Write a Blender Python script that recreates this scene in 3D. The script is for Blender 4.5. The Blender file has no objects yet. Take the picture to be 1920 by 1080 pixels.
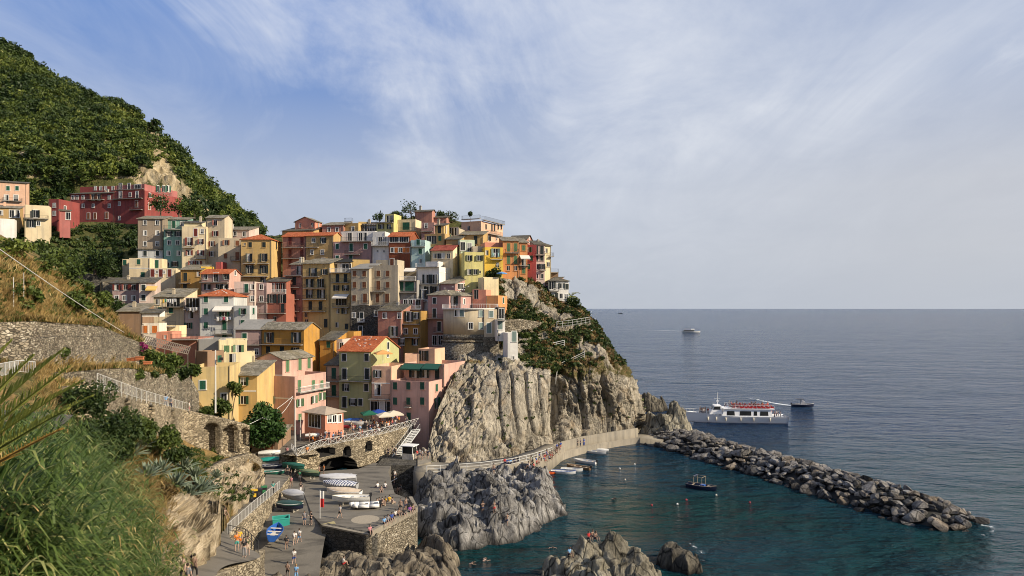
import bpy, bmesh, math, random
import numpy as np
from mathutils import Vector, Matrix
R = math.radians
SC = bpy.context.scene
COL = SC.collection
F = 1280.0; HZ = 578.0; CH = 32.0
rng = np.random.default_rng(7)
random.seed(7)

def P(u, v, d):
    return Vector(((u-960)/F*d, d, CH+(HZ-v)/F*d))
def PZ(u, v, z):
    d = (CH-z)*F/(v-HZ)
    return Vector(((u-960)/F*d, d, z))

# ---------------------------------------------------------------- objects
def link(o):
    COL.objects.link(o); return o
def tag(o, label=None, cat=None, group=None, kind=None):
    if label: o['label'] = label
    if cat: o['category'] = cat
    if group: o['group'] = group
    if kind: o['kind'] = kind
    return o
def thing(name, label, cat, loc=(0, 0, 0), rz=0, group=None):
    o = link(bpy.data.objects.new(name, None)); o.location = loc; o.rotation_euler = (0, 0, rz)
    o.empty_display_size = 0.2
    return tag(o, label, cat, group)
def adopt(o, parent, loc=None, rz=None):
    o.parent = parent
    if loc is not None: o.location = loc
    if rz is not None: o.rotation_euler = (0, 0, rz)
    return o
def kids(o):
    return [c for c in COL.objects if c.parent == o]
CH_MAP = {}
def part(name, me, parent, loc=(0, 0, 0), rz=0):
    o = link(bpy.data.objects.new(name, me)); o.parent = parent; o.location = loc; o.rotation_euler = (0, 0, rz)
    CH_MAP.setdefault(parent.name, []).append(o)
    return o
def copy_tree(o, parent=None):
    c = link(o.copy()); c.parent = parent
    if parent: CH_MAP.setdefault(parent.name, []).append(c)
    for ch in list(CH_MAP.get(o.name, [])):
        copy_tree(ch, c)
    return c

class MB:
    """collects shapes for one mesh"""
    def __init__(s): s.v = []; s.f = []; s.mi = []; s.m = 0
    def add(s, vs, fs):
        n = len(s.v); s.v += [tuple(x) for x in vs]; s.f += [tuple(i+n for i in f) for f in fs]; s.mi += [s.m]*len(fs); return s
    def box(s, x0, x1, y0, y1, z0, z1):
        return s.add([(x0,y0,z0),(x1,y0,z0),(x1,y1,z0),(x0,y1,z0),(x0,y0,z1),(x1,y0,z1),(x1,y1,z1),(x0,y1,z1)],
                     [(0,3,2,1),(4,5,6,7),(0,1,5,4),(1,2,6,5),(2,3,7,6),(3,0,4,7)])
    def bar(s, a, b, r, n=6, r2=None):
        a = Vector(a); b = Vector(b); d = (b-a)
        if d.length < 1e-6: return s
        q = d.to_track_quat('Z', 'Y'); r2 = r if r2 is None else r2
        vs = []
        for p, rr in ((a, r), (b, r2)):
            for k in range(n):
                t = 2*math.pi*(k+.5)/n
                vs.append(p + q @ Vector((math.cos(t)*rr, math.sin(t)*rr, 0)))
        fs = [(k, (k+1) % n, n+(k+1) % n, n+k) for k in range(n)] + [tuple(range(n))[::-1], tuple(range(n, 2*n))]
        return s.add(vs, fs)
    def tube(s, pts, r, n=6):
        for a, b in zip(pts, pts[1:]): s.bar(a, b, r, n)
        return s
    def lathe(s, prof, n=16, c=(0, 0, 0), a0=0, a1=2*math.pi, cap=True):
        full = abs(a1-a0-2*math.pi) < 1e-6; m = n if full else n+1
        vs = [(c[0]+r*math.cos(a0+(a1-a0)*k/n), c[1]+r*math.sin(a0+(a1-a0)*k/n), c[2]+z) for r, z in prof for k in range(m)]
        fs = []
        for i in range(len(prof)-1):
            for k in range(n):
                k2 = (k+1) % m
                fs.append((i*m+k, i*m+k2, (i+1)*m+k2, (i+1)*m+k))
        if cap and full:
            fs.append(tuple(range(m))[::-1]); fs.append(tuple((len(prof)-1)*m+k for k in range(m)))
        return s.add(vs, fs)
    def mesh(s, name, mats, smooth=False):
        me = bpy.data.meshes.new(name); me.from_pydata([tuple(v) for v in s.v], [], s.f)
        for m in (mats if isinstance(mats, (list, tuple)) else [mats]): me.materials.append(m)
        if any(s.mi): me.polygons.foreach_set('material_index', s.mi)
        if smooth: me.polygons.foreach_set('use_smooth', [True]*len(s.f))
        me.update(); return me
    def obj(s, name, mats, parent=None, loc=(0, 0, 0), rz=0, smooth=False):
        me = s.mesh(name, mats, smooth)
        if parent: return part(name, me, parent, loc, rz)
        o = link(bpy.data.objects.new(name, me)); o.location = loc; o.rotation_euler = (0, 0, rz); return o

def npmesh(name, V, Q, mats, smooth=False, attr=None, mi=None):
    """V (N,3), Q (M,3 or 4) -> mesh; attr: dict name -> per-vertex float"""
    me = bpy.data.meshes.new(name); V = np.asarray(V, np.float32); Q = np.asarray(Q, np.int32); k = Q.shape[1]
    me.vertices.add(len(V)); me.vertices.foreach_set('co', V.ravel())
    me.loops.add(Q.size); me.loops.foreach_set('vertex_index', Q.ravel())
    me.polygons.add(len(Q)); me.polygons.foreach_set('loop_start', np.arange(0, Q.size, k, dtype=np.int32))
    me.polygons.foreach_set('loop_total', np.full(len(Q), k, np.int32))
    if smooth: me.polygons.foreach_set('use_smooth', np.ones(len(Q), bool))
    for m in (mats if isinstance(mats, (list, tuple)) else [mats]): me.materials.append(m)
    if mi is not None: me.polygons.foreach_set('material_index', np.asarray(mi, np.int32))
    for n, a in (attr or {}).items():
        at = me.attributes.new(n, 'FLOAT', 'POINT'); at.data.foreach_set('value', np.asarray(a, np.float32))
    me.update(calc_edges=True); me.validate(); return me
def npobj(name, *a, parent=None, **k):
    me = npmesh(name, *a, **k)
    return part(name, me, parent) if parent else link(bpy.data.objects.new(name, me))

# ---------------------------------------------------------------- noise
def _h(i, j, k, s):
    n = (i.astype(np.int64)*374761393 + j.astype(np.int64)*668265263 + k.astype(np.int64)*2147483647 + s*974634777) & 0xffffffff
    n = ((n ^ (n >> 13))*1274126177) & 0xffffffff
    n = ((n ^ (n >> 16))*2246822519) & 0xffffffff
    return ((n ^ (n >> 15)) & 0xffff)/65535.0
def vn(p, s=0):
    p = np.asarray(p, float); i = np.floor(p).astype(np.int64); f = p-i; f = f*f*(3-2*f); out = 0
    for a in (0, 1):
        for b in (0, 1):
            for c in (0, 1):
                w = (f[:, 0] if a else 1-f[:, 0])*(f[:, 1] if b else 1-f[:, 1])*(f[:, 2] if c else 1-f[:, 2])
                out = out + w*_h(i[:, 0]+a, i[:, 1]+b, i[:, 2]+c, s)
    return out*2-1
def fbm(p, oct=4, s=0, g=.5):
    p = np.asarray(p, float); t = 0; a = 1.; n = 0
    for o in range(oct): t = t+a*vn(p*2**o+17.3*o, s+o); n += a; a *= g
    return t/n
def worley(p, s=0):
    """nearest jittered cell: F1, F2-F1, a random number of the cell, offset from its seed"""
    p = np.asarray(p, float); i = np.floor(p).astype(np.int64); n = len(p); d1 = np.full(n, 9e9); d2 = np.full(n, 9e9); rid = np.zeros(n); off = np.zeros((n, 3))
    for a in (-1, 0, 1):
        for b in (-1, 0, 1):
            for c in (-1, 0, 1):
                j = i+np.array([a, b, c]); q = np.stack([j[:, k]+_h(j[:, 0], j[:, 1], j[:, 2], s+k*7+1) for k in range(3)], 1); o = p-q; d = (o*o).sum(1); m = d < d1
                d2 = np.where(m, d1, np.minimum(d2, d)); rid = np.where(m, _h(j[:, 0], j[:, 1], j[:, 2], s+50), rid); off[m] = o[m]; d1 = np.where(m, d, d1)
    return np.sqrt(d1), np.sqrt(d2)-np.sqrt(d1), rid, off
def blocks(p, s=0):
    """broken rock: every block stands out by its own amount and leans its own way, with a crack round it"""
    f1, e, r, o = worley(p, s); a = r*6.283*7; return (r-.5)*1.1+(o[:, 0]*np.cos(a)+o[:, 1]*np.sin(a))*.75-np.clip(1-e/.10, 0, 1)*.55
def ridge(p, oct=4, s=0):
    p = np.asarray(p, float); t = 0; a = 1.; n = 0
    for o in range(oct): t = t+a*(1-np.abs(vn(p*2**o+9.1*o, s+o))*2); n += a; a *= .5
    return t/n

def resample(row, n):
    a = np.array([tuple(p) for p in row], float); L = np.r_[0, np.cumsum(np.linalg.norm(np.diff(a, axis=0), axis=1))]; t = np.linspace(0, L[-1], n)
    return np.stack([np.interp(t, L, a[:, k]) for k in range(3)], 1)
def loft(rows, ns, nt):
    """rows: lists of world points, bottom to top -> (nt, ns, 3) smooth grid"""
    G = np.array([resample(r, ns) for r in rows]); m = len(rows)
    for _ in range(2):   # soften the polyline corners along each row
        G[:, 1:-1] = .25*G[:, :-2]+.5*G[:, 1:-1]+.25*G[:, 2:]
    t = np.linspace(0, m-1-1e-6, nt); i = t.astype(int); f = (t-i)[:, None, None]
    p0 = G[np.maximum(i-1, 0)]; p1 = G[i]; p2 = G[i+1]; p3 = G[np.minimum(i+2, m-1)]
    return .5*(2*p1+(p2-p0)*f+(2*p0-5*p1+4*p2-p3)*f**2+(3*p1-p0-3*p2+p3)*f**3)
def gridq(nt, ns):
    a = np.arange(nt*ns).reshape(nt, ns)
    return np.stack([a[:-1, :-1], a[:-1, 1:], a[1:, 1:], a[1:, :-1]], -1).reshape(-1, 4)
def gnormals(G):
    du = np.gradient(G, axis=1); dv = np.gradient(G, axis=0); n = np.cross(du, dv)
    return n/(np.linalg.norm(n, axis=-1, keepdims=True)+1e-9)
def PR(rows): return [[P(*p) for p in r] for r in rows]
def proj(V):
    V = np.asarray(V); return 960+F*V[..., 0]/V[..., 1], HZ-F*(V[..., 2]-CH)/V[..., 1]

# ---------------------------------------------------------------- materials
class NT:
    def __init__(s, name):
        s.m = bpy.data.materials.new(name); s.m.use_nodes = True; s.t = s.m.node_tree; s.t.nodes.clear()
        s.out = s.n('ShaderNodeOutputMaterial'); s.b = s.n('ShaderNodeBsdfPrincipled'); s.l(s.b.outputs[0], s.out.inputs[0])
    def n(s, k, **kw):
        x = s.t.nodes.new(k)
        for a, b in kw.items(): setattr(x, a, b)
        return x
    def l(s, a, b): s.t.links.new(a, b)
    def val(s, inp, v):
        if hasattr(v, 'is_linked') or isinstance(v, bpy.types.NodeSocket): s.l(v, inp)
        else: inp.default_value = v
    def pos(s, sc=(1, 1, 1), rot=(0, 0, 0), kind='pos'):
        if kind == 'pos': o = s.n('ShaderNodeNewGeometry').outputs['Position']
        else: o = s.n('ShaderNodeTexCoord').outputs['Object']
        mp = s.n('ShaderNodeMapping'); mp.inputs['Scale'].default_value = sc; mp.inputs['Rotation'].default_value = rot; s.l(o, mp.inputs[0]); return mp.outputs[0]
    def noise(s, vec, scale, detail=4, rough=.55, dist=0):
        x = s.n('ShaderNodeTexNoise'); s.l(vec, x.inputs['Vector']); x.inputs['Scale'].default_value = scale; x.inputs['Detail'].default_value = detail
        x.inputs['Roughness'].default_value = rough; x.inputs['Distortion'].default_value = dist; return x.outputs['Fac']
    def voro(s, vec, scale, feature='F1', out='Distance'):
        x = s.n('ShaderNodeTexVoronoi', feature=feature); s.l(vec, x.inputs['Vector']); x.inputs['Scale'].default_value = scale; return x.outputs[out]
    def ramp(s, fac, stops):
        x = s.n('ShaderNodeValToRGB'); e = x.color_ramp.elements
        while len(e) < len(stops): e.new(.5)
        for k, (p, c) in enumerate(stops):
            e[k].position = p; e[k].color = (*c, 1) if not isinstance(c, (int, float)) else (c, c, c, 1)
        s.l(fac, x.inputs[0]); return x.outputs[0]
    def mix(s, fac, a, b, bt='MIX'):
        x = s.n('ShaderNodeMix', data_type='RGBA', blend_type=bt)
        s.val(x.inputs[0], fac); s.val(x.inputs[6], (*a, 1) if isinstance(a, tuple) and len(a) == 3 else a); s.val(x.inputs[7], (*b, 1) if isinstance(b, tuple) and len(b) == 3 else b); return x.outputs[2]
    def math(s, op, a, b=0., c=None, clamp=False):
        x = s.n('ShaderNodeMath', operation=op, use_clamp=clamp); s.val(x.inputs[0], a); s.val(x.inputs[1], b)
        if c is not None: s.val(x.inputs[2], c)
        return x.outputs[0]
    def bump(s, h, dist=.1, strength=1., prev=None):
        x = s.n('ShaderNodeBump'); x.inputs['Distance'].default_value = dist; x.inputs['Strength'].default_value = strength; s.l(h, x.inputs['Height'])
        if prev: s.l(prev, x.inputs['Normal'])
        return x.outputs[0]
    def fin(s, col, rough=.8, normal=None, spec=.3, **kw):
        s.val(s.b.inputs['Base Color'], (*col, 1) if isinstance(col, tuple) and len(col) == 3 else col); s.val(s.b.inputs['Roughness'], rough)
        s.b.inputs['Specular IOR Level'].default_value = spec
        if normal: s.l(normal, s.b.inputs['Normal'])
        for k, v in kw.items(): s.val(s.b.inputs[k], v)
        return s.m

_MC = {}
def plain(name, col, rough=.6, var=.12, scale=3., spec=.3, metal=0.):
    """painted or cloth surface with slight uneven tone"""
    if name in _MC: return _MC[name]
    t = NT(name); p = t.pos(kind='obj'); n = t.noise(p, scale, 5)
    c = t.mix(n, tuple(x*(1-var) for x in col), tuple(min(1, x*(1+var)) for x in col))
    _MC[name] = t.fin(c, rough, t.bump(n, .01), spec, Metallic=metal); return _MC[name]
def plaster(name, col, stain=.35):
    if name in _MC: return _MC[name]
    t = NT(name); p = t.pos()
    big = t.noise(p, .22, 5, .6, .5); fine = t.noise(p, 2.5, 6, .65)
    st = t.noise(t.pos((1.1, 1.1, .07)), 1., 4, .6)
    c = t.mix(t.ramp(big, [(.3, 0.), (.7, 1.)]), tuple(x*.82 for x in col), tuple(min(.9, x*1.08+.01) for x in col))
    g = sum(col)/3
    c = t.mix(t.math('MULTIPLY', t.ramp(st, [(.48, 0.), (.72, 1.)]), stain), c, tuple(.5*x*.6+.5*g*.42 for x in col))
    c = t.mix(t.math('MULTIPLY', t.ramp(fine, [(.5, 0.), (.78, 1.)]), stain*.7), c, tuple(min(.9, x*.55+g*.55) for x in col))
    _MC[name] = t.fin(c, .9, t.bump(fine, .03, .6), .15); return _MC[name]
def stonew(name, cols, scale=1.6, mortar=(.16, .13, .1), mw=.07, sq=(1, 1, 1.9)):
    if name in _MC: return _MC[name]
    t = NT(name); p0 = t.pos(sq)
    nz = t.n('ShaderNodeTexNoise'); t.l(p0, nz.inputs['Vector']); nz.inputs['Scale'].default_value = 1.3
    p = t.n('ShaderNodeVectorMath', operation='MULTIPLY_ADD'); t.l(nz.outputs['Color'], p.inputs[0]); p.inputs[1].default_value = (.5, .5, .5); t.l(p0, p.inputs[2]); p = p.outputs[0]
    cell = t.voro(p, scale, out='Color'); edge = t.voro(p, scale, 'DISTANCE_TO_EDGE')
    sep = t.n('ShaderNodeSeparateColor'); t.l(cell, sep.inputs[0])
    c = t.ramp(sep.outputs[0], [(i/(len(cols)-1), c) for i, c in enumerate(cols)])
    c = t.mix(t.noise(p0, 5, 5), c, tuple(.5*x for x in cols[0]), 'MIX') if False else t.mix(t.math('MULTIPLY', t.ramp(t.noise(p0, 4, 5), [(.35, 0.), (.75, 1.)]), .45), c, tuple(.45*x for x in cols[0]))
    c = t.mix(t.ramp(t.noise(t.pos(), .16, 3), [(.42, 0.), (.65, .55)]), c, (.10, .09, .07), 'MIX')
    m = t.ramp(edge, [(mw*.3, 0.), (mw, 1.)])
    c = t.mix(m, mortar, c)
    _MC[name] = t.fin(c, .92, t.bump(m, .08, 1., t.bump(t.noise(p0, 6, 5), .05)), .15); return _MC[name]
def foliage(name, a, b, c=None, transl=.25, rough=.55):
    """leaf colour runs a..b with the per-leaf value stored on the mesh"""
    if name in _MC: return _MC[name]
    t = NT(name); at = t.n('ShaderNodeAttribute', attribute_name='tone')
    st = [(0., a), (.75, b)] + ([(1., c)] if c else [])
    col = t.ramp(at.outputs['Fac'], st)
    t.fin(col, rough, None, .25)
    tr = t.n('ShaderNodeBsdfTranslucent'); t.l(col, tr.inputs[0]); mx = t.n('ShaderNodeMixShader'); mx.inputs[0].default_value = transl
    t.l(t.b.outputs[0], mx.inputs[1]); t.l(tr.outputs[0], mx.inputs[2]); t.l(mx.outputs[0], t.out.inputs[0])
    _MC[name] = t.m; return t.m
def rockmat(name, pale, mid, dark, rot=(0, 0, 0), st=(1, 1, .12), wet=False, green=None):
    if name in _MC: return _MC[name]
    t = NT(name); q = t.pos(st, rot); p = t.pos()
    strata = t.noise(q, .9, 7, .68, .6); fine = t.noise(q, 4.5, 5, .7); pat = t.noise(p, .12, 4, .6, .4)
    c = t.ramp(strata, [(.30, dark), (.44, mid), (.62, pale)])
    c = t.mix(t.ramp(pat, [(.38, 0.), (.62, .7)]), c, t.ramp(strata, [(.3, tuple(x*.6 for x in dark)), (.6, tuple(.5*(x+y) for x, y in zip(mid, dark)))]))
    crack = t.ramp(t.voro(t.pos(tuple(x*.5 for x in st), rot), 1.1, 'DISTANCE_TO_EDGE'), [(0., 0.), (.045, 1.)])
    c = t.mix(crack, tuple(x*.45 for x in dark), c)
    if green: c = t.mix(t.ramp(t.noise(p, .5, 6, .7), [(.53, 0.), (.66, .8)]), c, green)
    if wet:
        z = t.n('ShaderNodeSeparateXYZ'); t.l(t.n('ShaderNodeNewGeometry').outputs['Position'], z.inputs[0])
        zz = t.math('ADD', z.outputs[2], t.math('MULTIPLY', t.noise(p, .8, 3), -1.3))
        k = t.ramp(t.math('MULTIPLY_ADD', zz, .4, .35, True), [(0., 0.), (.55, 1.)])
        c = t.mix(k, tuple(x*.35 for x in dark), c)
    n = t.bump(fine, .25, .8, t.bump(strata, .7, 1.))
    n = t.bump(t.noise(p, 3.5, 6, .7), .18, .9, n)
    _MC[name] = t.fin(c, .85, n, .2); return _MC[name]

# leaves ----------------------------------------------------------
def leaf_quads(C, size, rg, up=.35, aspect=2.0):
    """one small quad per centre, random facing -> V, Q, tone"""
    n = len(C); a = rg.normal(size=(n, 3)); a /= np.linalg.norm(a, axis=1, keepdims=True)
    b = rg.normal(size=(n, 3)); b[:, 2] += up; b -= a*(a*b).sum(1, keepdims=True); b /= np.linalg.norm(b, axis=1, keepdims=True)
    s = (size*(.6+.8*rg.random(n)))[:, None]; w = a*s*.5; l = b*s*.5*aspect
    V = np.stack([C-w*.55-l, C+w-l*.1, C+w*.3+l, C-w-l*.0], 1).reshape(-1, 3)
    return V, np.arange(4*n).reshape(n, 4)
def crown_pts(n, r, rg, lobes=9):
    """points through an uneven crown: several lobes round a middle, denser near their skins"""
    L = rg.normal(size=(lobes, 3)); L /= np.linalg.norm(L, axis=1, keepdims=True); L *= (.25+.5*rg.random((lobes, 1))); L[:, 2] = L[:, 2]*.8+.05
    k = rg.integers(0, lobes, n); d = rg.normal(size=(n, 3)); d /= np.linalg.norm(d, axis=1, keepdims=True)
    rad = (.28+.25*rg.random(lobes))[k][:, None]*(.45+.62*rg.random((n, 1))**.6)
    return (L[k]+d*rad)*np.array(r), k
# ---------------------------------------------------------------- camera, sun, sky
cam = bpy.data.cameras.new('camera'); cam.lens = 24; cam.sensor_width = 36; cam.shift_y = 38/1920; cam.clip_end = 60000; cam.clip_start = .1
co = link(bpy.data.objects.new('camera', cam)); co.location = (0, 0, CH); co.rotation_euler = (R(90), 0, 0); SC.camera = co
AZ = R(19); EL = R(29)
sd = Vector((math.cos(AZ)*math.cos(EL), -math.sin(AZ)*math.cos(EL), math.sin(EL)))
sun = bpy.data.lights.new('sun', 'SUN'); sun.energy = 5.0; sun.angle = R(.5); sun.color = (1, .87, .68)
so = link(bpy.data.objects.new('sun', sun)); so.rotation_euler = sd.to_track_quat('Z', 'Y').to_euler(); so.location = (200, -100, 200)
SC.view_settings.view_transform = 'Standard'; SC.view_settings.look = 'None'; SC.view_settings.exposure = .42; SC.view_settings.gamma = 1
SC.cycles.max_bounces = 6; SC.cycles.transparent_max_bounces = 12; SC.cycles.use_denoising = True; SC.cycles.filter_width = 1.0

W = bpy.data.worlds.new('World'); SC.world = W; W.use_nodes = True; wt = W.node_tree; wt.nodes.clear()
class WN(NT):
    def __init__(s, tree): s.t = tree
w = WN(wt); bg = w.n('ShaderNodeBackground'); wo = w.n('ShaderNodeOutputWorld'); w.l(bg.outputs[0], wo.inputs[0]); SKY = .085; bg.inputs[1].default_value = SKY
sk = w.n('ShaderNodeTexSky', sky_type='NISHITA'); sk.sun_disc = False; sk.sun_elevation = EL; sk.sun_rotation = math.atan2(sd.x, sd.y); sk.air_density = 1.0; sk.dust_density = 1.2; sk.ozone_density = 1.8
tc = w.n('ShaderNodeTexCoord'); sx = w.n('ShaderNodeSeparateXYZ'); w.l(tc.outputs['Generated'], sx.inputs[0])
dx, dy, dz = sx.outputs
hl = w.math('SQRT', w.math('ADD', w.math('MULTIPLY', dx, dx), w.math('MULTIPLY', dy, dy)))
el = w.math('DIVIDE', w.math('MAXIMUM', dz, 0.), w.math('MAXIMUM', hl, .05))          # slope above the horizon
az = w.math('ARCTAN2', dx, dy)                                                        # bearing from north
# a high cirrus sheet: noise on a flat layer far overhead
den = w.math('ADD', w.math('MAXIMUM', dz, 0.), .22)
cx = w.n('ShaderNodeCombineXYZ'); w.l(w.math('DIVIDE', dx, den), cx.inputs[0]); w.l(w.math('DIVIDE', dy, den), cx.inputs[1])
def cmap(sc, rz, loc=(0, 0, 0)):
    m = w.n('ShaderNodeMapping'); m.inputs['Scale'].default_value = sc; m.inputs['Rotation'].default_value = (0, 0, R(rz)); m.inputs['Location'].default_value = loc; w.l(cx.outputs[0], m.inputs[0]); return m.outputs[0]
big = w.noise(cmap((.9, .55, 1), 32, (3.1, 1.7, 0)), 1.0, 5, .55, .8)
streak = w.noise(cmap((1.5, .6, 1), 52, (1, 4, 0)), 1.2, 9, .64, 1.5)
puff = w.noise(cmap((1, 1, 1), 0, (7, 2, 0)), 2.2, 8, .6, .5)
# the sheet's western edge runs from high in the west down to the middle of the view
edge = w.math('ADD', -.17, w.math('MULTIPLY', w.math('MAXIMUM', w.math('SUBTRACT', el, .20), 0.), -1.45))
side = w.math('ADD', w.math('SUBTRACT', az, edge), w.math('MULTIPLY', w.math('SUBTRACT', big, .5), .55))
side = w.math('ADD', side, w.math('MULTIPLY', w.math('SUBTRACT', streak, .5), .35))
sheet = w.ramp(w.math('MULTIPLY_ADD', side, 1.9, .42, True), [(.36, 0.), (.50, .45), (.72, .95)])
# thins again further east
east = w.ramp(w.math('MULTIPLY_ADD', w.math('ADD', az, w.math('MULTIPLY', w.math('SUBTRACT', big, .5), .7)), 1., .2, True), [(.30, 1.), (.72, .42)])
tex = w.ramp(w.math('ADD', w.math('MULTIPLY', streak, .6), w.math('MULTIPLY', puff, .4)), [(.36, .12), (.5, .55), (.64, 1.)])
dens = w.math('MULTIPLY', w.math('MULTIPLY', sheet, east), tex)
faint = w.math('MULTIPLY', w.ramp(w.math('ADD', w.math('MULTIPLY', streak, .7), w.math('MULTIPLY', big, .3)), [(.46, 0.), (.72, 1.)]), .36)
wisp = w.math('MULTIPLY', w.ramp(puff, [(.56, 0.), (.74, 1.)]), w.ramp(az, [(.42, 0.), (.55, .5)]))
dens = w.math('MAXIMUM', w.math('MAXIMUM', dens, faint), wisp)
dens = w.math('MULTIPLY', dens, w.ramp(el, [(.03, .12), (.15, .38), (.27, 1.)]))
def C(c): return tuple(x/SKY*.89 for x in c)
skyc = w.mix(w.math('MULTIPLY_ADD', el, -1.15, .92, True), sk.outputs[0], C((.415, .475, .575)))
blue = w.mix(.80, sk.outputs[0], C((.115, .235, .56))); blue = w.mix(w.ramp(w.math('MULTIPLY', el, .4, 0., True), [(.22, 0.), (.75, .75)]), blue, C((.065, .135, .335)))
grad = w.ramp(el, [(.0, 0.), (.42, 1.)])
base = w.mix(w.ramp(el, [(.0, 0.), (.08, .12), (.22, .62), (.42, 1.)]), w.mix(w.ramp(az, [(.0, 0.), (.55, 1.)]), C((.40, .43, .475)), C((.47, .468, .465))), blue)
eastg = w.math('MULTIPLY', w.ramp(w.math('MULTIPLY_ADD', az, .8, .4, True), [(.18, 0.), (.62, .62)]), 1.)
base = w.mix(eastg, base, C((.40, .445, .53)))
base = w.mix(w.ramp(el, [(.0, 0.), (.07, .25), (.16, .42), (.30, 0.)]), base, w.mix(w.ramp(az, [(.1, 0.), (.6, 1.)]), C((.50, .535, .60)), C((.57, .56, .55))))
fin = w.mix(w.math('MULTIPLY', dens, .95), base, C((.72, .74, .775)))
w.l(fin, bg.inputs[0])

# ---------------------------------------------------------------- sea
def sea_mat():
    t = NT('sea_water'); p = t.pos(); sp = t.n('ShaderNodeSeparateXYZ'); t.l(t.n('ShaderNodeNewGeometry').outputs['Position'], sp.inputs[0])
    x, y = sp.outputs[0], sp.outputs[1]
    w1 = t.noise(t.pos((1, 2.2, 1), (0, 0, R(14))), .55, 4, .6, .4)
    w2 = t.noise(t.pos((1, 2.6, 1), (0, 0, R(-8))), 1.6, 4, .6, .5)
    w3 = t.noise(t.pos((1, 2.4, 1), (0, 0, R(5))), .13, 4, .55, .3)
    w4 = t.noise(t.pos((1, 2.0, 1), (0, 0, R(8))), .026, 4, .6, .3)
    h = t.math('ADD', t.math('MULTIPLY', w1, 2.4), t.math('MULTIPLY', w2, .85))
    h = t.math('ADD', h, t.math('MULTIPLY', w3, 8.5)); h = t.math('ADD', h, t.math('MULTIPLY', w4, 18.))
    # the cove is shallow over pale stone: greener
    cove = t.math('ADD', t.math('MULTIPLY', y, -.016), t.math('MULTIPLY', t.noise(p, .03, 3), .9))
    c = t.mix(t.ramp(t.math('ADD', cove, 2.5), [(.0, 0.), (1., 1.)]), (.008, .042, .122), (.004, .056, .060))
    c = t.mix(t.ramp(w4, [(.35, 0.), (.65, .5)]), c, (.016, .06, .125))
    w5 = t.noise(t.pos((1, 2.0, 1), (0, 0, R(4))), .006, 4, .6, .3); h = t.math('ADD', h, t.math('MULTIPLY', w5, 20.)); nb = t.bump(h, 1.6, 1.)
    return t.fin(c, .11, nb, .5, IOR=1.33)
rs = [-60] + list(np.geomspace(20, 45000, 60)); V = []; nth = 64
for r in rs:
    for k in range(nth):
        a = 2*math.pi*k/nth; V.append((max(r, .01)*math.cos(a), 80+max(r, .01)*math.sin(a), 0))
V = np.array(V); Q = [(i*nth+k, i*nth+(k+1) % nth, (i+1)*nth+(k+1) % nth, (i+1)*nth+k) for i in range(len(rs)-1) for k in range(nth)]
tag(npobj('sea', V, Q, sea_mat()), kind='structure')
bed = MB().box(-60, 130, 20, 260, -9, -6).obj('sea_bed', plain('seabed', (.1, .11, .09))); tag(bed, kind='structure')
# ---------------------------------------------------------------- land
CLIFF = rockmat('cliff_rock', (.52, .44, .31), (.34, .28, .19), (.085, .07, .05), (0, R(9), 0), (1, 1, .10))
SHORE = rockmat('shore_rock', (.48, .46, .43), (.24, .228, .21), (.03, .028, .026), (R(20), R(24), 0), (1, 1, .22), wet=True)
SEAROCK = rockmat('sea_rock', (.27, .24, .18), (.13, .115, .09), (.022, .02, .017), (R(-10), R(-14), 0), (1, 1, .25), wet=True)
BOULD = rockmat('boulder_rock', (.52, .50, .465), (.30, .285, .26), (.07, .062, .055), (R(40), R(30), 0), (.8, .8, .5), wet=True)
def _tint(m):   # every boulder its own grey to tan
    t = NT.__new__(NT); t.m = m; t.t = m.node_tree; b = next(n for n in t.t.nodes if n.type == 'BSDF_PRINCIPLED'); o = b.inputs['Base Color'].links[0].from_socket
    r = t.n('ShaderNodeObjectInfo').outputs['Random']; t.l(t.mix(1., o, t.ramp(r, [(0., (.32, .31, .30)), (.4, (.62, .60, .59)), (.72, (.95, .94, .95)), (1., (.85, .70, .52))]), 'MULTIPLY'), b.inputs['Base Color'])
_tint(BOULD)
STONE = stonew('dry_stone', [(.11, .09, .065), (.42, .36, .26), (.24, .20, .145), (.60, .54, .42)], 2.3, (.07, .06, .045), .10)
STONE2 = stonew('wall_stone', [(.17, .135, .085), (.42, .345, .23), (.58, .49, .345), (.30, .245, .165)], 2.0, (.10, .08, .055), .10)
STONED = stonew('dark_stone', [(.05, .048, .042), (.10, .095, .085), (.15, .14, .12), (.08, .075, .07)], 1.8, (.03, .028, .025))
CONC = plaster('concrete', (.245, .215, .165), .8)

def soil_mat():
    t = NT('hill_soil'); p = t.pos(); n = t.noise(p, .09, 6, .6); m = t.noise(p, .9, 6, .7)
    a = t.n('ShaderNodeAttribute', attribute_name='rock').outputs['Fac']
    c = t.ramp(m, [(.3, (.035, .045, .014)), (.55, (.085, .085, .03)), (.75, (.16, .13, .06))])
    q = t.noise(t.pos((1, 1, .2), (0, R(12), 0)), .5, 7, .68, .5)
    k = t.ramp(q, [(.32, (.10, .08, .05)), (.48, (.34, .27, .16)), (.64, (.52, .43, .28))])
    c = t.mix(t.ramp(t.math('ADD', a, t.math('MULTIPLY', t.math('SUBTRACT', m, .5), .8)), [(.42, 0.), (.62, 1.)]), c, k)
    return t.fin(c, .95, t.bump(m, .5, 1., t.bump(q, .8)), .1)
SOIL = soil_mat()
def dry_mat():
    t = NT('dry_ground'); p = t.pos(); n = t.noise(p, .25, 5, .6); m = t.noise(p, 2.2, 6, .7)
    c = t.mix(t.ramp(n, [(.4, 0.), (.6, 1.)]), t.ramp(m, [(.3, (.10, .07, .03)), (.6, (.30, .20, .08)), (.8, (.40, .29, .13))]), t.ramp(m, [(.3, (.035, .045, .014)), (.7, (.12, .11, .04))]))
    return t.fin(c, .95, t.bump(m, .25), .1)
DRY = dry_mat()
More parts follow.
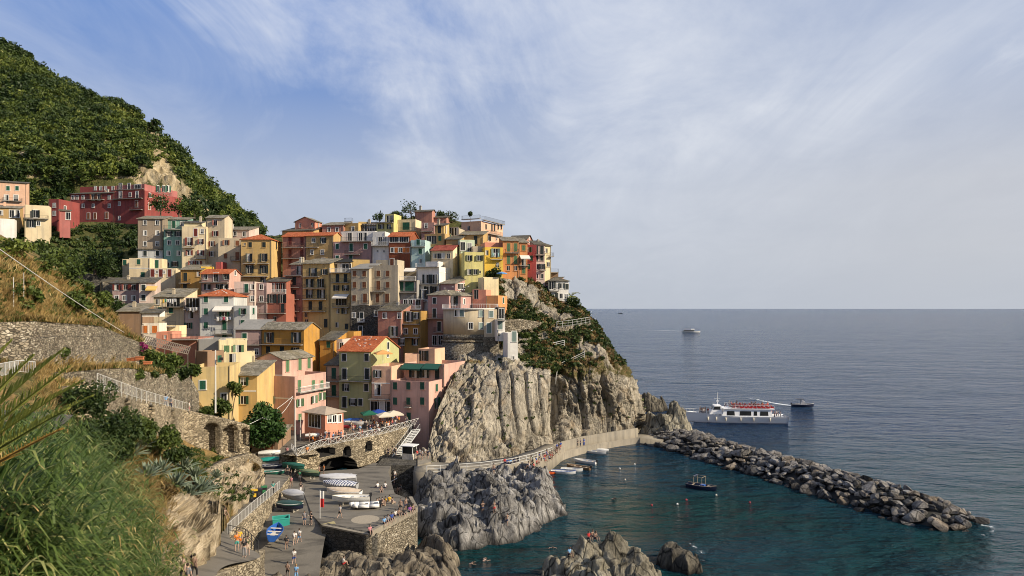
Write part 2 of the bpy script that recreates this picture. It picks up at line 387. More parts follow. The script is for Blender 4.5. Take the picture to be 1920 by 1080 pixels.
def skirt(G, dy=14, dz=-14):
    """turn the four borders of a sheet away from the open air and down, so it has a body"""
    def out(row): b = row.copy(); b[:, 1] += dy; b[:, 2] += dz; b[:, 0] *= (b[:, 1]/row[:, 1]); return b
    G = np.concatenate([out(G[0])[None]*[1, 1, 1]+[0, -dy, -4], G, out(G[-1])[None]], 0)
    l = out(G[:, 0]); r = out(G[:, -1])
    return np.concatenate([l[:, None], G, r[:, None]], 1)
def sheet(name, rows, ns, nt, mat, disp=None, mask=None, kind='structure', sk=True, smooth=True):
    G = loft(rows, ns, nt)
    if disp is not None:
        N = gnormals(G); N = np.where((N*-G+0).sum(-1, keepdims=True)*1 < 0, -N, N); G = disp(G, N)
    H = skirt(G) if sk else G
    V = H.reshape(-1, 3); at = {}
    if mask is not None: at['rock'] = mask(V)
    o = npobj(name, V, gridq(*H.shape[:2]), mat, smooth=smooth, attr=at)
    tag(o, kind=kind); return G, o

# mountain
MROWS = PR([
 [(-90,440,250),(60,435,252),(130,430,254),(300,430,256),(420,440,262),(500,462,280),(545,465,300)],
 [(-90,385,256),(60,372,262),(200,347,272),(320,347,276),(420,402,284),(474,426,305),(500,448,330)],
 [(-90,300,270),(100,290,275),(250,300,285),(330,312,295),(400,366,305),(466,418,325),(494,444,342)],
 [(-90,190,330),(80,196,335),(200,225,335),(292,256,332),(340,305,334),(424,406,345),(476,446,352)],
 [(-90,38,400),(-20,68,400),(20,91,400),(80,136,390),(130,168,385),(180,190,380),(230,211,375),(280,243,362),(302,264,352),(322,320,345),(366,364,346),(410,404,352),(446,430,354),(478,448,358)],
 [(-90,90,520),(80,180,500),(230,250,480),(302,310,440),(380,390,430),(470,440,430),(505,460,430)]])
RK = np.array([(283,238),(292,262),(300,290),(306,318),(318,340),(345,365),(378,392),(330,352),(290,325),(265,330)])
def mrock(V):
    u, v = proj(V); d = np.min(np.hypot(u[:, None]-RK[:, 0], (v[:, None]-RK[:, 1])*.7), axis=1)
    t = (np.sin(V[:, 2]*.62+1.5*vn(V*.02, 4)) > .68) & (u < 265) & (v > 222) & (v < 335) & (vn(V*.025, 9) > -.25)
    return np.maximum(np.clip(1.2-d/21, 0, 1), t*.56)
def mdisp(G, N):
    p = G.reshape(-1, 3); n = fbm(p*.035, 4, 3).reshape(G.shape[:2])[..., None]; r = ridge(p*np.array([.12, .12, .05]), 4, 5).reshape(G.shape[:2])[..., None]
    k = mrock(p).reshape(G.shape[:2])[..., None]
    e = np.linspace(0, 1, G.shape[0])[:, None, None]; w = np.clip((1-e)*6, 0, 1)
    return G+N*(n*4*w+(r-.3)*5*k*w)
MG, _ = sheet('mountain', MROWS, 230, 150, SOIL, mdisp, mrock)

VROWS = PR([
 [(-100,640,140),(60,610,150),(170,605,180),(300,655,160),(440,745,130),(560,800,141),(740,805,146),(800,780,150),(870,700,158),(960,650,168)],
 [(-100,560,160),(60,545,165),(170,545,192),(300,592,182),(440,622,178),(560,660,172),(700,650,180),(800,640,175),(900,600,178),(1000,590,185)],
 [(-100,500,185),(60,490,192),(170,478,212),(280,500,208),(440,520,202),(560,560,195),(700,560,192),(800,550,188),(900,530,190),(1010,545,198)],
 [(-100,440,205),(60,432,212),(170,430,225),(280,440,222),(440,452,216),(560,470,210),(700,470,208),(800,470,206),(900,465,208),(1000,480,208)],
 [(-100,424,225),(60,420,232),(170,419,238),(280,422,238),(440,450,236),(560,438,224),(700,425,222),(790,404,226),(880,420,224),(960,455,222),(1010,478,218)],
 [(-100,440,270),(60,440,270),(280,440,270),(560,450,262),(700,445,262),(880,440,262),(1010,490,256)]])
def vmask(V): return np.clip(fbm(V*.08, 3, 4)*.9+.1, 0, 1)*.6
def vdisp(G, N):
    n = fbm(G.reshape(-1, 3)*.1, 4, 8).reshape(G.shape[:2])[..., None]; return G+N*n*1.4
VG, _ = sheet('hillside', VROWS, 200, 120, SOIL, vdisp, vmask)

# the headland cliff
CROWS = PR([
 [(792,892,115),(815,880,119),(850,870,122),(900,868,126),(960,860,131),(1010,843,140),(1050,824,148),(1120,808,156),(1180,799,164),(1200,806,172),(1204,812,200)],
 [(800,845,124),(835,800,129),(870,792,131),(900,790,132),(960,782,136),(1030,772,143),(1047,772,152),(1065,770,154),(1110,765,156),(1165,765,162),(1198,768,169),(1190,770,198)],
 [(822,765,132),(850,735,137),(880,728,138),(905,725,139),(960,720,140),(1034,722,144),(1049,722,153),(1063,720,153),(1100,715,153),(1148,712,158),(1183,717,166),(1172,720,196)],
 [(852,696,142),(875,684,145),(895,682,146),(920,680,147),(960,680,146),(1034,692,148),(1050,690,155),(1066,682,156),(1095,676,157),(1130,668,161),(1160,676,169),(1150,690,196)],
 [(868,642,164),(900,642,165),(925,640,164),(945,640,162),(985,640,160),(1036,642,162),(1055,640,164),(1075,634,166),(1095,626,167),(1117,622,171),(1131,632,178),(1125,645,200)],
 [(880,592,172),(910,590,172),(930,590,171),(950,590,170),(985,586,172),(1020,588,174),(1050,590,177),(1066,590,177),(1080,590,178),(1098,590,182),(1107,602,190),(1104,615,208)],
 [(884,526,180),(910,522,181),(925,518,181),(942,517,182),(980,522,185),(1015,536,187),(1040,562,187),(1055,570,187),(1070,577,188),(1088,577,190),(1097,588,196),(1094,605,212)],
 [(884,500,205),(910,500,208),(980,520,208),(1020,540,208),(1060,575,208),(1090,590,212),(1094,620,230)]])
def cmask(V):
    u, v = proj(V); low = np.interp(u, [780, 850, 960, 1040, 1060, 1100, 1150, 1200], [640, 676, 684, 694, 705, 725, 700, 715])
    n = fbm(V*.16, 4, 2); n2 = fbm(V*np.array([.3, .3, .12])+7, 3, 12)
    return np.clip(np.maximum(.5+(v-low)/20, .30+.10*(u < 1000))+n*.75+n2*.25, 0, 1)
def cdisp(G, N):
    p = G.reshape(-1, 3); u, v = proj(p); k = cmask(p)
    wv = np.clip((v-640)/50, 0, 1)
    tilt = np.where(u < 925, .40, np.where(u > 1055, -.14, .05)); x = p[:, 0]-tilt*p[:, 2]+fbm(p*.12, 2, 77)*1.5
    q = np.stack([x, p[:, 1]*.7, p[:, 2]*.10], 1); q2 = np.stack([x+.55*p[:, 2], p[:, 1]*.7, p[:, 2]*.22], 1)
    slab = np.clip((u-895)/22, 0, 1)*np.clip((1043-u)/10, 0, 1)*np.clip((v-684)/12, 0, 1)*np.clip((822-v)/26, 0, 1)*.62
    B1 = blocks(q*np.array([.30, .25, .9]), 3); B2 = blocks(q*np.array([.85, .6, 1.8])+3, 13)*.7+blocks(q2*np.array([.5, .5, .9])+9, 17)*.9; B3 = blocks(q*np.array([2.4, 1.5, 6.]), 23); fine = (1-np.abs(vn(np.stack([x*2.6, p[:, 1], p[:, 2]*.12], 1), 8))*2)*.5*np.where(u < 930, 1.6, .7); rough = fbm(p*.9, 5, 41, .6)
    low = np.clip((v-800)/40, 0, 1); fr = blocks(p*np.array([.24, .24, .16])+2, 33)*1.7+blocks(p*.75, 43)*.5
    cl = -np.exp(-((u-1047-(v-760)*.03)/8.)**2)*((v > 690) & (v < 840))*4.5
    for cu, w_, dp in ((962, 2.2, 1.6), (990, 2.0, 1.3), (935, 1.6, 1.0), (1012, 1.4, .8), (1090, 4, 1.6), (1135, 5, 2.0), (1168, 3, 1.4)): cl += -np.exp(-((u-cu-(v-740)*.12+6*vn(p*.2, 5))/w_)**2)*((v > 695) & (v < 830))*dp
    d = (B1*1.25*(1-1.25*slab)+B2*.45*(1-1.35*slab)+B3*.2*(1-1.1*slab)+fine*.2*(1-1.2*slab))*wv*(1-.6*low)+fr*np.clip(low*.8+(1-wv)*.8, 0, 1)*np.clip(k*1.3, .2, 1)+rough*.42*(1-1.3*slab)+cl
    return G+N*d.reshape(G.shape[:2])[..., None]
def cliff_mat():
    t = NT('headland'); p = t.pos(); a = t.n('ShaderNodeAttribute', attribute_name='rock').outputs['Fac']
    q = t.pos((1, .7, .06), (0, R(9), 0)); s = t.noise(q, .9, 8, .7, .9); s2 = t.noise(q, 4.2, 5, .7); big = t.noise(p, .07, 4, .6); m = t.noise(p, 1.1, 6, .7)
    c = t.ramp(s, [(.27, (.06, .05, .04)), (.40, (.255, .228, .18)), (.53, (.44, .39, .305)), (.7, (.56, .505, .40))])
    c = t.mix(t.math('MULTIPLY', t.ramp(s2, [(.36, 1.), (.5, 0.)]), .6), c, (.075, .062, .045))
    c = t.mix(t.ramp(big, [(.42, 0.), (.66, .6)]), c, (.17, .15, .115))
    c = t.mix(t.ramp(t.noise(p, .35, 3), [(.52, 0.), (.72, .38)]), c, (.36, .24, .12)); c = t.mix(t.ramp(t.noise(t.pos((.5, .5, .045)), 1.0, 5, .65), [(.54, 0.), (.68, .65)]), c, (.085, .078, .065))
    dn = t.n('ShaderNodeTexNoise'); t.l(p, dn.inputs['Vector']); dn.inputs['Scale'].default_value = .5; dn.inputs['Detail'].default_value = 4
    for sc, rt, wd, am in (((.36, .28, .035), 9, .026, .92), ((.85, .55, .10), 18, .028, .6)):
        vv = t.n('ShaderNodeVectorMath', operation='MULTIPLY_ADD'); t.l(dn.outputs['Color'], vv.inputs[0]); vv.inputs[1].default_value = (.45, .45, .3); t.l(t.pos(sc, (0, R(rt), 0)), vv.inputs[2])
        ed = t.voro(vv.outputs[0], 1., 'DISTANCE_TO_EDGE'); c = t.mix(t.math('MULTIPLY', t.ramp(ed, [(0., 1.), (wd, 0.)]), am), c, (.022, .018, .014))
    veg = t.ramp(m, [(.3, (.045, .05, .016)), (.5, (.12, .10, .04)), (.62, (.17, .10, .05)), (.75, (.30, .24, .15))])
    c = t.mix(t.ramp(t.math('ADD', a, t.math('MULTIPLY', t.math('SUBTRACT', m, .5), .9)), [(.35, 0.), (.55, 1.)]), veg, c)
    return t.fin(c, .9, t.bump(s2, .22, .9, t.bump(s, .55, 1., t.bump(m, .2))), .15)
CG, cliff_o = sheet('cliff', CROWS, 460, 420, cliff_mat(), cdisp, cmask, smooth=False)

# near slope on the left
LROWS = PR([
 [(-300,1260,6),(0,1230,9),(150,1200,14),(260,1160,25),(310,1115,38),(350,1095,47)],
 [(-300,1000,9),(0,1000,14),(150,1000,24),(250,1005,36),(310,1015,46),(400,978,57)],
 [(-300,880,16),(0,890,24),(120,895,34),(230,905,44),(320,925,56),(415,950,67),(440,938,75)],
 [(-300,800,26),(0,810,36),(100,830,43),(200,860,54),(300,890,65),(400,912,79),(492,908,94)],
 [(-300,745,36),(0,755,46),(100,768,53),(190,815,61),(280,838,73),(370,852,93),(470,868,102.5)],
 [(-300,725,42),(0,735,52),(100,745,60),(190,784,70),(280,803,84),(370,835,101),(470,848,110)],
 [(-300,690,46),(0,698,58),(100,706,65),(190,742,73),(280,772,87),(360,800,105),(440,830,114)],
 [(-300,670,52),(0,680,65),(100,684,70),(180,700,79),(250,705,87),(310,715,98),(375,755,110)],
 [(-300,560,62),(0,608,73),(80,608,80),(150,612,90),(200,618,100),(250,646,113),(310,668,125)],
 [(-300,400,80),(0,442,88),(50,472,94),(120,512,104),(180,562,120),(205,605,132),(240,630,140)],
 [(-300,420,130),(0,450,135),(50,490,140),(120,540,150),(180,590,160),(210,620,165),(245,640,165)]])
def lrock(V):
    u, v = proj(V); a = np.hypot((u-360)/70, (v-985)/62); b = np.hypot((u-300)/60, (v-1050)/40); c = np.hypot((u-450)/60, (v-905)/40)
    return np.clip(1.5-np.minimum(np.minimum(a, b), c), 0, 1)
def ldisp(G, N):
    p = G.reshape(-1, 3); k = lrock(p); q = np.stack([p[:, 0]+.5*p[:, 2], p[:, 1], p[:, 2]*.35], 1)
    d = fbm(p*.25, 4, 3)*.7+(blocks(q*.35, 9)*1.3+blocks(q*.9, 19)*.5)*k
    return G+N*d.reshape(G.shape[:2])[..., None]
def slope_mat():
    t = NT('slope_ground'); p = t.pos(); n = t.noise(p, .2, 5, .6); m = t.noise(p, 2.2, 6, .7)
    a = t.n('ShaderNodeAttribute', attribute_name='rock').outputs['Fac']
    c = t.mix(t.ramp(n, [(.42, 0.), (.58, 1.)]), t.ramp(m, [(.3, (.12, .08, .03)), (.6, (.32, .21, .085)), (.8, (.42, .3, .14))]), t.ramp(m, [(.3, (.035, .045, .014)), (.7, (.13, .11, .04))]))
    q = t.noise(t.pos((1, 1, .35), (0, R(-30), 0)), .8, 7, .68, .5)
    k = t.ramp(q, [(.34, (.12, .09, .055)), (.48, (.36, .29, .19)), (.64, (.55, .46, .33))])
    c = t.mix(t.ramp(t.math('ADD', a, t.math('MULTIPLY', t.math('SUBTRACT', m, .5), .6)), [(.42, 0.), (.6, 1.)]), c, k)
    return t.fin(c, .95, t.bump(m, .2, 1., t.bump(q, .5)), .1)
LG, _ = sheet('slope', LROWS, 220, 220, slope_mat(), ldisp, lrock)

# ---------------------------------------------------------------- paving of the harbour (levels in metres over the sea)
def pave_mat():
    t = NT('paving'); p = t.pos(); n = t.noise(p, .35, 5, .6); m = t.noise(p, 3, 6, .7); st = t.noise(t.pos((.5, 1.6, 1), (0, 0, R(25))), .5, 5, .6)
    c = t.mix(n, (.10, .09, .075), (.20, .18, .148)); c = t.mix(t.ramp(st, [(.48, 0.), (.66, .75)]), c, (.055, .05, .044)); c = t.mix(t.ramp(m, [(.55, 0.), (.75, .4)]), c, (.2, .18, .15))
    return t.fin(c, .85, t.bump(m, .03), .25)
PAVE = pave_mat()
def zrows(rows): return [[PZ(*p) for p in r] for r in rows]
def floor_sheet(name, rows, ns=30, nt=60, mat=None, noise=.05):
    return sheet(name, zrows(rows), ns, nt, mat or PAVE, lambda G, N: G+np.stack([0*G[..., 0], 0*G[..., 0], fbm(G.reshape(-1, 3)*.4, 3, 2).reshape(G.shape[:2])*noise], -1), sk=False)
floor_sheet('ramp', [[(440,1150,1.8),(600,1150,1.8)],[(470,1090,2.7),(598,1090,2.9)],[(470,1040,3.5),(604,1040,3.8)],[(475,1005,4.4),(612,1000,4.6)],[(485,975,5.0),(625,980,5.35)],[(490,950,5.25),(640,955,5.44)],[(500,925,5.4),(660,915,5.46)],[(470,908,5.8),(640,893,5.48)],[(465,891,6.4),(595,890,6.2)],[(465,872,7.2),(574,880,6.9)],[(470,848,8.2),(562,862,7.8)],[(480,818,9.3),(556,822,9.5)],[(485,802,9.8),(556,804,9.8)]], 40, 90)
def poly_slab(name, pts, th, mat, kind='structure'):
    bm = bmesh.new(); top = [bm.verts.new(p) for p in pts]; bot = [bm.verts.new((p[0], p[1], p[2]-th)) for p in pts]
    bm.faces.new(top); bm.faces.new(bot[::-1]); n = len(pts)
    for i in range(n): bm.faces.new((top[i], bot[i], bot[(i+1) % n], top[(i+1) % n]))
    bmesh.ops.recalc_face_normals(bm, faces=bm.faces[:]); me = bpy.data.meshes.new(name); bm.to_mesh(me); bm.free(); me.materials.append(mat)
    o = link(bpy.data.objects.new(name, me)); return tag(o, kind=kind)
poly_slab('platform', [PZ(u, v, 5.5) for u, v in [(604,985),(697,1004),(783,958),(772,938),(740,925),(728,885),(735,868),(700,868),(672,879),(590,884),(575,900),(570,925),(585,965)]], 5.0, PAVE)
poly_slab('piazza', [PZ(*q) for q in [(560,852,8.65),(600,836,9.15),(660,823,9.3),(722,810,9.3),(764,798,9.3),(795,788,9.3),(780,760,9.3),(700,745,9.3),(640,745,9.3),(560,760,9.3),(548,800,9.2),(551,841,8.75)]], 1.2, PAVE)
floor_sheet('path', [[(255,1150,15.2),(400,1150,13.3)],[(320,1062,13),(412,1068,12)],[(372,1005,11.1),(488,1042,9.9)],[(405,964,9.6),(430,1004,9.5)],[(450,930,8.3),(478,955,8.1)],[(490,905,7),(526,916,6.8)],[(500,885,6.6),(545,890,6.2)]], 24, 60)
# quay and cliff walk
def ribbon(name, inner, outer, th, mat, kind='structure'):
    V = []; n = len(inner)
    for a, b in zip(inner, outer): V += [a, b, (b[0], b[1], b[2]-th), (a[0], a[1], a[2]-th)]
    Q = []
    for i in range(n-1):
        k = 4*i
        for j in range(4): Q.append((k+j, k+(j+1) % 4, k+4+(j+1) % 4, k+4+j))
    V = np.array([tuple(p) for p in V]); me = npmesh(name, V, Q, mat); bm = bmesh.new(); bm.from_mesh(me)
    bm.faces.new([bm.verts[i] for i in range(4)] if not bm.verts.ensure_lookup_table() else []); bm.faces.new([bm.verts[i] for i in range(4*n-4, 4*n)])
    bmesh.ops.recalc_face_normals(bm, faces=bm.faces[:]); bm.to_mesh(me); bm.free()
    o = link(bpy.data.objects.new(name, me)); return tag(o, kind=kind) if kind else o
qi = [PZ(u, v, 1.4) for u, v in [(980,888),(1010,876),(1040,858),(1062,848),(1090,840),(1120,833),(1160,826),(1200,820),(1240,828)]]
qo = [PZ(u, v, 1.4) for u, v in [(975,868),(1005,856),(1035,844),(1058,836),(1090,829),(1120,823),(1160,817),(1200,812),(1250,818)]]
ribbon('quay', qi, qo, 4, CONC)
qw0 = [PZ(u, v, 3.5) for u, v in [(1020,840),(1050,829),(1090,819),(1120,814),(1160,808),(1196,803)]]
qw1 = [Vector((p.x*1.004, p.y+.7, p.z)) for p in qw0]
o = ribbon('quay_wall', qw0, qw1, 4.2, CONC, None); tag(o, 'pale concrete parapet wall curving above the quay under the cliff', 'wall')
pi_ = [PZ(u, v, z) for u, v, z in [(775,884,5.5),(800,886,5.4),(850,884,5.0),(900,880,4.8),(960,872,4.5),(1000,862,4.0),(1035,850,3.2),(1060,838,2.4)]]
po_ = [PZ(u, v, z) for u, v, z in [(780,858,5.6),(805,866,5.5),(850,868,5.1),(900,865,4.9),(960,856,4.6),(1000,843,4.2),(1035,826,3.6),(1056,822,2.6)]]
ribbon('cliff_walk', pi_, po_, 5, CONC)

# ---------------------------------------------------------------- shore rocks as steep height fields
def inpoly(x, y, poly):
    c = np.zeros(len(x), bool); d = np.full(len(x), 1e9); n = len(poly)
    for i in range(n):
        x0, y0 = poly[i]; x1, y1 = poly[(i+1) % n]
        cr = ((y0 > y) != (y1 > y)); xi = (x1-x0)*(y-y0)/((y1-y0) if abs(y1-y0) > 1e-9 else 1e-9)+x0; c ^= cr & (x < xi)
        ex, ey = x1-x0, y1-y0; t = np.clip(((x-x0)*ex+(y-y0)*ey)/(ex*ex+ey*ey+1e-9), 0, 1); d = np.minimum(d, np.hypot(x-x0-t*ex, y-y0-t*ey))
    return np.where(c, d, -d)
def shore_rock(name, poly, H, edge, peaks, mat, st=(R(25), .3), step=.22, rough=1., seed=0, base=-1.5, label=None, cat='rock', group=None):
    xs = [p[0] for p in poly]; ys = [p[1] for p in poly]; m = 1.2
    X = np.arange(min(xs)-m, max(xs)+m, step); Y = np.arange(min(ys)-m, max(ys)+m, step); gx, gy = np.meshgrid(X, Y); x, y = gx.ravel(), gy.ravel()
    p2 = np.stack([x, y, 0*x+seed], 1)
    dd = inpoly(x+fbm(p2*.35, 3, seed)*1.6, y+fbm(p2*.35+50, 3, seed+5)*1.6, poly)
    h = base+(H-base)*np.clip(dd/edge+.28, 0, 1)**.55
    for (px, py, pr, ph) in peaks: h = np.where(dd > -.8, np.maximum(h, (H*.0+ph)*np.exp(-((x-px)**2+(y-py)**2)/(pr*pr))+(h)*(1-np.exp(-((x-px)**2+(y-py)**2)/(pr*pr)))), h)
    ca, sa = math.cos(st[0]), math.sin(st[0]); q = np.stack([(x*ca+y*sa)*.55, (-x*sa+y*ca)*.55*st[1], 0*x+seed], 1)
    w = np.clip(dd/1.2+.7, 0, 1)
    big = ridge(np.stack([x*.16, y*.16, 0*x+seed+3], 1), 3, seed+9)
    h = h+w*rough*((ridge(q, 5, seed)-.35)*.8+(big-.4)*1.2+fbm(p2*1.1, 4, seed+2)*.5+blocks(q*np.array([.6, .9, 1]), seed+1)*1.5+blocks(q*np.array([1.8, 2.4, 1])+5, seed+2)*.55)
    V = np.stack([x, y, h], 1)
    # break the height field sideways so faces overhang and split
    V[:, 0] += w*fbm(V*.7+9, 3, seed+4)*.7*rough; V[:, 1] += w*fbm(V*.7+31, 3, seed+6)*.7*rough
    Q = gridq(len(Y), len(X)); keep = dd[Q].max(1) > -1.1
    o = npobj(name, V, Q[keep], mat, smooth=False)
    if label: tag(o, label, cat, group)
    else: tag(o, kind='structure')
    return o
def wp(pts, z=0): return [tuple(PZ(u, v, z)[:2]) for u, v in pts]
shore_rock('rock_spur', wp([(850,1030),(940,1022),(1010,994),(1050,962),(1040,930),(1010,905),(985,892)])+[(0, 119), (-8, 119), (-15, 113), (-15.5, 104), (-13, 96)], 4.0, 3.2, [(-6, 110, 4.5, 6.2), (-2, 102, 4, 5.2), (-11, 108, 3, 5.4)], SHORE, (R(60), .28), .2, 1.05, 3)
shore_rock('rock_ledge', [(-34, 66), (-26, 64), (-12, 66), (-6.5, 72), (-6.3, 80), (-8, 87), (-11, 89), (-15, 83), (-22, 84), (-25, 80), (-30, 72)], 2.6, 3, [(-10, 80, 3, 3.4), (-17, 77, 4, 3.2)], rockmat('ledge_rock', (.42, .36, .26), (.24, .2, .145), (.06, .05, .04), (R(20), R(24), 0), (1, 1, .22), wet=True), (R(55), .22), .2, .75, 13)
t_ = rockmat('spire_rock', (.46, .42, .32), (.24, .215, .16), (.035, .032, .025), (R(10), R(-12), 0), (1, 1, .2), wet=True)
shore_rock('sea_rock', [(1.5, 76), (4, 74), (10, 72), (16, 74), (17.2, 79), (14.5, 82.5), (10, 84.5), (5.5, 83)], 3.0, 2.6, [(8.2, 79.0, 2.0, 6.0), (11.8, 79.5, 1.7, 6.4), (5.4, 77.5, 1.8, 3.8), (14.2, 78, 1.9, 3.8), (9.9, 76.5, 1.8, 4.6)], t_, (R(80), .3), .16, 1.0, 23, label='jagged grey rock with several peaks at the bottom edge of the cove', group=None)
shore_rock('sea_rock', [(18.4, 85.6), (19.0, 83.4), (21.2, 82.0), (23.3, 83.2), (23.2, 85.6), (21.3, 87.6), (19.3, 87.6)], 2.0, 1.3, [(20.2, 86, 1.3, 2.7), (22.2, 84.2, 1.0, 2.0)], SEAROCK, (R(50), .5), .1, .5, 33, label='small dark rock ringed with white foam in the cove')
shore_rock('sea_rock', [(31.5, 170), (34, 164), (39, 161), (44, 164), (44.5, 170), (40, 174), (34, 174)], 3.6, 2.5, [(39.8, 168, 2.4, 9.2), (34, 168, 1.8, 6.2), (37, 166, 2, 6)], t_, (R(70), .4), .2, 1.0, 43, label='tall pointed rock between the quay end and the ferry')
shore_rock('sea_rock', [(39.5, 215), (41, 211), (45, 211), (48, 214), (46, 219), (41, 219)], 3, 1.5, [(42.5, 214, 2.3, 5.6)], SEAROCK, (R(40), .5), .2, .7, 53, label='low dark rock alone in the water beyond the headland')
# ---------------------------------------------------------------- houses
WALLC = dict(pink=(.55,.335,.265), palepink=(.58,.45,.375), mauve=(.37,.255,.23), salmon=(.60,.25,.16), rose=(.39,.225,.195), red=(.25,.055,.047), pinkred=(.36,.125,.11), brick=(.33,.11,.07), brickpink=(.40,.19,.14),
  rust=(.24,.07,.03), yellow=(.58,.43,.19), gold=(.55,.37,.14), ochre=(.46,.30,.12), darkochre=(.38,.22,.06), orange=(.58,.25,.09), deeporange=(.46,.24,.05), cream=(.66,.54,.34), beige=(.45,.38,.27), sand=(.52,.43,.29),
  white=(.70,.67,.61), offwhite=(.70,.62,.50), greywhite=(.52,.52,.49), green=(.42,.41,.19), mint=(.22,.38,.30), palegreen=(.50,.58,.40), aqua=(.42,.56,.53), paleyellow=(.72,.60,.28), lemon=(.60,.53,.20), bright=(.66,.43,.06),
  peach=(.66,.41,.27), brown=(.26,.165,.10), oldbrown=(.30,.235,.165), grey=(.30,.29,.27), crimson=(.40,.09,.085), butter=(.74,.62,.36))
def wm(c):
    if c == 'darkstone': return STONED
    if c == 'stone': return STONE
    return plaster('wall_'+c, WALLC[c], .8 if c == 'oldbrown' else .55)
SHUT = {k: plain('shutter_'+n, c, .55, .2) for k, n, c in [('g', 'green', (.018, .085, .05)), ('l', 'light_green', (.085, .16, .075)), ('k', 'dark', (.022, .03, .027)), ('b', 'brown', (.20, .075, .03)), ('n', 'orange', (.50, .15, .03)), ('t', 'teal', (.16, .22, .20)), ('r', 'red_brown', (.14, .03, .02)), ('o', 'olive', (.09, .10, .05))]}
TRIM = plaster('white_trim', (.70, .68, .62), .2); GREYTRIM = plaster('grey_trim', (.35, .33, .29), .2)
IRON = plain('iron', (.035, .035, .035), .5); WHITEP = plain('white_paint', (.72, .71, .68), .5, .05); SLABM = plaster('slab', (.32, .29, .25), .5)
def glass_mat():
    t = NT('window_glass'); n = t.noise(t.pos(), .35, 2)
    return t.fin(t.mix(t.ramp(n, [(.4, 0.), (.6, 1.)]), (.006, .007, .008), (.022, .023, .022)), .15, None, .25)
GLASS = glass_mat()
def slate_mat(name, a, b, c, rows=1.6):
    t = NT(name); p = t.pos(); v = t.voro(t.pos((1, 1, 1)), 1.5, out='Color'); s = t.n('ShaderNodeSeparateColor'); t.l(v, s.inputs[0])
    col = t.ramp(s.outputs[0], [(0., a), (.5, b), (1., c)]); n = t.noise(p, 2.5, 6, .7); g = t.noise(p, .25, 4)
    col = t.mix(t.ramp(n, [(.5, 0.), (.72, .6)]), col, tuple(x*.4 for x in a)); col = t.mix(t.ramp(g, [(.45, 0.), (.7, .5)]), col, (.16, .125, .06))
    e = t.voro(t.pos(), 1.5, 'DISTANCE_TO_EDGE')
    return t.fin(col, .85, t.bump(t.ramp(e, [(0., 0.), (.08, 1.)]), .05, 1., t.bump(n, .06)), .2)
def tile_mat(name, a, b, c):
    t = NT(name); o = t.pos(kind='obj'); p = t.pos(); wv = t.n('ShaderNodeTexWave', wave_type='BANDS', bands_direction='X'); t.l(o, wv.inputs[0]); wv.inputs['Scale'].default_value = 1.5; wv.inputs['Distortion'].default_value = .25
    wy = t.n('ShaderNodeTexWave', wave_type='BANDS', bands_direction='Y', wave_profile='SAW'); t.l(o, wy.inputs[0]); wy.inputs['Scale'].default_value = .8
    v = t.voro(p, 3.2, out='Color'); s = t.n('ShaderNodeSeparateColor'); t.l(v, s.inputs[0]); n = t.noise(p, .7, 5, .65)
    col = t.ramp(s.outputs[0], [(0., a), (.55, b), (1., c)]); col = t.mix(t.ramp(n, [(.5, 0.), (.7, .6)]), col, tuple(x*.42 for x in a))
    col = t.mix(t.math('MULTIPLY', t.ramp(wv.outputs['Fac'], [(0., 1.), (.3, 0.)]), .5), col, tuple(x*.35 for x in a))
    return t.fin(col, .85, t.bump(wv.outputs['Fac'], .08, 1., t.bump(wy.outputs['Fac'], .05)), .2)
ROOFM = {'s': slate_mat('slate_roof', (.13, .115, .085), (.20, .18, .135), (.27, .24, .19)), 'd': slate_mat('dark_slate_roof', (.06, .056, .048), (.09, .084, .07), (.13, .12, .10)), 't': tile_mat('terracotta_roof', (.36, .085, .03), (.48, .125, .045), (.55, .19, .08)), 'r': tile_mat('red_tile_roof', (.25, .05, .035), (.33, .075, .05), (.38, .12, .08)), 'c': plaster('terrace_floor', (.36, .29, .22), .4), 'g': plaster('grey_roof_felt', (.24, .23, .21), .5), 'k': plaster('black_roof_felt', (.02, .02, .02), .3)}
SIZES = dict(c=(.95, 1.45), o=(.95, 1.45), p=(.85, 1.3), d=(1.0, 2.25), e=(1.15, 2.25), a=(1.05, 2.1), b=(2.3, 2.3), w=(2.7, 1.45), s=(.5, .75), x=(1.15, 2.3), v=(3.0, 2.3))
_WM = {}
hrnd = random.Random(3)
def wmesh(key, fn):
    if key not in _WM: _WM[key] = fn()
    return _WM[key]
def frame_mesh(w, h, trim, arch):
    def f():
        m = MB(); b = .13
        m.box(-w/2-b, -w/2, -.07, .05, -h/2, h/2+b).box(w/2, w/2+b, -.07, .05, -h/2, h/2+b).box(-w/2, w/2, -.07, .05, h/2, h/2+b).box(-w/2-b-.06, w/2+b+.06, -.14, .05, -h/2-.1, -h/2)
        if arch: m.lathe([(w/2, 0), (w/2+b, 0)], 8, cap=False) if False else None
        return m.mesh('window_frame', trim)
    return wmesh(('fr', w, h, trim.name), f)
CURT = plain('curtain', (.50, .48, .43), .9, .2); CURTD = plain('curtain_grey', (.22, .22, .21), .9, .2)
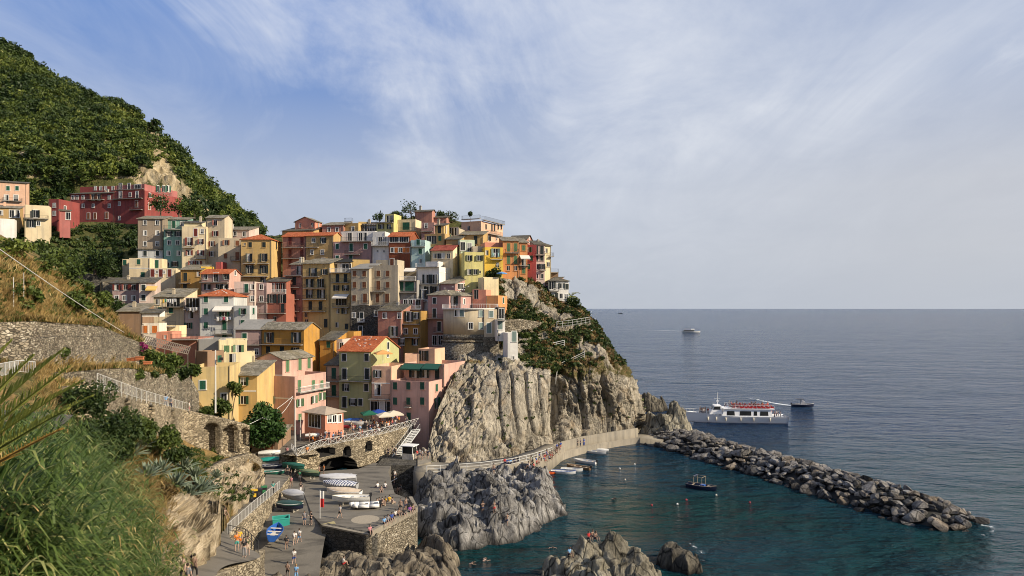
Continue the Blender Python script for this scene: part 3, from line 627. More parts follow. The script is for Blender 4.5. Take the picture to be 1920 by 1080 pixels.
def pane_mesh(w, h):
    va = hrnd.choice([0, 0, 0, 1, 2, 3])
    def f():
        m = MB(); m.box(-w/2, w/2, -.015, .03, -h/2, h/2); m.m = 1
        n = max(2, round(w/.75)); t = .026
        for k in range(n+1):
            x = -w/2+w*k/n; m.box(max(-w/2, x-t), min(w/2, x+t), -.045, -.012, -h/2, h/2)
        if va: m.m = 2; x0, x1 = [(-w/2, w/2), (-w/2, -w*.12), (w*.1, w/2)][va-1]; m.box(x0+.03, x1-.03, -.0165, -.0155, (-h/2 if va > 1 else -h*.08), h/2-.03); m.m = 1
        for z in (-h/2+t, h/2-t): m.box(-w/2, w/2, -.04, -.013, z-t*.8, z+t*.8)
        return m.mesh('pane', [GLASS, WHITEP, CURTD if va == 1 else CURT])
    return wmesh(('pn', w, h, va), f)
def shutter_mesh(w, h, mat, two):
    def f():
        m = MB(); n = 2 if two else 1; ww = w/n
        for k in range(n):
            x0 = -w/2+ww*k+.015; x1 = x0+ww-.03
            m.box(x0, x0+.07, -.075, -.02, -h/2, h/2).box(x1-.07, x1, -.075, -.02, -h/2, h/2).box(x0+.07, x1-.07, -.075, -.02, -h/2, -h/2+.09).box(x0+.07, x1-.07, -.075, -.02, h/2-.09, h/2).box(x0+.07, x1-.07, -.075, -.02, -.05, .05)
            z = -h/2+.13
            while z < h/2-.12:
                m.add([(x0+.07, -.066, z), (x1-.07, -.066, z), (x1-.07, -.032, z+.10), (x0+.07, -.032, z+.10)], [(0, 1, 2, 3)]); z += .11
            m.box(x0+.07, x1-.07, -.03, -.022, -h/2+.09, h/2-.09)
        return m.mesh('shutter', mat)
    return wmesh(('sh', w, h, mat.name, two), f)
def rail_mesh(w, dep, white=False, solid=None, n_per=.22):
    def f():
        m = MB(); r = .018 if not white else .028; H = 1.0
        P_ = [(-w/2, 0), (-w/2, -dep), (w/2, -dep), (w/2, 0)]
        for (x0, y0), (x1, y1) in zip(P_, P_[1:]):
            m.bar((x0, y0, H), (x1, y1, H), r*1.6, 4).bar((x0, y0, .1), (x1, y1, .1), r, 4); L = math.hypot(x1-x0, y1-y0); n = max(1, int(L/n_per))
            for k in range(n+1): m.bar((x0+(x1-x0)*k/n, y0+(y1-y0)*k/n, 0), (x0+(x1-x0)*k/n, y0+(y1-y0)*k/n, H), r*.8, 4)
        return m.mesh('railing', WHITEP if white else IRON)
    return wmesh(('rl', round(w, 1), dep, white), f)

class Blk: pass
def frame_of(u0, u1, u2, vt, vb, d, yaw):
    b = Blk(); th = R(yaw); b.th = th; b.C = P(u1, vb, d); c, s = math.cos(th), math.sin(th)
    k0 = (u0-960)/F; b.w = max(1.2, (b.C.x-k0*b.C.y)/(c-k0*s))
    b.t = 7.0
    if u2 is not None:
        k2 = (u2-960)/F; b.t = (b.C.x-k2*b.C.y)/(s+k2*c); b.t = min(16, max(2.2, b.t)) if b.t > 0 else 9
    b.h = (CH+(HZ-vt)/F*d)-b.C.z; b.e = Vector((c, s, 0)); b.n = Vector((s, -c, 0)); b.bk = Vector((-s, c, 0)); return b
def hit(b, face, u, v):
    r = Vector(((u-960)/F, 1, (HZ-v)/F)); n = b.n if face == 'f' else b.e
    t = ((b.C-Vector((0, 0, CH))).dot(n))/r.dot(n); p = Vector((0, 0, CH))+r*t-b.C
    return (p.dot(b.e) if face == 'f' else p.dot(b.bk)), p.z
def roofed(b, roof, rk, skirt, col, root, off, name='wall'):
    w, t, h = b.w, b.t, b.h; m = MB(); o = .38; th = .13
    pit = {'S': .24, 'G': .42, 'T': .40, 'H': .40, 'F': 0}[roof]; B = [(-w, 0), (0, 0), (0, t), (-w, t)]
    lo = [(x, y, -skirt) for x, y in B]; hi = [(x, y, h) for x, y in B]
    rf = MB()
    if roof == 'F':
        p = .75; q = .2; m.add(lo+[(x, y, h) for x, y in B], [(0, 1, 5, 4), (1, 2, 6, 5), (2, 3, 7, 6), (3, 0, 4, 7)])
        # parapet ring
        I = [(-w+q, q), (-q, q), (-q, t-q), (-w+q, t-q)]
        m.add([(x, y, h) for x, y in I]+[(x, y, h-p) for x, y in I], [(0, 1, 5, 4), (1, 2, 6, 5), (2, 3, 7, 6), (3, 0, 4, 7)][::1]); m.add([(x, y, h) for x, y in B]+[(x, y, h) for x, y in I], [(0, 1, 5, 4), (1, 2, 6, 5), (2, 3, 7, 6), (3, 0, 4, 7)])
        rf.box(-w+q, -q, q, t-q, h-p-.2, h-p)
    elif roof == 'S':
        rz = pit*t; m.add(lo+hi[:2]+[(0, t, h+rz), (-w, t, h+rz)], [(0, 1, 5, 4), (1, 2, 6, 5), (2, 3, 7, 6), (3, 0, 4, 7)])
        a = [(-w-o, -o, h-pit*o+.02), (o, -o, h-pit*o+.02), (o, t+.1, h+rz+pit*.1+.02), (-w-o, t+.1, h+rz+pit*.1+.02)]
        rf.add(a+[(x, y, z+th) for x, y, z in a], [(0, 3, 2, 1), (4, 5, 6, 7), (0, 1, 5, 4), (1, 2, 6, 5), (2, 3, 7, 6), (3, 0, 4, 7)])
    elif roof in 'GT':
        if roof == 'G':
            rz = pit*t/2; m.add(lo+hi+[(0, t/2, h+rz), (-w, t/2, h+rz)], [(0, 1, 5, 4), (1, 2, 6, 8, 5), (2, 3, 7, 6), (3, 0, 4, 9, 7)])
            for s in (0, 1):
                y0 = -o if s == 0 else t+o; z0 = h-pit*o
                a = [(-w-o*.8, y0, z0+.02), (o*.8, y0, z0+.02), (o*.8, t/2, h+rz+.02), (-w-o*.8, t/2, h+rz+.02)]
                if s: a = [a[1], a[0], a[3], a[2]]
                rf.add(a+[(x, y, z+th) for x, y, z in a], [(0, 3, 2, 1), (4, 5, 6, 7), (0, 1, 5, 4), (1, 2, 6, 5), (3, 0, 4, 7)])
        else:
            rz = pit*w/2; m.add(lo+hi+[(-w/2, 0, h+rz), (-w/2, t, h+rz)], [(0, 1, 5, 8, 4), (1, 2, 6, 5), (2, 3, 7, 9, 6), (3, 0, 4, 7)])
            for s in (0, 1):
                x0 = o if s == 0 else -w-o; z0 = h-pit*o
                a = [(x0, -o*.8, z0+.02), (x0, t+o*.8, z0+.02), (-w/2, t+o*.8, h+rz+.02), (-w/2, -o*.8, h+rz+.02)]
                if s: a = [a[1], a[0], a[3], a[2]]
                rf.add(a+[(x, y, z+th) for x, y, z in a], [(0, 3, 2, 1), (4, 5, 6, 7), (0, 1, 5, 4), (1, 2, 6, 5), (3, 0, 4, 7)])
    else:
        m.add(lo+hi, [(0, 1, 5, 4), (1, 2, 6, 5), (2, 3, 7, 6), (3, 0, 4, 7), (4, 5, 6, 7)])
        q = min(w, t)/2; rz = pit*q*1.05; z0 = h-pit*o*.6
        r0, r1 = ((-w+q, t/2), (-q, t/2)) if w >= t else ((-w/2, q), (-w/2, t-q))
        E = [(-w-o, -o, z0), (o, -o, z0), (o, t+o, z0), (-w-o, t+o, z0)]; T_ = [(x, y, z+th) for x, y, z in E]; rr = [(r0[0], r0[1], h+rz+th), (r1[0], r1[1], h+rz+th)]
        fs = [(0, 3, 2, 1), (0, 1, 5, 4), (1, 2, 6, 5), (2, 3, 7, 6), (3, 0, 4, 7)]
        fs += [(4, 5, 9, 8), (5, 6, 9), (6, 7, 8, 9), (7, 4, 8)] if w >= t else [(4, 5, 8), (5, 6, 9, 8), (6, 7, 9), (7, 4, 8, 9)]
        rf.add(E+T_+rr, fs)
    m.obj(name, wm(col), root, off, b.th)
    ro = rf.obj('roof', ROOFM[rk], root, off, b.th)
    return ro
def house(label, blocks, cat='house', name='house', group=None):
    """blocks: dicts col,u0,u1,u2,vt,vb,d,yaw,roof,win,sh,tr"""
    root = None
    for bi, q in enumerate(blocks):
        col, (u0, u1, u2), (vt, vb), d, yaw, roof, wins = q[:7]; opt = q[7] if len(q) > 7 else {}
        b = frame_of(u0, u1, u2, vt, vb, d, yaw)
        if root is None:
            root = thing(name, label, cat, b.C, 0, group); C0 = b.C.copy()
        off = b.C-C0
        if 't' in opt: b.t = opt['t']
        ro = roofed(b, roof[0], roof[1], opt.get('skirt', 5.0), col, root, off, 'wall')
        if hrnd.random() < .7:   # rain pipe down one edge of the front
            xx = -.18 if hrnd.random() < .5 else -b.w+.18; part('drainpipe', wmesh(('dp', round(b.h)), lambda: MB().bar((0, -.07, -3), (0, -.07, b.h-.1), .055, 6).mesh('drainpipe', plain('pipe', (.16, .13, .10), .5))), root, off+b.e*xx, b.th)
        if opt.get('chim', roof[0] in 'SGH' and hrnd.random() < .6):
            for k in range(hrnd.choice([1, 1, 2])):
                x = -b.w*hrnd.uniform(.15, .85); y = b.t*hrnd.uniform(.25, .7); m = MB(); z = b.h+.02
                m.box(x-.3, x+.3, y-.3, y+.3, z-.3, z+1.9).box(x-.38, x+.38, y-.38, y+.38, z+1.9, z+2.0).box(x-.2, x+.2, y-.2, y+.2, z+2.0, z+2.2)
                part('chimney', m.mesh('chimney', hrnd.choice([wm('offwhite'), wm('peach'), wm('beige'), GREYTRIM])), ro)
        if opt.get('stones'):
            g = hrnd; me = wmesh('rs', lambda: MB().box(-.16, .16, -.12, .12, 0, .16).mesh('roof_stone', TRIM)); pit = .42 if roof[0] == 'G' else (.24 if roof[0] == 'S' else .4)
            for k in range(opt['stones']):
                y = b.t*(.12+.34*g.random()) if roof[0] in 'GH' else b.t*(.1+.8*g.random()); x = -b.w*g.uniform(.22 if roof[0] == 'H' else .06, .78 if roof[0] == 'H' else .94)
                part('roof_stone', me, ro, (x, y, b.h+pit*y+.12))
        tr = {0: wm(col), 1: TRIM, 2: GREYTRIM}[opt.get('tr', 1)]; sh = SHUT[opt.get('sh', 'g')]
        for w_ in wins.split(';'):
            tk = w_.split()
            if not tk: continue
            face, ty, v = tk[0], tk[1], float(tk[2]); us = [float(x) for x in tk[3:]]
            rz = b.th if face == 'f' else b.th+math.pi/2
            def put(s, z, y=0):
                p = b.e*s+b.n*y if face == 'f' else b.bk*s+b.e*y
                return off+Vector((p.x, p.y, z))
            if ty in 'BWAT':
                s0, z = hit(b, face, us[0] if us else u0, v); s1 = hit(b, face, us[1], v)[0] if len(us) > 1 else (0 if face == 'f' else b.t); z = hit(b, face, us[0] if len(us) else (u1 if face == 'f' else u1+1), v)[1]
                L = abs(s1-s0); mid = (s0+s1)/2
                if ty in 'BW':
                    dep = .95; bl = part('balcony', wmesh(('bal', round(L, 1)), lambda: MB().box(-L/2, L/2, -dep, .02, -.15, 0).mesh('balcony', SLABM)), root, put(mid, z), rz)
                    part('railing', rail_mesh(max(.5, L-.06), dep-.04, ty == 'W'), bl)
                elif ty == 'A':
                    dep = 1.9; m = MB(); a = [(-L/2, 0, .05), (L/2, 0, .05), (L/2, -dep, -.85), (-L/2, -dep, -.85)]
                    m.add(a+[(x, y, zz+.03) for x, y, zz in a], [(0, 3, 2, 1), (4, 5, 6, 7), (0, 1, 5, 4), (1, 2, 6, 5), (2, 3, 7, 6), (3, 0, 4, 7)]); m.box(-L/2, L/2, -dep-.02, -dep+.01, -1.1, -.83)
                    m.bar((-L/2+.05, -dep, -.87), (-L/2+.05, 0, -.5), .025, 4).bar((L/2-.05, -dep, -.87), (L/2-.05, 0, -.5), .025, 4)
                    part('awning', m.mesh('awning', plain('awning_'+opt.get('aw', 'white'), dict(white=(.66, .62, .55), green=(.012, .07, .05), yellow=(.6, .4, .12))[opt.get('aw', 'white')], .8)), root, put(mid, z), rz)
                else:
                    part('band', wmesh(('band', round(L, 1), tr.name), lambda: MB().box(-L/2, L/2, -.05, .02, -.11, .11).mesh('band', TRIM)), root, put(mid, z), rz)
                continue
            sw, sh_ = SIZES[ty]; sc = opt.get('k', 1.); sw *= sc; sh_ *= sc
            for u in us:
                s, z = hit(b, face, u, v)
                if ty in 'daexv' : nm = 'door' if ty in 'da' and opt.get('ground') else 'window'
                else: nm = 'window'
                wo = part(nm, frame_mesh(sw, sh_, tr, ty == 'a'), root, put(s, z, .0), rz)
                if ty in 'cdba':
                    part('shutter', shutter_mesh(sw, sh_, sh, True), wo)
                else:
                    part('pane', pane_mesh(sw, sh_), wo)
                    if ty in 'oe':
                        hw = sw/2
                        for sg in (-1, 1):
                            an = hrnd.choice([0, 0, .15, .3, .5, .9]); part('shutter', shutter_mesh(hw, sh_, sh, False), wo, (sg*(sw/2+.02+hw/2*math.cos(an)), -.06-hw/2*math.sin(an), 0), sg*an*-1 if False else -sg*an)
    return root
# ---------------------------------------------------------------- the village, hill row first
H = house
H('long crimson hotel with terraces on the hillside, largest red building in the village', [
 ('red', (213,271,319), (357,421), 235, -14, 'Fc', 'f p 365 244; f x 365 226 257; f p 382 224; f d 382 256; f p 409 224 ; s o 366 281; s d 387 280; s o 372 300; s p 389 299; f B 374 213 268; f B 394 245 268', dict(sh='b', t=18)),
 ('red', (131,213,None), (362,420), 238, -8, 'Sd', 'f p 370 137 145 156 205; f e 370 175 186; f p 386 145 156 175 205; f p 405 146; f d 404 200; f a 405 166 178; f B 375 164 196', dict(sh='b', t=12, chim=True)),
 ('red', (150,217,None), (349,366), 245, -8, 'Fg', 'f p 353 179 189 198 212', dict(t=8)),
 ('pinkred', (218,271,321), (345,364), 238, -14, 'Fg', 'f x 350 226 242; f w 350 258; s e 354 296 307 315; f B 357 215 271; s B 362 290 318', dict(t=16))], 'hotel', 'hotel')
H('peach house high at the left edge below the wooded slope', [('peach', (-6,50,55), (344,380), 228, 24, 'Sd', 'f c 353 15 32; f x 372 12 30; f B 376 6 42', dict(chim=False))])
H('low ochre house with a brick chimney at the left edge', [('ochre', (-8,36,None), (391,414), 208, 24, 'Ss', 'f p 399 2; f x 401 22 32', dict(t=5, chim=True))])
H('white garden wall house with bare side at the left edge', [('white', (-8,27,None), (411,424), 200, 28, 'Fc', '', dict(tr=0, t=4))])
H('two storey cream house with roof terrace left of the crimson hotel', [('cream', (46,91,None), (386,428), 206, 24, 'Fc', 'f e 401 67; f e 419 59; f p 419 72; f B 409 46 91', dict(sh='k', t=4))])
H('narrow dark red house joined to a pink wing beside the hotel', [('red', (91,110,129), (373,420), 216, -6, 'Fg', 'f p 385 102; f p 400 102; s p 390 122', dict(t=9)), ('pinkred', (112,131,None), (396,416), 212, 30, 'Sd', 'f x 405 128', dict(t=2.5, chim=False))])

H('weathered brown house with stained plaster and grey stone foot', [('oldbrown', (258.5,305,None), (411,470), 199, 8, 'Ss', 'f p 417.5 272 295; f p 437 272 295; f p 457 272 295', dict(sh='k', chim=False)), ('greywhite', (258.5,305,None), (468,496), 198.5, 8, 'Sd', 'f c 475 272 295', dict(chim=False, t=5, sh='k'))])
H('tall mint green house with a set-back top floor', [('mint', (307,341,None), (429,505), 198, 8, 'Fc', 'f o 438.5 317 334; f p 455 317.5 333; f p 475 316 335; f p 496 314; f o 495 328; f B 430 308 341', dict(sh='k')), ('mint', (309,352,None), (412,432), 204, 8, 'Ss', 'f d 421 326; f p 420 341 346', dict(sh='g', t=5, chim=False))])
H('cream house with laundry balconies between the mint house and the tower house', [('cream', (341,387,None), (425,505), 196, 8, 'Fc', 'f d 436 367; f p 434 379; f e 453 355; f o 453 376.5; f o 474 355 376.5; f o 494 359 372; f B 464 343 365; f B 485 365 387', dict(sh='r')), ('butter', (345,378,None), (418,428), 202, 8, 'Sd', '', dict(t=4, chim=True))])
H('tall cream tower house with grey gable roof and red-brown shutters', [('sand', (387,421,436), (408.5,500), 197, -3, 'Gs', 'f o 417.5 404; f o 438 404; f o 457 398; f o 476 398', dict(sh='r', chim=False))])
H('pale pink attic house set back above the cream-yellow house', [('palepink', (420,467,482), (431,450), 203, -3, 'Ss', 'f e 440 431; f p 438 441; f p 439 458', dict(sh='k', t=7, chim=True))])
H('cream-yellow house with brown shutters and one small balcony', [('sand', (409,452,None), (447,508), 193, 8, 'Fc', 'f o 455 424; f c 456 445; f c 480 423; f d 480 445; f B 488 433 452', dict(sh='b', tr=0))])
H('large golden house with red hipped roof and four iron balconies', [('gold', (452,509,527), (449,530), 188, 2, 'Ht', 'f s 458 459; f c 459 469 495; f e 483 468 495; f B 494 457 479; f B 494 484 505; f e 505 468 495; f B 518 455 503; f o 525 495; s d 460 518', dict(sh='k', tr=0, chim=False))])
H('low cream house with big green window and flat terrace roof', [('cream', (242,281,None), (484,530), 188, 6, 'Fc', 'f c 491 260; f d 518 268; f T 503', dict(sh='g', tr=0)), ('cream', (281,330,None), (503,530), 187.5, 8, 'Fc', 'f a 512 286 301.5 318; f s 510 294 308', dict(sh='r', t=7)), ('cream', (281,304,None), (485,506), 191, 8, 'Fc', 'f d 495 294', dict(t=4))])
H('small cream annex with one green shutter above the stone terrace', [('cream', (229.5,242,None), (486,506), 191, 6, 'Fc', 'f c 492 234', dict(t=4, tr=0))])
H('dark ochre house with grey slate roof and tall green doors', [('darkochre', (338,377,None), (506,555), 183, 3, 'Ss', 'f d 519 347.5; f d 540 347; f p 514 372; f B 530.5 338 357', dict(sh='k', tr=0, chim=False)), ('bright', (377,400,None), (500,520), 186, 20, 'Fg', '', dict(t=5))])
H('tiny dark red attic box above the dark ochre house', [('crimson', (404,415,None), (491,512), 189, -5, 'Fg', '', dict(t=3))])
H('salmon pink house with red tiled gable roof and full-width balconies', [('pink', (377,429.5,451), (513,555), 176, -6, 'Gt', 'f p 519 386; f x 520 405; f o 519 424; f B 529 377 429; f o 538 390 412 422; s p 512 441', dict(sh='k', chim=False))])
H('pale pink flat roofed house with a green terrace door', [('palepink', (439,478,None), (528,585), 171, 4, 'Fc', 'f d 541 462; f p 538 473; f B 549 443 470; f p 560 473', dict(sh='g')), ('mauve', (478,500,None), (530,585), 172, -4, 'Fc', 'f p 538 490; f p 560 490', dict(t=6))])
H('small ochre house at the left end of the mauve terrace', [('ochre', (188,209.5,None), (530,595), 177, 6, 'Sd', 'f p 538 197; f p 557 195', dict(t=6, tr=0, chim=False))])
H('long mauve house with brown shutters under a dark roof', [('mauve', (209.5,261,None), (531,598), 175, 6, 'Sd', 'f o 538.5 219 236 251; f p 559 219 234 250', dict(sh='r', t=7, chim=True)), ('palepink', (261,290,None), (530,598), 174, 14, 'Sd', 'f c 539 269; f c 558 269; f A 537 276 296', dict(sh='k', t=6, aw='yellow', chim=False))])
H('cream house with a laundry-hung loggia and grey slate roof', [('cream', (288,345,None), (557,628), 163, 6, 'Ss', 'f v 567 325; f c 582 300 320.5; f B 575 305 343; f p 566 296', dict(sh='g', tr=0, t=9)), ('palepink', (345,374,None), (562,628), 162, 6, 'Fc', 'f v 568 361; f x 588 358; f o 610.5 353; f B 580 346 372', dict(sh='g', t=6, tr=0))])
H('grey-white house with red hipped roof and bright green shutters', [('greywhite', (373.5,438,None), (555,645), 160, 4, 'Ht', 'f c 561 386 424; f c 584 386; f e 585 421; f A 575 403 437; f c 610 386; f d 610 421; f B 625.5 403 436; f d 633 421; f B 598 404 434', dict(sh='g', tr=0, stones=12, t=10, chim=False)), ('greywhite', (438,468,482), (573,645), 159, -4, 'Fc', 'f o 584 455.5; f c 606 455; s c 583 475', dict(sh='g', tr=0))])
H('low brown shed house with sloping slate roof and white chimneys', [('brown', (222,268,None), (584,610), 148, 10, 'Ss', '', dict(chim=True, t=7))])
H('small pinkish white house with bright orange shutters', [('offwhite', (267,298,None), (606,650), 138, 10, 'Fc', 'f c 617.5 272 290', dict(sh='n', tr=0, t=5)), ('white', (266,300,None), (587,592), 139.5, 10, 'Sd', '', dict(t=3, skirt=0.2, chim=False))])
H('low cream terrace house with a white parapet', [('butter', (298,336,None), (611,636), 144, 12, 'Fc', 'f B 612 298 330', dict(t=6))])
H('low salmon house with flat roof between terraces', [('salmon', (293,322,None), (622,655), 133, 6, 'Fc', 'f s 632 310', dict(t=5, tr=0))])
H('low brown flat roofed house among roof terraces', [('brickpink', (322,372,None), (634,668), 131, 6, 'Fg', 'f B 636 322 372', dict(t=9, tr=0)), ('grey', (371,412,None), (636,668), 129, 8, 'Fk', '', dict(t=9))])
H('plain buttermilk house with green shutters facing the sun', [('butter', (409,461.5,None), (637,700), 128, 20, 'Fg', 'f c 655 425; f o 654 447', dict(sh='l', tr=0, t=7)), ('butter', (420,477,None), (660,702), 125, 20, 'Fg', 'f x 675 436', dict(t=4, tr=0))])
H('small box house with yellow side and brown front', [('brown', (366,389,420), (659,690), 117, -22, 'Fg', 's c 674 411', dict(sh='g', tr=0))])
H('plain yellow house with flat grey roof behind the arcaded wall', [('yellow', (360,432,None), (687,775), 111, 12, 'Fg', 'f c 722 380; f p 745 420', dict(t=9))])
H('ochre house with slate roof squeezed beside the tall pink house', [('gold', (439,482,None), (704,785), 118, -2, 'Ss', 'f o 715 456.5; f o 750 456.5; f T 733 440 480', dict(sh='g', tr=0, t=8, chim=False))])
H('tall pink house with sunlit side, white railings and green shutters', [
 ('pink', (481.5,552.5,611), (706,815), 124, -20, 'Fc', 'f c 719 508; f o 749 508; f T 744 482 552; f T 795 482 552; s d 724 561 587 603; s o 755 561.5; s o 749 588; s o 743 603; s c 783 562; s W 736 555 611', dict(sh='l', tr=0)),
 ('pink', (482,529.5,586), (674,710), 128.0, -20, 'Ts', 'f c 687 508; f T 702 483 529; s d 686 539; s d 683 562; s d 680 579', dict(sh='l', tr=0, chim=False, skirt=.5))])
H('mauve house with flat grey roof left of the orange house', [('mauve', (441.5,489,None), (618,692), 148, 2, 'Sg', 'f c 631 458.5; f p 659.5 481; f B 646 463 488', dict(sh='g', chim=False, t=8))])
H('bright orange house with slate roof and a pale sunlit gable', [('deeporange', (489,570,599), (618,695), 146, -12, 'Gs', 'f e 633 505 555.5; f B 645 490 568; f d 659 503 529; f o 658 554', dict(sh='k', tr=0, chim=False))])
H('small orange house between the orange house and the green house', [('deeporange', (600,627,None), (638,672), 150, -8, 'Sd', 'f c 646 616', dict(sh='g', tr=0, chim=False)), ('palepink', (627,642,None), (636,672), 151, -8, 'Fc', 'f p 648 640', dict(t=5))])
H('low orange terrace wall house under the stone fronted house', [('deeporange', (626,663,None), (622,650), 157, -5, 'Fg', '', dict(t=6, tr=0))])
H('low peach house with sagging slate roof left of the green house', [('peach', (611,637,None), (685,770), 142, -10, 'Sd', 'f d 700 626; f d 732 626; f B 714 611 637; f B 742 608 640', dict(sh='g', tr=0, chim=False, t=10))])
H('pale green house with red tiled gable roof and green shutters', [('green', (636,696,748), (659,778), 139, -16, 'Gt', 'f c 670 645.5 687.5; f d 701 646 688; f o 726.5 650; f c 726.5 687; f d 754 646; f o 754 662; f c 754 676; f B 713 639 696; s c 648 727.5; s p 664 727', dict(sh='k', chim=False, stones=13, ground=1))])
H('peach house with roof terrace and ground floor arches', [('peach', (697,734,None), (687,775), 137, -12, 'Fc', 'f o 701 708; f x 731 708.5; f T 718 697 733; f B 747 694 732; f v 763 708; f v 763 725', dict(sh='k', t=9))])
H('big two-tone pink house with green roof awnings beside the cliff', [
 ('pink', (732,804,868), (716,806), 133, -22, 'Fc', 'f c 723.5 741 766 792; f c 752 741 766 792; s c 727 818.5; s c 724 841; s e 756 818; s c 752 842; f d 784 766.5; s d 790 818; f B 762 761 772', dict(sh='g', tr=0, ground=1)),
 ('pink', (757,833,874), (683,720), 138, -22, 'Fc', 'f e 698 777 796; f d 700 820; f A 682 758 796; f A 682 798 828', dict(sh='k', tr=0, aw='green', skirt=.5))])
H('peach rooftop cabin house behind the big pink house', [('peach', (784,815,824), (654,690), 146, -20, 'Fc', 'f e 667 795', dict(t=5, tr=0, sh='k')), ('peach', (759,786,None), (664,690), 146, 8, 'Fc', '', dict(t=4))])

# centre rows
H('brick salmon house with a mustard wing and iron balconies', [('brickpink', (708.5,752,None), (583,655), 160, -12, 'Sd', 'f p 592 721.5 749; f e 621 737.5; f B 632 728 752; f o 641 754', dict(sh='k', t=8)), ('darkochre', (752,789,807), (583,655), 160.5, -12, 'Fg', 'f e 594 767; f o 592 780; f p 621 761 779; f B 607 753 788; f B 632 753 788; f o 641 779', dict(sh='k')), ('rose', (749,790,None), (562,585), 166, -12, 'Fg', 'f p 567 760 770; f x 570 784; f W 580 752 790', dict(t=5))])
H('rose house with stone-dotted slate hip roof above the round tower', [('rose', (802,842,None), (553,658), 163, -24, 'Hs', 'f c 564 814.5; f d 587 814.5 837; f d 612 823.5 836.5; f x 638 815 826; f B 597 802 841; f B 622 816 841', dict(sh='k', stones=5, t=12, chim=False)), ('rose', (842,864,909), (554,585), 163, -24, 'Hs', 'f e 564 851; s p 565 870 891.5', dict(sh='k', stones=7, chim=False)), ('rose', (825,853,885), (532,552), 171, -24, 'Ss', 's w 537 863; s w 537 874', dict(skirt=2))])
H('rust and peach terrace house with an orange sunroom', [('salmon', (885,911,927), (543,585), 167, -15, 'Fc', 'f x 552 893', dict(tr=0)), ('orange', (911,934,951), (554,590), 165, -18, 'Fc', 's c 563 943.5', dict(sh='g')), ('butter', (906,935,None), (520,556), 172, 18, 'Fc', '', dict(t=5, tr=0))])
H('white terrace house with red edging and wide balconies', [('white', (781,823.5,866), (500,566), 174, -20, 'Fc', 'f e 523 800 815; f e 545 803 814; f B 533 781 823; f W 501 781 823; f T 505 781 823; s T 510 824 866', dict(sh='k')), ('white', (798,822,None), (490,502), 178, -20, 'Fc', '', dict(t=4, tr=0))])
H('shaded grey house with green doors beside the white terrace house', [('grey', (748,782,None), (525,572), 173, -8, 'Fg', 'f d 537 753; f b 537 768; f B 548 745 781; f W 526 746 780', dict(sh='g', tr=0)), ('beige', (745,781,None), (505,530), 180, -8, 'Fg', 'f A 503 760 781', dict(t=5))])
H('slim white house stepping down between balconies and the rose house', [('white', (771,805,None), (560,600), 168, -12, 'Fg', 'f e 552 795; f x 572 790; f B 565 770 800', dict(sh='k', t=6))])
H('sunlit cream house with red roof and teal windows', [('cream', (809,849,866.5), (469,510), 180, -14, 'Gr', 'f p 480 815 841; f w 480 825; f p 500 829; s p 480 855; s p 482 861', dict(sh='t', tr=0, chim=False))])
H('pale yellow sunlit house with dark olive shutters', [('lemon', (871,908,None), (473,526), 177, 14, 'Fc', 'f o 484 880 898.5; f o 510 879.5 891; f s 510 900', dict(sh='o', tr=0, t=8)), ('palegreen', (862,890,None), (450,478), 184, 14, 'Fc', 'f x 462 868; f x 464 880', dict(t=5)), ('beige', (886,909,None), (462,478), 183, 14, 'Fc', 'f B 474 886 908', dict(t=5))])
H('vivid yellow house with laundry on a white balcony', [('bright', (909,943,None), (464,512), 180, 13, 'Fc', 'f e 474 929; f p 497 933; f B 486.5 920 942; f p 474 913', dict(sh='t', tr=0, t=9)), ('salmon', (909,944,None), (455,467), 183, 13, 'Fc', '', dict(t=6, tr=0))])
H('bright orange house with long green shutters on the headland rim', [('orange', (943,972.5,None), (452,520), 182, 10, 'Ss', 'f d 464 953.5 966.5; f d 487 953.5 966.5; f p 503 953 967; f B 474 947 972', dict(sh='l', tr=0, chim=False)), ('orange', (972.5,989,None), (455,520), 183, 10, 'Ss', 'f c 465 982; f A 479 974 992; f x 494 982; f c 508 982; f B 498 973 991', dict(sh='l', tr=0, chim=False))])
H('narrow crimson house between the orange and pink rim houses', [('crimson', (987,1005,None), (459,522), 186, -10, 'Fg', 'f o 468 992; f c 484 996; f c 500 991', dict(sh='g', tr=0))])
H('brown gabled house behind the orange rim house', [('brickpink', (955,987,1007), (449,470), 193, -16, 'Gd', 's p 450 992', dict(t=7))])
H('tall light pink rim house with dark shutters', [('palepink', (1003,1021.5,None), (459,528), 187, 10, 'Sd', 'f d 469 1006 1016; f c 484 1006 1016; f o 500 1006 1016; f p 518 1006 1016; f B 478 1003 1021; f B 507 1012 1022', dict(sh='k', tr=0, chim=False))])
H('cream end house with a round balcony at the tip of the rim row', [('butter', (1021.5,1033,None), (461,528), 189, 26, 'Sd', 'f p 496 1028; f p 470 1024; f B 481 1029 1036', dict(sh='k', tr=0, chim=True))])
H('low wooden terrace house behind the tip of the rim row', [('brown', (1031,1047,None), (510,524), 192, 10, 'Fg', 'f B 511 1031 1046', dict(t=5))])
H('pink and white house with brown roof alone at the headland edge', [('pink', (1013,1031,None), (531,580), 187, -32, 'Sd', 'f p 540 1018.5 1026; f d 561 1024', dict(sh='k', tr=0, chim=False, t=8)), ('white', (1030,1066,None), (527,563), 187, 12, 'Hd', 'f e 535 1034; f p 536 1041; f o 536 1053; f c 537 1063; f p 555 1033 1052; f c 554 1043; f p 556 1062; f B 545.5 1030 1047', dict(sh='k', tr=0, chim=False, t=8, skirt=.3)), ('cream', (1033,1062,None), (567,580), 188, 12, 'Fc', 'f x 572 1040 1047', dict(t=5))])
H('peach tall house with rooftop railing on the skyline', [('peach', (865,902,943), (414,462), 200, -26, 'Fc', 'f p 428 879; s c 425 911; s d 427 922 927; s c 426 934; s c 426 940; s o 447 916; s p 447 931; s B 438 914 938; f B 412 868 902; s B 412 903 942', dict(sh='k', tr=0))])
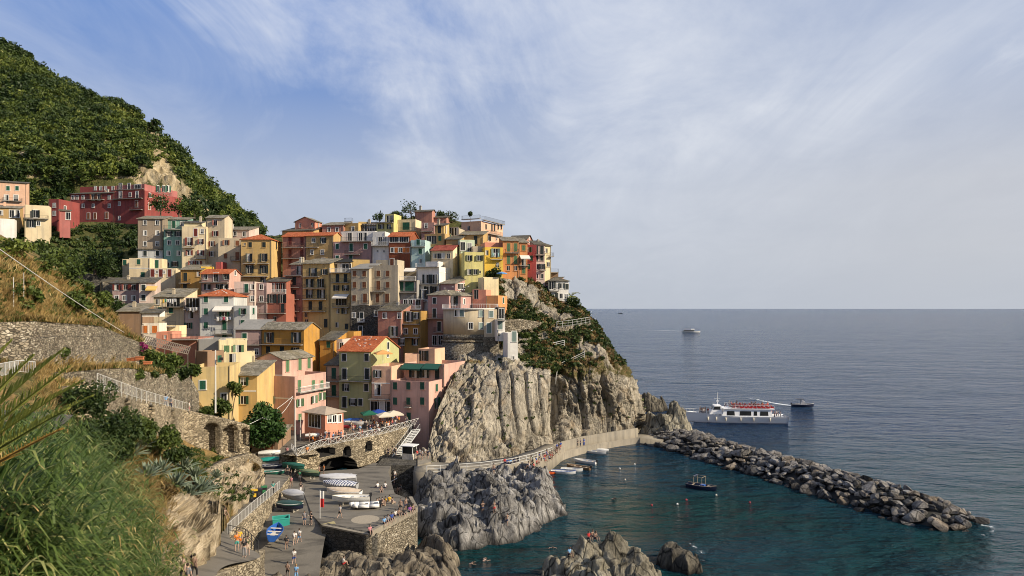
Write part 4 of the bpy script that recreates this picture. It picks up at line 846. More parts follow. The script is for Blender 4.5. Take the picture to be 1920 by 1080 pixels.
H('beige house with slate roof below the peach skyline house', [('ochre', (862,906,None), (440,476), 191, -8, 'Ss', 'f d 450 892; f p 444 866; f p 463 890', dict(sh='k', tr=0))])
H('beige terrace house with a dark loggia and stacked top room', [('ochre', (796,834,861), (438,490), 188, -14, 'Fc', 'f v 450 809; f c 447 825; f w 468 805; s c 444 844; s s 446 852', dict(sh='g', tr=0)), ('gold', (815,832,842), (423,441), 191, -14, 'Sd', 'f d 430 824; s x 431 836', dict(sh='k', tr=0)), ('ochre', (836,862,None), (449,480), 186, -8, 'Sd', '', dict(t=6, chim=False)), ('beige', (838,861,None), (428,442), 196, -14, 'Fc', 'f x 434 847; f x 434 856', dict(t=5, tr=0))])
H('windowless brick pink cube house at the very top beside trees', [('brickpink', (778,810,816), (396,422), 213, -14, 'Gd', '', dict(chim=True)), ('brickpink', (810,837,None), (408,422), 214, -8, 'Sd', '', dict(t=6, chim=False))])
H('low rose house with one white-framed window under the cube house', [('rose', (790,814,None), (417,442), 205, -8, 'Fc', 'f p 423 799; f B 434 790 812', dict(sh='k'))])
H('cream house with one wide green garage-like shutter on top of the hill', [('cream', (745.6,779,790), (411,436), 207, -12, 'Fg', 'f b 424 761.5; f B 434 742 782', dict(sh='g', tr=0))])
H('lemon yellow house with a white rooftop pergola', [('lemon', (706,738,746), (418,446), 203, -16, 'Fc', 'f o 425 715 731; f B 418 707 738; f p 442 715', dict(sh='k', tr=0)), ('lemon', (722,739,745), (401,420), 206, -16, 'Fg', 'f x 411 728 735', dict(tr=0, t=5))])
H('low red-brown house with white window frames on the top row', [('brickpink', (604,644,None), (422,442), 205, -8, 'Ss', 'f p 430.5 616.5 632', dict(sh='k', chim=False))])
H('small yellow house with a wire cage on its roof', [('gold', (644,672,679), (418,442), 205, -14, 'Fc', 'f p 429 661.5; f B 416 648 662; f B 434 646 670', dict(sh='k'))])
H('low house with dark open veranda on the top row', [('brown', (680,705,None), (422,438), 206, -8, 'Sd', 'f v 427 688; f v 427 698', dict(tr=0)), ('gold', (672,690,None), (416,432), 209, 12, 'Fc', '', dict(t=5))])
H('salmon house with a shallow front gable at the left of the skyline', [('salmon', (553,591,604), (415,432), 206, -14, 'Ts', 'f p 423 563; f p 422 586; s p 422 597', dict(sh='k', tr=0, chim=False))])
H('low ochre strip house with dark roof under the salmon gable house', [('ochre', (529,588,602), (432,442), 203, -12, 'Sd', '', dict(tr=0, chim=False, t=8))])
H('salmon house with red roof and open galleries on the left of the hill', [('brickpink', (530,574,None), (443,508), 192, -10, 'Gt', 'f d 452 544 566.5; f d 475 544 566; f d 493 544; f B 464.5 531 568; f B 485 531 568', dict(sh='r', tr=0, chim=False))])
H('ochre house with red roof and white-framed windows beside the galleries', [('ochre', (574,625,640), (441,500), 190, -12, 'Gt', 'f p 451 588; f o 451 606; f p 473 585 604.5; f B 464 574 598; f o 489 606', dict(sh='k', chim=False))])
H('wide rose house with green doors and a white terrace storey', [('rose', (625,698,None), (452,500), 188, -9, 'Fc', 'f c 462 632.5 685.5; f d 464 658.5; f c 484 632.5; f d 486 658; f B 477 648 676; f B 453 640 697', dict(sh='g')), ('white', (639,704,None), (433,456), 193, -9, 'Fg', 'f x 444 656 676 684', dict(t=5, tr=0))])
H('small white house with glazed balcony in the top centre', [('white', (698,729,None), (444,495), 187, -9, 'Fg', 'f x 452 713 721; f W 461 698 729; f s 471 708 720', dict(tr=0)), ('white', (699,722,None), (434,446), 192, -9, 'Fc', '', dict(t=4, tr=0))])
H('rust red house with orange shutters and wooden upper band', [('rust', (729,769,None), (443,505), 185, -10, 'Gt', 'f p 469 735; f p 469 751; f c 469 743 758 765; f w 449 740; f w 449 757', dict(sh='n', chim=False))])
H('narrow pale aqua house with three dark windows', [('aqua', (770,797,None), (450,502), 184, -10, 'Fg', 'f c 454 784; f c 471 788; f p 490 788; f B 463 771 797', dict(sh='g', tr=0))])
H('narrow salmon tower house with four stacked balconies', [('brickpink', (535,567.5,None), (516,615), 178, -8, 'Fc', 'f d 527 552; f d 551.5 552; f d 573 552; f o 600 550; f B 539 537 563; f B 561 537 563; f B 583 537 563; f B 517 535 567', dict(sh='k', tr=0)), ('brickpink', (545,568,None), (496,520), 182, -8, 'Ss', 'f x 507 560', dict(t=6, tr=0))])
H('tall mustard house with white-curtained balconies', [('gold', (567.5,618.5,None), (494,622), 176, -10, 'Ss', 'f e 511 587; f o 510 608; f e 531 582 603; f e 551 582 603; f d 573 582 601; f p 590 574; f d 606 611; f p 603 575; f B 540 571 611; f B 561 570 613; f B 584 570 611; f B 519 568 600', dict(sh='k', tr=0))])
H('tall yellow house with a glazed veranda on top', [('yellow', (619.5,657.5,None), (511,622), 175, -10, 'Fg', 'f d 522 633 648; f o 540 632 648; f A 552 628 655; f v 564 640; f p 583 634; f o 583 647; f p 609 632; f c 612 650; f W 511 620 657; f B 530 623 655; f B 576 625 656', dict(sh='k', tr=0)), ('yellow', (621,657,None), (492,514), 178, -10, 'Sk', 'f v 503 630; f v 503 648', dict(t=5, chim=False))])
H('large beige house with brown shutters and a dark stone foot', [('beige', (658.5,692,None), (504,580), 172, -12, 'Sg', 'f c 513 665 683; f c 534 665 683; f c 559 664; f d 559 684.5; f B 571 672 692', dict(sh='b', tr=0, chim=False)), ('beige', (692,746,757), (497,580), 172, -12, 'Fg', 'f c 513 709.5 727; f d 535 709.5; f c 534 727; f d 559 708 726; f B 547 694 723; f B 572 693 742', dict(sh='b', tr=0)), ('darkstone', (657,712,None), (573,645), 170.5, -10, 'Fg', 'f p 591 663.5; f d 594 678; f p 588 705; f d 620 676; f W 604 672 684', dict(sh='k', t=4)), ('darkstone', (712,730,None), (573,645), 171, -10, 'Fg', '', dict(t=4)), ('gold', (661,693,None), (487,510), 180, 12, 'Fc', '', dict(t=5)), ('beige', (705,745,None), (487,502), 178, -12, 'Fc', 'f d 493 735', dict(sh='b', t=5))])
H('brick red house with white balcony in shade between yellow houses', [('brick', (487,536,None), (551,618), 172, -5, 'Fc', 'f e 560 510 529.5; f d 578 495.5 530; f p 598 496.5 515.5; f B 587 488 536; f B 567 486 502', dict(sh='k', tr=0)), ('brick', (503,537,None), (528,553), 175, -5, 'Sd', 'f x 539 512 522 530; f W 550 500 537', dict(t=5, tr=0, chim=False))])

# round tower house over the cliff
c0 = P(893, 690, 158); c0 = Vector((c0.x-1.5, 160, P(893, 692, 155).z))
rt = thing('tower_house', 'round plaster tower on a flared rubble-stone base atop the cliff', 'tower', c0)
def zz(v, d=156): return CH+(HZ-v)/F*d-c0.z
rad = 6.3
MB().lathe([(rad+1.1, -8), (rad+.9, 0), (rad+.35, zz(639)-.2)], 40, (0, 0, 0)).obj('stone_base', STONE, rt, smooth=True)
MB().lathe([(rad+.34, zz(639)-.2), (rad+.55, zz(639)-.15), (rad+.55, zz(639)+.15), (rad+.3, zz(639)+.2)], 40).obj('string_course', STONE2, rt, smooth=False)
MB().lathe([(rad+.2, zz(639)+.2), (rad+.1, zz(627))], 40).obj('stone_band', STONE, rt, smooth=True)
MB().lathe([(rad+.0, zz(627)), (rad+.0, zz(580))], 40).obj('wall', plaster('wall_tower', (.47, .39, .26), .6), rt, smooth=True)
MB().lathe([(rad+.35, zz(580)), (rad+.35, zz(580)+.25), (rad-.1, zz(580)+.25)], 40).obj('cornice', TRIM, rt)
m = MB(); rr_ = rad+.2
for k in range(48):
    a = -math.pi*.95+math.pi*1.0*k/47; m.bar((rr_*math.cos(a), rr_*math.sin(a), zz(580)+.2), (rr_*math.cos(a), rr_*math.sin(a), zz(580)+1.2), .03, 4)
    if k: m.bar((rr_*math.cos(a0), rr_*math.sin(a0), zz(580)+1.2), (rr_*math.cos(a), rr_*math.sin(a), zz(580)+1.2), .04, 4)
    a0 = a
m.obj('railing', WHITEP, rt)
for u, v, ty in [(856, 587, 'p'), (882.5, 611, 'p'), (902, 588, 'c'), (902, 611, 'c'), (866, 587, 'c')]:
    k = (u-960)/F; # ray meets the cylinder
    ox, oy = -c0.x, -c0.y; A = k*k+1; Bq = 2*(k*ox+oy); Cq = ox*ox+oy*oy-rad*rad; dsc = Bq*Bq-4*A*Cq
    if dsc > 0:
        t = (-Bq-math.sqrt(dsc))/(2*A); x, y = k*t-c0.x, t-c0.y; ang = math.atan2(y, x)
        wo = part('window', frame_mesh(.95, 1.45, TRIM, False), rt, (x*1.0, y*1.0, CH+(HZ-v)/F*t-c0.z), ang+math.pi/2)
        part('shutter' if ty == 'c' else 'pane', shutter_mesh(.95, 1.45, SHUT['t'], True) if ty == 'c' else pane_mesh(.95, 1.45), wo)
H('flat cream wing of the round tower with grey windows', [('sand', (908,932,None), (580,640), 155, 14, 'Fc', 'f c 589 921; f d 615 917', dict(sh='t', t=7)), ('stone', (906,934,None), (632,700), 154.6, 14, 'Fc', '', dict(t=7))])
H('small white tower house with one grey shutter beside the round tower', [('white', (932.5,947,None), (599,637), 152, 12, 'Fc', 'f d 608 938; f s 628 936; f B 600 931 948', dict(sh='t', tr=0, t=5, skirt=.3)), ('darkstone', (933,947,None), (576,598), 156, 12, 'Fg', 'f x 588 940', dict(t=3))])
H('slim freestanding white tower tapering down onto the cliff', [('white', (952,971,None), (624,682), 148, 14, 'Fc', 'f d 631 964; f s 671 962', dict(sh='t', tr=0, t=4.5, skirt=1))], 'tower', 'white_tower')
# ---------------------------------------------------------------- plants
G1 = foliage('leaf_dark', (.018, .036, .010), (.060, .088, .020), (.13, .15, .035))
G2 = foliage('leaf_mid', (.034, .056, .012), (.10, .135, .026), (.20, .21, .05))
G3 = foliage('leaf_light', (.07, .10, .018), (.17, .20, .035), (.27, .28, .07))
GB = foliage('leaf_brown', (.07, .05, .018), (.20, .125, .045), (.36, .25, .10), .2)
GR = foliage('reed_leaf', (.035, .07, .014), (.135, .19, .045), (.38, .37, .14), .4)
GS = foliage('straw', (.22, .15, .055), (.48, .34, .13), (.66, .52, .25), .35)
GA = foliage('agave_leaf', (.07, .10, .075), (.20, .235, .15), (.42, .42, .24), .1, .45)
BARK = plain('bark', (.09, .065, .045), .9, .3, 6)
def snapG(G):
    pts = G.reshape(-1, 3); u, v = proj(pts)
    def f(uu, vv):
        i = np.argmin((u-uu)**2+(v-vv)**2); return pts[i].copy()
    return f
sL, sM, sV, sC = snapG(LG[:192]), snapG(MG), snapG(VG), snapG(CG)
def samp(G, n, rg):
    """area-uniform points on a sheet with normals"""
    a = G[:-1, :-1]; A = np.linalg.norm(np.cross(G[1:, :-1]-a, G[:-1, 1:]-a), axis=-1).ravel(); i = rg.choice(len(A), n, p=A/A.sum())
    r, c = np.unravel_index(i, a.shape[:2]); s, t = rg.random((2, n)); s = s[:, None]; t = t[:, None]
    return G[r, c]*(1-s)*(1-t)+G[r+1, c]*s*(1-t)+G[r, c+1]*(1-s)*t+G[r+1, c+1]*s*t
def clumps(name, C, Rr, nl, leaf, mat, rg, tones, flat=.75, kind='stuff', lobes=5):
    V, Q, T, n0 = [], [], [], 0
    for c, r, tn in zip(C, Rr, tones):
        p, k = crown_pts(nl, (r, r, r*flat), rg, lobes); v, q = leaf_quads(p+c, leaf*(.7+.3*r/np.mean(Rr)), rg)
        V.append(v); Q.append(q+n0); n0 += len(v); lt = rg.random(lobes)*.35
        T.append(np.repeat(np.clip(tn+lt[k]+rg.normal(0, .16, nl), 0, 1), 4))
    o = npobj(name, np.concatenate(V), np.concatenate(Q), mat, attr={'tone': np.concatenate(T)}); tag(o, kind=kind); return o
rg = np.random.default_rng(11)
# mountain scrub
C = samp(MG[:118], 5200, rg); u, v = proj(C); k = mrock(C); on = (u > -40) & (u < 520) & (v < 440) & ((k < .35) | (rg.random(len(C)) < .12)) & ~((u > 128) & (u < 330) & (v > 336) & (v < 430))
C = C[on]; C[:, 2] += .6; u, v = proj(C)
terr = (np.sin((C[:, 2]+2*np.sin(C[:, 0]*.05))*1.0) > .35) & (u < 270) & (v > 225) & (v < 335)
ton = np.clip(fbm(C*.03, 3, 5)*.8+.22, 0, .7)
dk = rg.random(len(C))
selL = terr & (dk < .75); selD = ~selL & (ton+dk*.45 < .5); selM = ~selL & ~selD
clumps('scrub', C[selD], 1.4+4.6*rg.random(selD.sum())**2.2, 105, .68, G1, rg, ton[selD], .85, 'stuff', 7)
clumps('scrub', C[selM], 1.2+3.4*rg.random(selM.sum())**2.0, 95, .64, G2, rg, ton[selM], .8, 'stuff', 6)
clumps('scrub', C[selL], rg.uniform(1.0, 2.0, selL.sum()), 40, .8, G3, rg, ton[selL]*.6, .45)
for n_, m_, t0 in ((120, G1, .02), (70, G2, .3), (60, G3, .05)):
    C = samp(MG[6:112], n_*3, rg); u, v = proj(C); k = mrock(C); on = (u > -40) & (u < 470) & (v < 420) & (k < .3) & ~((u > 120) & (u < 330) & (v > 330)); C = C[on][:n_]; C[:, 2] += 2.2
    clumps('tree_crowns', C, rg.uniform(2.6, 5.6, len(C)), 330, .58, m_, rg, np.full(len(C), t0)+rg.random(len(C))*.25, .95, 'stuff', 11)
# gardens under the crimson hotel
C = samp(VG[20:100, :90], 1500, rg); u, v = proj(C); on = (u < 268) & (v > 424) & (v < 600); C = C[on]; ton = np.clip(fbm(C*.06, 3, 8)*.7+.15, 0, .6)
clumps('garden_scrub', C, rg.uniform(1.0, 2.7, len(C)), 60, .55, G1, rg, ton)
C = samp(VG[20:110], 500, rg); u, v = proj(C); on = (u > 268) & (u < 1010); C = C[on]
clumps('garden_scrub', C, rg.uniform(.6, 1.4, len(C)), 50, .4, G1, rg, np.full(len(C), .15))
# headland scrub
C = samp(CG[165:365], 4600, rg); u, v = proj(C); k = cmask(C); on = (k < .47) & (u > 925); C = C[on]; u, v = proj(C); br = rg.random(len(C))*.7+.55*fbm(C*.1, 2, 3)+.15
clumps('scrub', C[br > .5], rg.uniform(.35, 1.1, (br > .5).sum()), 46, .26, GB, rg, rg.random((br > .5).sum())*.6, .6)
clumps('scrub', C[br <= .5], rg.uniform(.4, 1.5, (br <= .5).sum()), 60, .3, G1, rg, rg.random((br <= .5).sum())*.5, .7)
C = samp(CG[20:180], 160, rg); clumps('cliff_tufts', C, rg.uniform(.25, .6, len(C)), 26, .2, G2, rg, rg.random(len(C))*.4)

def tree(label, base, h, r, mat, leaf=.5, n=900, name='tree', cat='tree', group=None, trunk=.35, seed=0, lobes=10, flat=1.):
    g = np.random.default_rng(seed+100); base = Vector(base); o = thing(name, label, cat, base, 0, group); m = MB(); zc = h-r*flat*.9
    top = Vector((g.normal()*.08*h, g.normal()*.08*h, zc)); m.bar((0, 0, -1.5), top*.55, trunk*r*.22, 7, trunk*r*.15); m.bar(top*.55, top, trunk*r*.15, 6, trunk*r*.07)
    for k in range(6):
        a = g.uniform(0, 6.28); e = top+Vector((math.cos(a)*r*.6, math.sin(a)*r*.6, g.uniform(-.2, .6)*r)); m.bar(top*g.uniform(.5, .95), e, trunk*r*.07, 5, .02)
    m.obj('trunk', BARK, o)
    p, k = crown_pts(n, (r, r, r*flat), g, lobes); V, Q = leaf_quads(p+np.array(top), leaf, g); lt = g.random(lobes)*.5
    npobj('crown', V, Q, mat, attr={'tone': np.repeat(np.clip(.08+lt[k]+g.normal(0, .18, n), 0, 1), 4)}, parent=o); return o
MT = [(200,318,9,5.5,G3,'bright yellow-green tree standing above the roof of the crimson hotel'),(165,322,7,4,G2,'round green tree just left of the bright tree above the hotel'),(120,330,8,4.5,G1,'dark bushy tree above the pink wing left of the hotel'),(45,98,7,3.5,G1,'small dark tree on the ridge at the upper left corner'),(132,150,11,5,G1,'tall dark pine on the ridge left of the middle pine'),(120,158,8,3.5,G1,'thin dark pine leaning beside the tall ridge pine'),(226,186,8,4,G1,'dark round tree on the ridge above the bare rocks'),(292,232,9,3.5,G1,'dark tree crowning the pale rock outcrop'),(240,318,7,4,G2,'mid green tree right of the bright tree above the hotel'),(80,322,7,4,G2,'leafy green tree over the peach house on the slope'),(30,330,6,3.5,G1,'dark tree behind the peach house at the left edge'),(268,300,7,4.5,G1,'broad dark tree beside the pale rock face'),(90,260,6,3.5,G2,'round tree among the terraces on the slope'),(180,245,7,4,G1,'dark evergreen in the middle of the wooded slope')]
for i, (u, v, h, r, m_, l) in enumerate(MT):
    p = sM(u, v+9); tree(l, p, max(r*1.25, h*.62), r*1.15, m_, .62, 620, seed=i, group='trees on the wooded slope')
p = P(300, 410, 226); tree('dark open-branched tree in front of the hotel corner', p, 8.5, 4.2, G1, .38, 700, seed=30)
p = P(335, 405, 228); tree('ragged green tree right of the hotel above the brown house', p, 6.5, 4.0, G2, .4, 700, seed=31)
p = P(365, 402, 230); tree('low green tree behind the cream attic by the rock', p, 5, 3.2, G2, .4, 500, seed=32)
for i, (u, v, d, h, r, l) in enumerate([(772, 408, 216, 5.6, 3.6, 'tall dark tree on the skyline left of the brick cube house'), (752, 410, 215, 3, 2.6, 'low dark shrub tree over the cream house with the wide shutter'), (737, 409, 214, 2.4, 1.9, 'small clipped tree on the skyline above the rooftop pergola'), (826, 412, 219, 3.6, 2.4, 'dark pointed tree right behind the brick cube house'), (848, 416, 219, 3.8, 2.9, 'dark bushy tree between cube house and peach skyline house'), (712, 409, 213, 2.2, 2.0, 'dark hedge-like tree at the left end of the skyline trees'), (882, 412, 212, 2.6, .9, 'slim dark cypress beside the peach skyline house')]):
    tree(l, P(u, v, d), h, r, G1, .3, 420, seed=40+i, group='trees on the village skyline')
# middle distance
def bush(label, p, r, mat, n=700, leaf=.22, flat=.8, seed=0, name='shrub', cat='shrub', group=None, lobes=9, tone=.1):
    g = np.random.default_rng(seed+300); q, k = crown_pts(n, (r, r, r*flat), g, lobes); V, Q = leaf_quads(q, leaf, g); lt = g.random(lobes)*.5
    o = npobj(name, V, Q, mat, attr={'tone': np.repeat(np.clip(tone+lt[k]+g.normal(0, .17, n), 0, 1), 4)}); o.location = Vector(p)+Vector((0, 0, r*.35)); return tag(o, label, cat, group)
tree('dense round evergreen tree in front of the tall pink house', P(497, 812, 112), 4.9, 5.0, foliage('leaf_bay', (.015, .04, .010), (.05, .10, .02), (.13, .18, .05)), .36, 3600, seed=60, lobes=14, flat=.9)
tree('slender green tree between the yellow and ochre houses', P(434, 770, 112), 4.5, 1.4, G2, .24, 500, seed=61)
tree('dark fig tree in front of the long mauve house', P(215, 592, 165), 5.2, 3.9, G1, .34, 1300, seed=62)
tree('dark spreading tree on the shaded terrace under the hotel', P(178, 505, 182), 6.5, 5.6, G1, .42, 1700, seed=63)
tree('sunlit leafy tree on the dry slope at the left', P(85, 515, 112), 5.2, 4.4, G2, .32, 2200, seed=64, lobes=13)
for i, (u, v, r, m_, n, l) in enumerate([(135,500,2.6,G2,1100,'green shrub right of the sunlit tree on the slope'),(160,545,2.6,G2,1100,'green shrub above the white cable on the slope'),(185,575,2.2,G2,900,'green shrub at the right end of the dry slope'),(140,580,2.3,G2,900,'green shrub under the white cable on the slope'),(60,560,1.5,G2,600,'small green shrub on the yellow grass of the slope'),(30,462,2.2,G3,800,'yellow-green shrub at the top of the dry slope'),(110,462,2.0,G2,800,'shrub on the top edge of the dry slope'),
  (160,620,1.0,G1,400,'round dark cushion shrub on top of the rubble wall'),
  (40,660,1.6,G2,900,'green bush beside the palm fronds'),(95,668,1.7,G2,900,'green bush below the rubble wall at left'),
  (230,840,1.9,G2,1200,'green bush right of the large flowering bush'),(285,850,1.3,G2,800,'small bush between the agaves and the olive bush'),(350,915,1.1,GB,700,'brown dry bush above the pale rock face'),(310,930,1.2,GB,700,'reddish dry bush on the grass edge'),(455,870,1.2,G2,600,'green tuft on the foot of the arcaded wall'),(475,880,1.0,GB,500,'dry bush at the corner of the masonry wall'),(400,870,1.0,G2,500,'weedy shrub under the tall wall niches')]):
    p = sL(u, v); bush(l, p, r, m_, n, .05+.0022*p[1], .8, i)
for i, (u, v, d, r, m_, l) in enumerate([(925,520,178,2.6,G1,'dark bush under the vivid yellow house'),(1075,575,186,2.8,G1,'dark bush hanging over the right edge of the headland'),(1090,590,186,2.0,G1,'green bush at the outermost tip of the headland garden'),(1050,592,182,2.6,G2,'sunlit bush below the lone pink and white house'),(1035,600,179,2.0,G2,'green bush on the terrace under the white house'),(1062,600,182,2.2,G1,'dark bush beside the terrace railing'),(1000,640,165,1.8,G1,'dark bush under the rubble slope by the white tower'),(985,636,163,1.5,G2,'green bush right of the slim white tower'),(1050,640,168,1.9,G1,'bush in the headland gully'),(1120,640,172,1.6,GB,'brown bush on the seaward edge of the headland')]):
    bush(l, P(u, v, d), r, m_, 900, .3, .8, 70+i)

for i, (u, v, d, r, m_, n, l) in enumerate([(238,662,92,1.9,G1,1100,'dark shrub hanging over the rubble wall'),(252,706,82,1.2,G2,800,'leafy shrub in the vegetable garden'),(292,668,95,1.5,G2,900,'grapevine mound over the garden trellis'),(326,674,98,1.5,G2,900,'green vine at the right of the garden trellis'),(232,690,84,1.2,G2,700,'bush with a prickly outline above the wall corner'),(364,694,106,1.6,G2,800,'green bush beside the yellow house'),(280,694,88,1.5,G1,900,'dark leafy mound behind the terracotta troughs'),(310,690,94,1.4,G2,800,'climbing plant under the trellis'),(345,700,98,1.3,G1,700,'dark plant at the end of the wall behind the lane'),(266,650,96,1.1,foliage('bougainvillea', (.16, .02, .08), (.30, .03, .14), (.10, .12, .03)),700,'purple flowering bush at the left end of the trellis'),
  (388,768,104,1.5,G2,900,'leafy bush at the foot of the yellow house'),(418,764,106,1.9,G2,1200,'vine-covered bush against the yellow house by the lamp pole'),(436,722,110,.9,G2,500,'hanging plant on the corner of the yellow house'),
  (172,745,57,2.3,G1,2600,'big dark bush at the left end of the arcaded wall'),(200,800,57,2.7,G1,3200,'largest dark bush below the arcaded wall'),(160,825,49,2.1,G1,2000,'dark bush above the reeds'),(225,850,56,1.7,G1,1600,'dark bush between the largest bush and the agaves'),(268,802,63,1.6,G2,1400,'olive bush in front of the first wall arches'),(306,822,69,1.8,G2,1500,'rounded olive bush in front of the arcaded wall'),(330,852,71,1.5,G1,1200,'dark bush above the agaves')]):
    bush(l, P(u, v+r*620/d, d), r, m_, n, .04+.0021*d, .95, 400+i)
# dry grass on the near slope
def blades(name, pts, L, wd, mat, per, rg, lean=(.3, 0, 0), kind='stuff', spread=.35, curl=.4):
    n = len(pts)*per; B = np.repeat(pts, per, 0)+np.c_[rg.normal(0, spread*.5, (n, 2)), np.zeros(n)]; l = np.repeat(L, per)*rg.uniform(.55, 1.15, n)
    dr = rg.normal(0, .33, (n, 3)); dr[:, 2] = 1; dr += np.array(lean); dr /= np.linalg.norm(dr, axis=1, keepdims=True); sd_ = np.cross(dr, rg.normal(size=(n, 3))); sd_ /= np.linalg.norm(sd_, axis=1, keepdims=True)
    w_ = (np.repeat(wd, per)*.5)[:, None]; h = np.c_[dr[:, :2], np.zeros(n)]; h /= np.linalg.norm(h, axis=1, keepdims=True)+1e-6; l1 = l[:, None]
    m_ = B+dr*l1*.55; t = m_+dr*l1*.35+(h*curl-np.array([0, 0, curl*.4]))*l1*.3
    V = np.stack([B-sd_*w_, B+sd_*w_, m_+sd_*w_*.8, m_-sd_*w_*.8, t+sd_*w_*.15, t-sd_*w_*.15], 1).reshape(-1, 3); k = 6*np.arange(n)[:, None]
    Q = np.concatenate([k+[0, 1, 2, 3], k+[3, 2, 4, 5]]); tn = np.repeat(np.clip(np.repeat(fbm(pts*.3, 3, 7)*.6+.45, per)+rg.normal(0, .2, n), 0, 1), 6)
    return tag(npobj(name, V, Q, mat, attr={'tone': tn}), kind=kind)
LP = LG[:192].reshape(-1, 3); LU, LV = proj(LP)
def screen_pts(n, test, rg):
    """points of the near slope, thinned evenly with distance"""
    U = rg.uniform(-60, 500, n*4); Vv = rg.uniform(420, 1130, n*4); k = test(U, Vv); U, Vv = U[k][:n], Vv[k][:n]; out = []
    for a, b in zip(U, Vv): out.append(LP[np.argmin((LU-a)**2+(LV-b)**2)])
    return np.array(out)+np.c_[rg.normal(0, .15, (len(out), 2)), np.zeros(len(out))]
def ds(p): return p[:, 1]
inr = lambda U, V, a, b, c, d: (U > a) & (U < b) & (V > c) & (V < d)
pt = screen_pts(2600, lambda U, V: (inr(U, V, -60, 240, 430, 640) & (V > 440+U*.55)) | inr(U, V, -60, 260, 640, 700) | inr(U, V, 60, 210, 680, 780), rg); blades('dry_grass', pt, .25+.008*ds(pt), .010+.0008*ds(pt), GS, 9, rg, (.4, -.1, 0))
pt = screen_pts(900, lambda U, V: (inr(U, V, -60, 240, 430, 700)) & (V > 440+U*.5), rg); blades('green_weeds', pt, .25+.005*ds(pt), .015+.0009*ds(pt), G2, 9, rg, (.3, -.1, 0))
pt = screen_pts(3000, lambda U, V: (V > 790) & (V < 1060) & (U > 190+(V-790)*.25) & (U < 300+(V-790)*.12), rg); blades('dry_grass', pt, .55+.006*ds(pt), .012+.0006*ds(pt), GS, 10, rg, (.55, -.2, 0), curl=.7)
pt = screen_pts(800, lambda U, V: (V > 680) & (V < 930) & (U > 100) & (U < 440) & (V > 690+(U-100)*.45), rg); blades('green_weeds', pt, .4+.004*ds(pt), .02+.0006*ds(pt), G2, 9, rg, (.3, -.1, 0))
C = samp(LG[118:168, 100:], 520, rg); u, v = proj(C); on = (u > 215) & (u < 372) & (v > 640) & (v < 745); C = C[on]
clumps('garden_scrub', C, rg.uniform(.4, 1.1, len(C)), 70, .22, G2, rg, rg.random(len(C))*.5)
C = samp(LG[40:110, 60:], 420, rg); u, v = proj(C); on = (u > 120) & (u < 470) & (v > 700) & (v < 935); C = C[on]
clumps('garden_scrub', C, rg.uniform(.25, .8, len(C)), 60, .14, G1, rg, rg.random(len(C))*.6)
C = samp(LG[150:192], 700, rg); u, v = proj(C); on = (u > -30) & (u < 215) & (v < 640) & (fbm(C*.09, 2, 9) > .02); C = C[on]
clumps('slope_scrub', C, rg.uniform(.4, 1.5, len(C)), 80, .22, G2, rg, rg.random(len(C))*.5)
tp = [];
for a, b in zip([P(-60,604,61), P(60,600,67), P(120,604,73), P(190,610,83)], [P(60,600,67), P(120,604,73), P(190,610,83), P(262,640,92)]):
    for k in range(45): tp.append(a.lerp(b, rg.random())+Vector((0, rg.uniform(.1, 1), -.1)))
for a, b in zip([P(105,698,66), P(185,690,73), P(240,688,79)], [P(185,690,73), P(240,688,79), P(300,700,91)]):
    for k in range(40): tp.append(a.lerp(b, rg.random())+Vector((0, rg.uniform(.1, 1), -.1)))
tp = np.array([tuple(p) for p in tp]); blades('dry_grass', tp, np.full(len(tp), .9), np.full(len(tp), .07), GS, 9, rg, (.2, -.3, 0)); blades('green_weeds', tp[::3], np.full(len(tp[::3]), .7), np.full(len(tp[::3]), .09), G2, 9, rg, (.2, -.4, 0))
# reeds
def reeds(pts, rg):
    V, Q, T, n0 = [], [], [], 0
    for b in pts:
        d = b[1]; H_ = .8+1.9*rg.random()**1.6+.018*d; ln = np.array([rg.normal(.30, .22), rg.normal(-.12, .18), 1.]); ln /= np.linalg.norm(ln); tb = rg.random()*.45
        b = b-np.array([0, 0, .7]); nl = 10
        for j in range(nl+1):
            s = .35+.65*j/nl; a = rg.uniform(0, 6.28); o = b+ln*H_*s
            if j == nl: dv = ln+np.array([.25, 0, 0])
            else: dv = np.array([math.cos(a)+.45, math.sin(a)-.2, rg.uniform(.35, 1.1)])
            dv = dv/np.linalg.norm(dv); L = rg.uniform(.45, 1.05)*(1+.006*d); w_ = (.017+.00045*d)*rg.uniform(.7, 1.3); sdv = np.cross(dv, [0, 0, 1.]); sdv /= np.linalg.norm(sdv)+1e-6
            P0 = o; P1 = o+dv*L*.35; P2 = P1+(dv+np.array([.1, 0, -.35]))*L*.33; P3 = P2+(dv*.7+np.array([.1, 0, -1.0]))*L*.30
            for p_, q in ((P0, .5), (P1, 1.), (P2, .75), (P3, .08)): V += [p_-sdv*w_*q, p_+sdv*w_*q]
            for m_ in range(3): Q.append((n0+2*m_, n0+2*m_+1, n0+2*m_+3, n0+2*m_+2))
            n0 += 8; T += [min(1, max(0, tb+rg.normal(.2, .28)))]*8
    return tag(npobj('reeds', np.array(V), np.array(Q), GR, attr={'tone': T}), kind='stuff')
pt = screen_pts(1700, lambda U, V: (V > 810) & (U < 120+(V-810)*.75) & (U < 305), rg); reeds(pt, rg)
g0 = GR; GR = GS; reeds(pt[::50]+np.array([.1, 0, .1]), rg); GR = g0
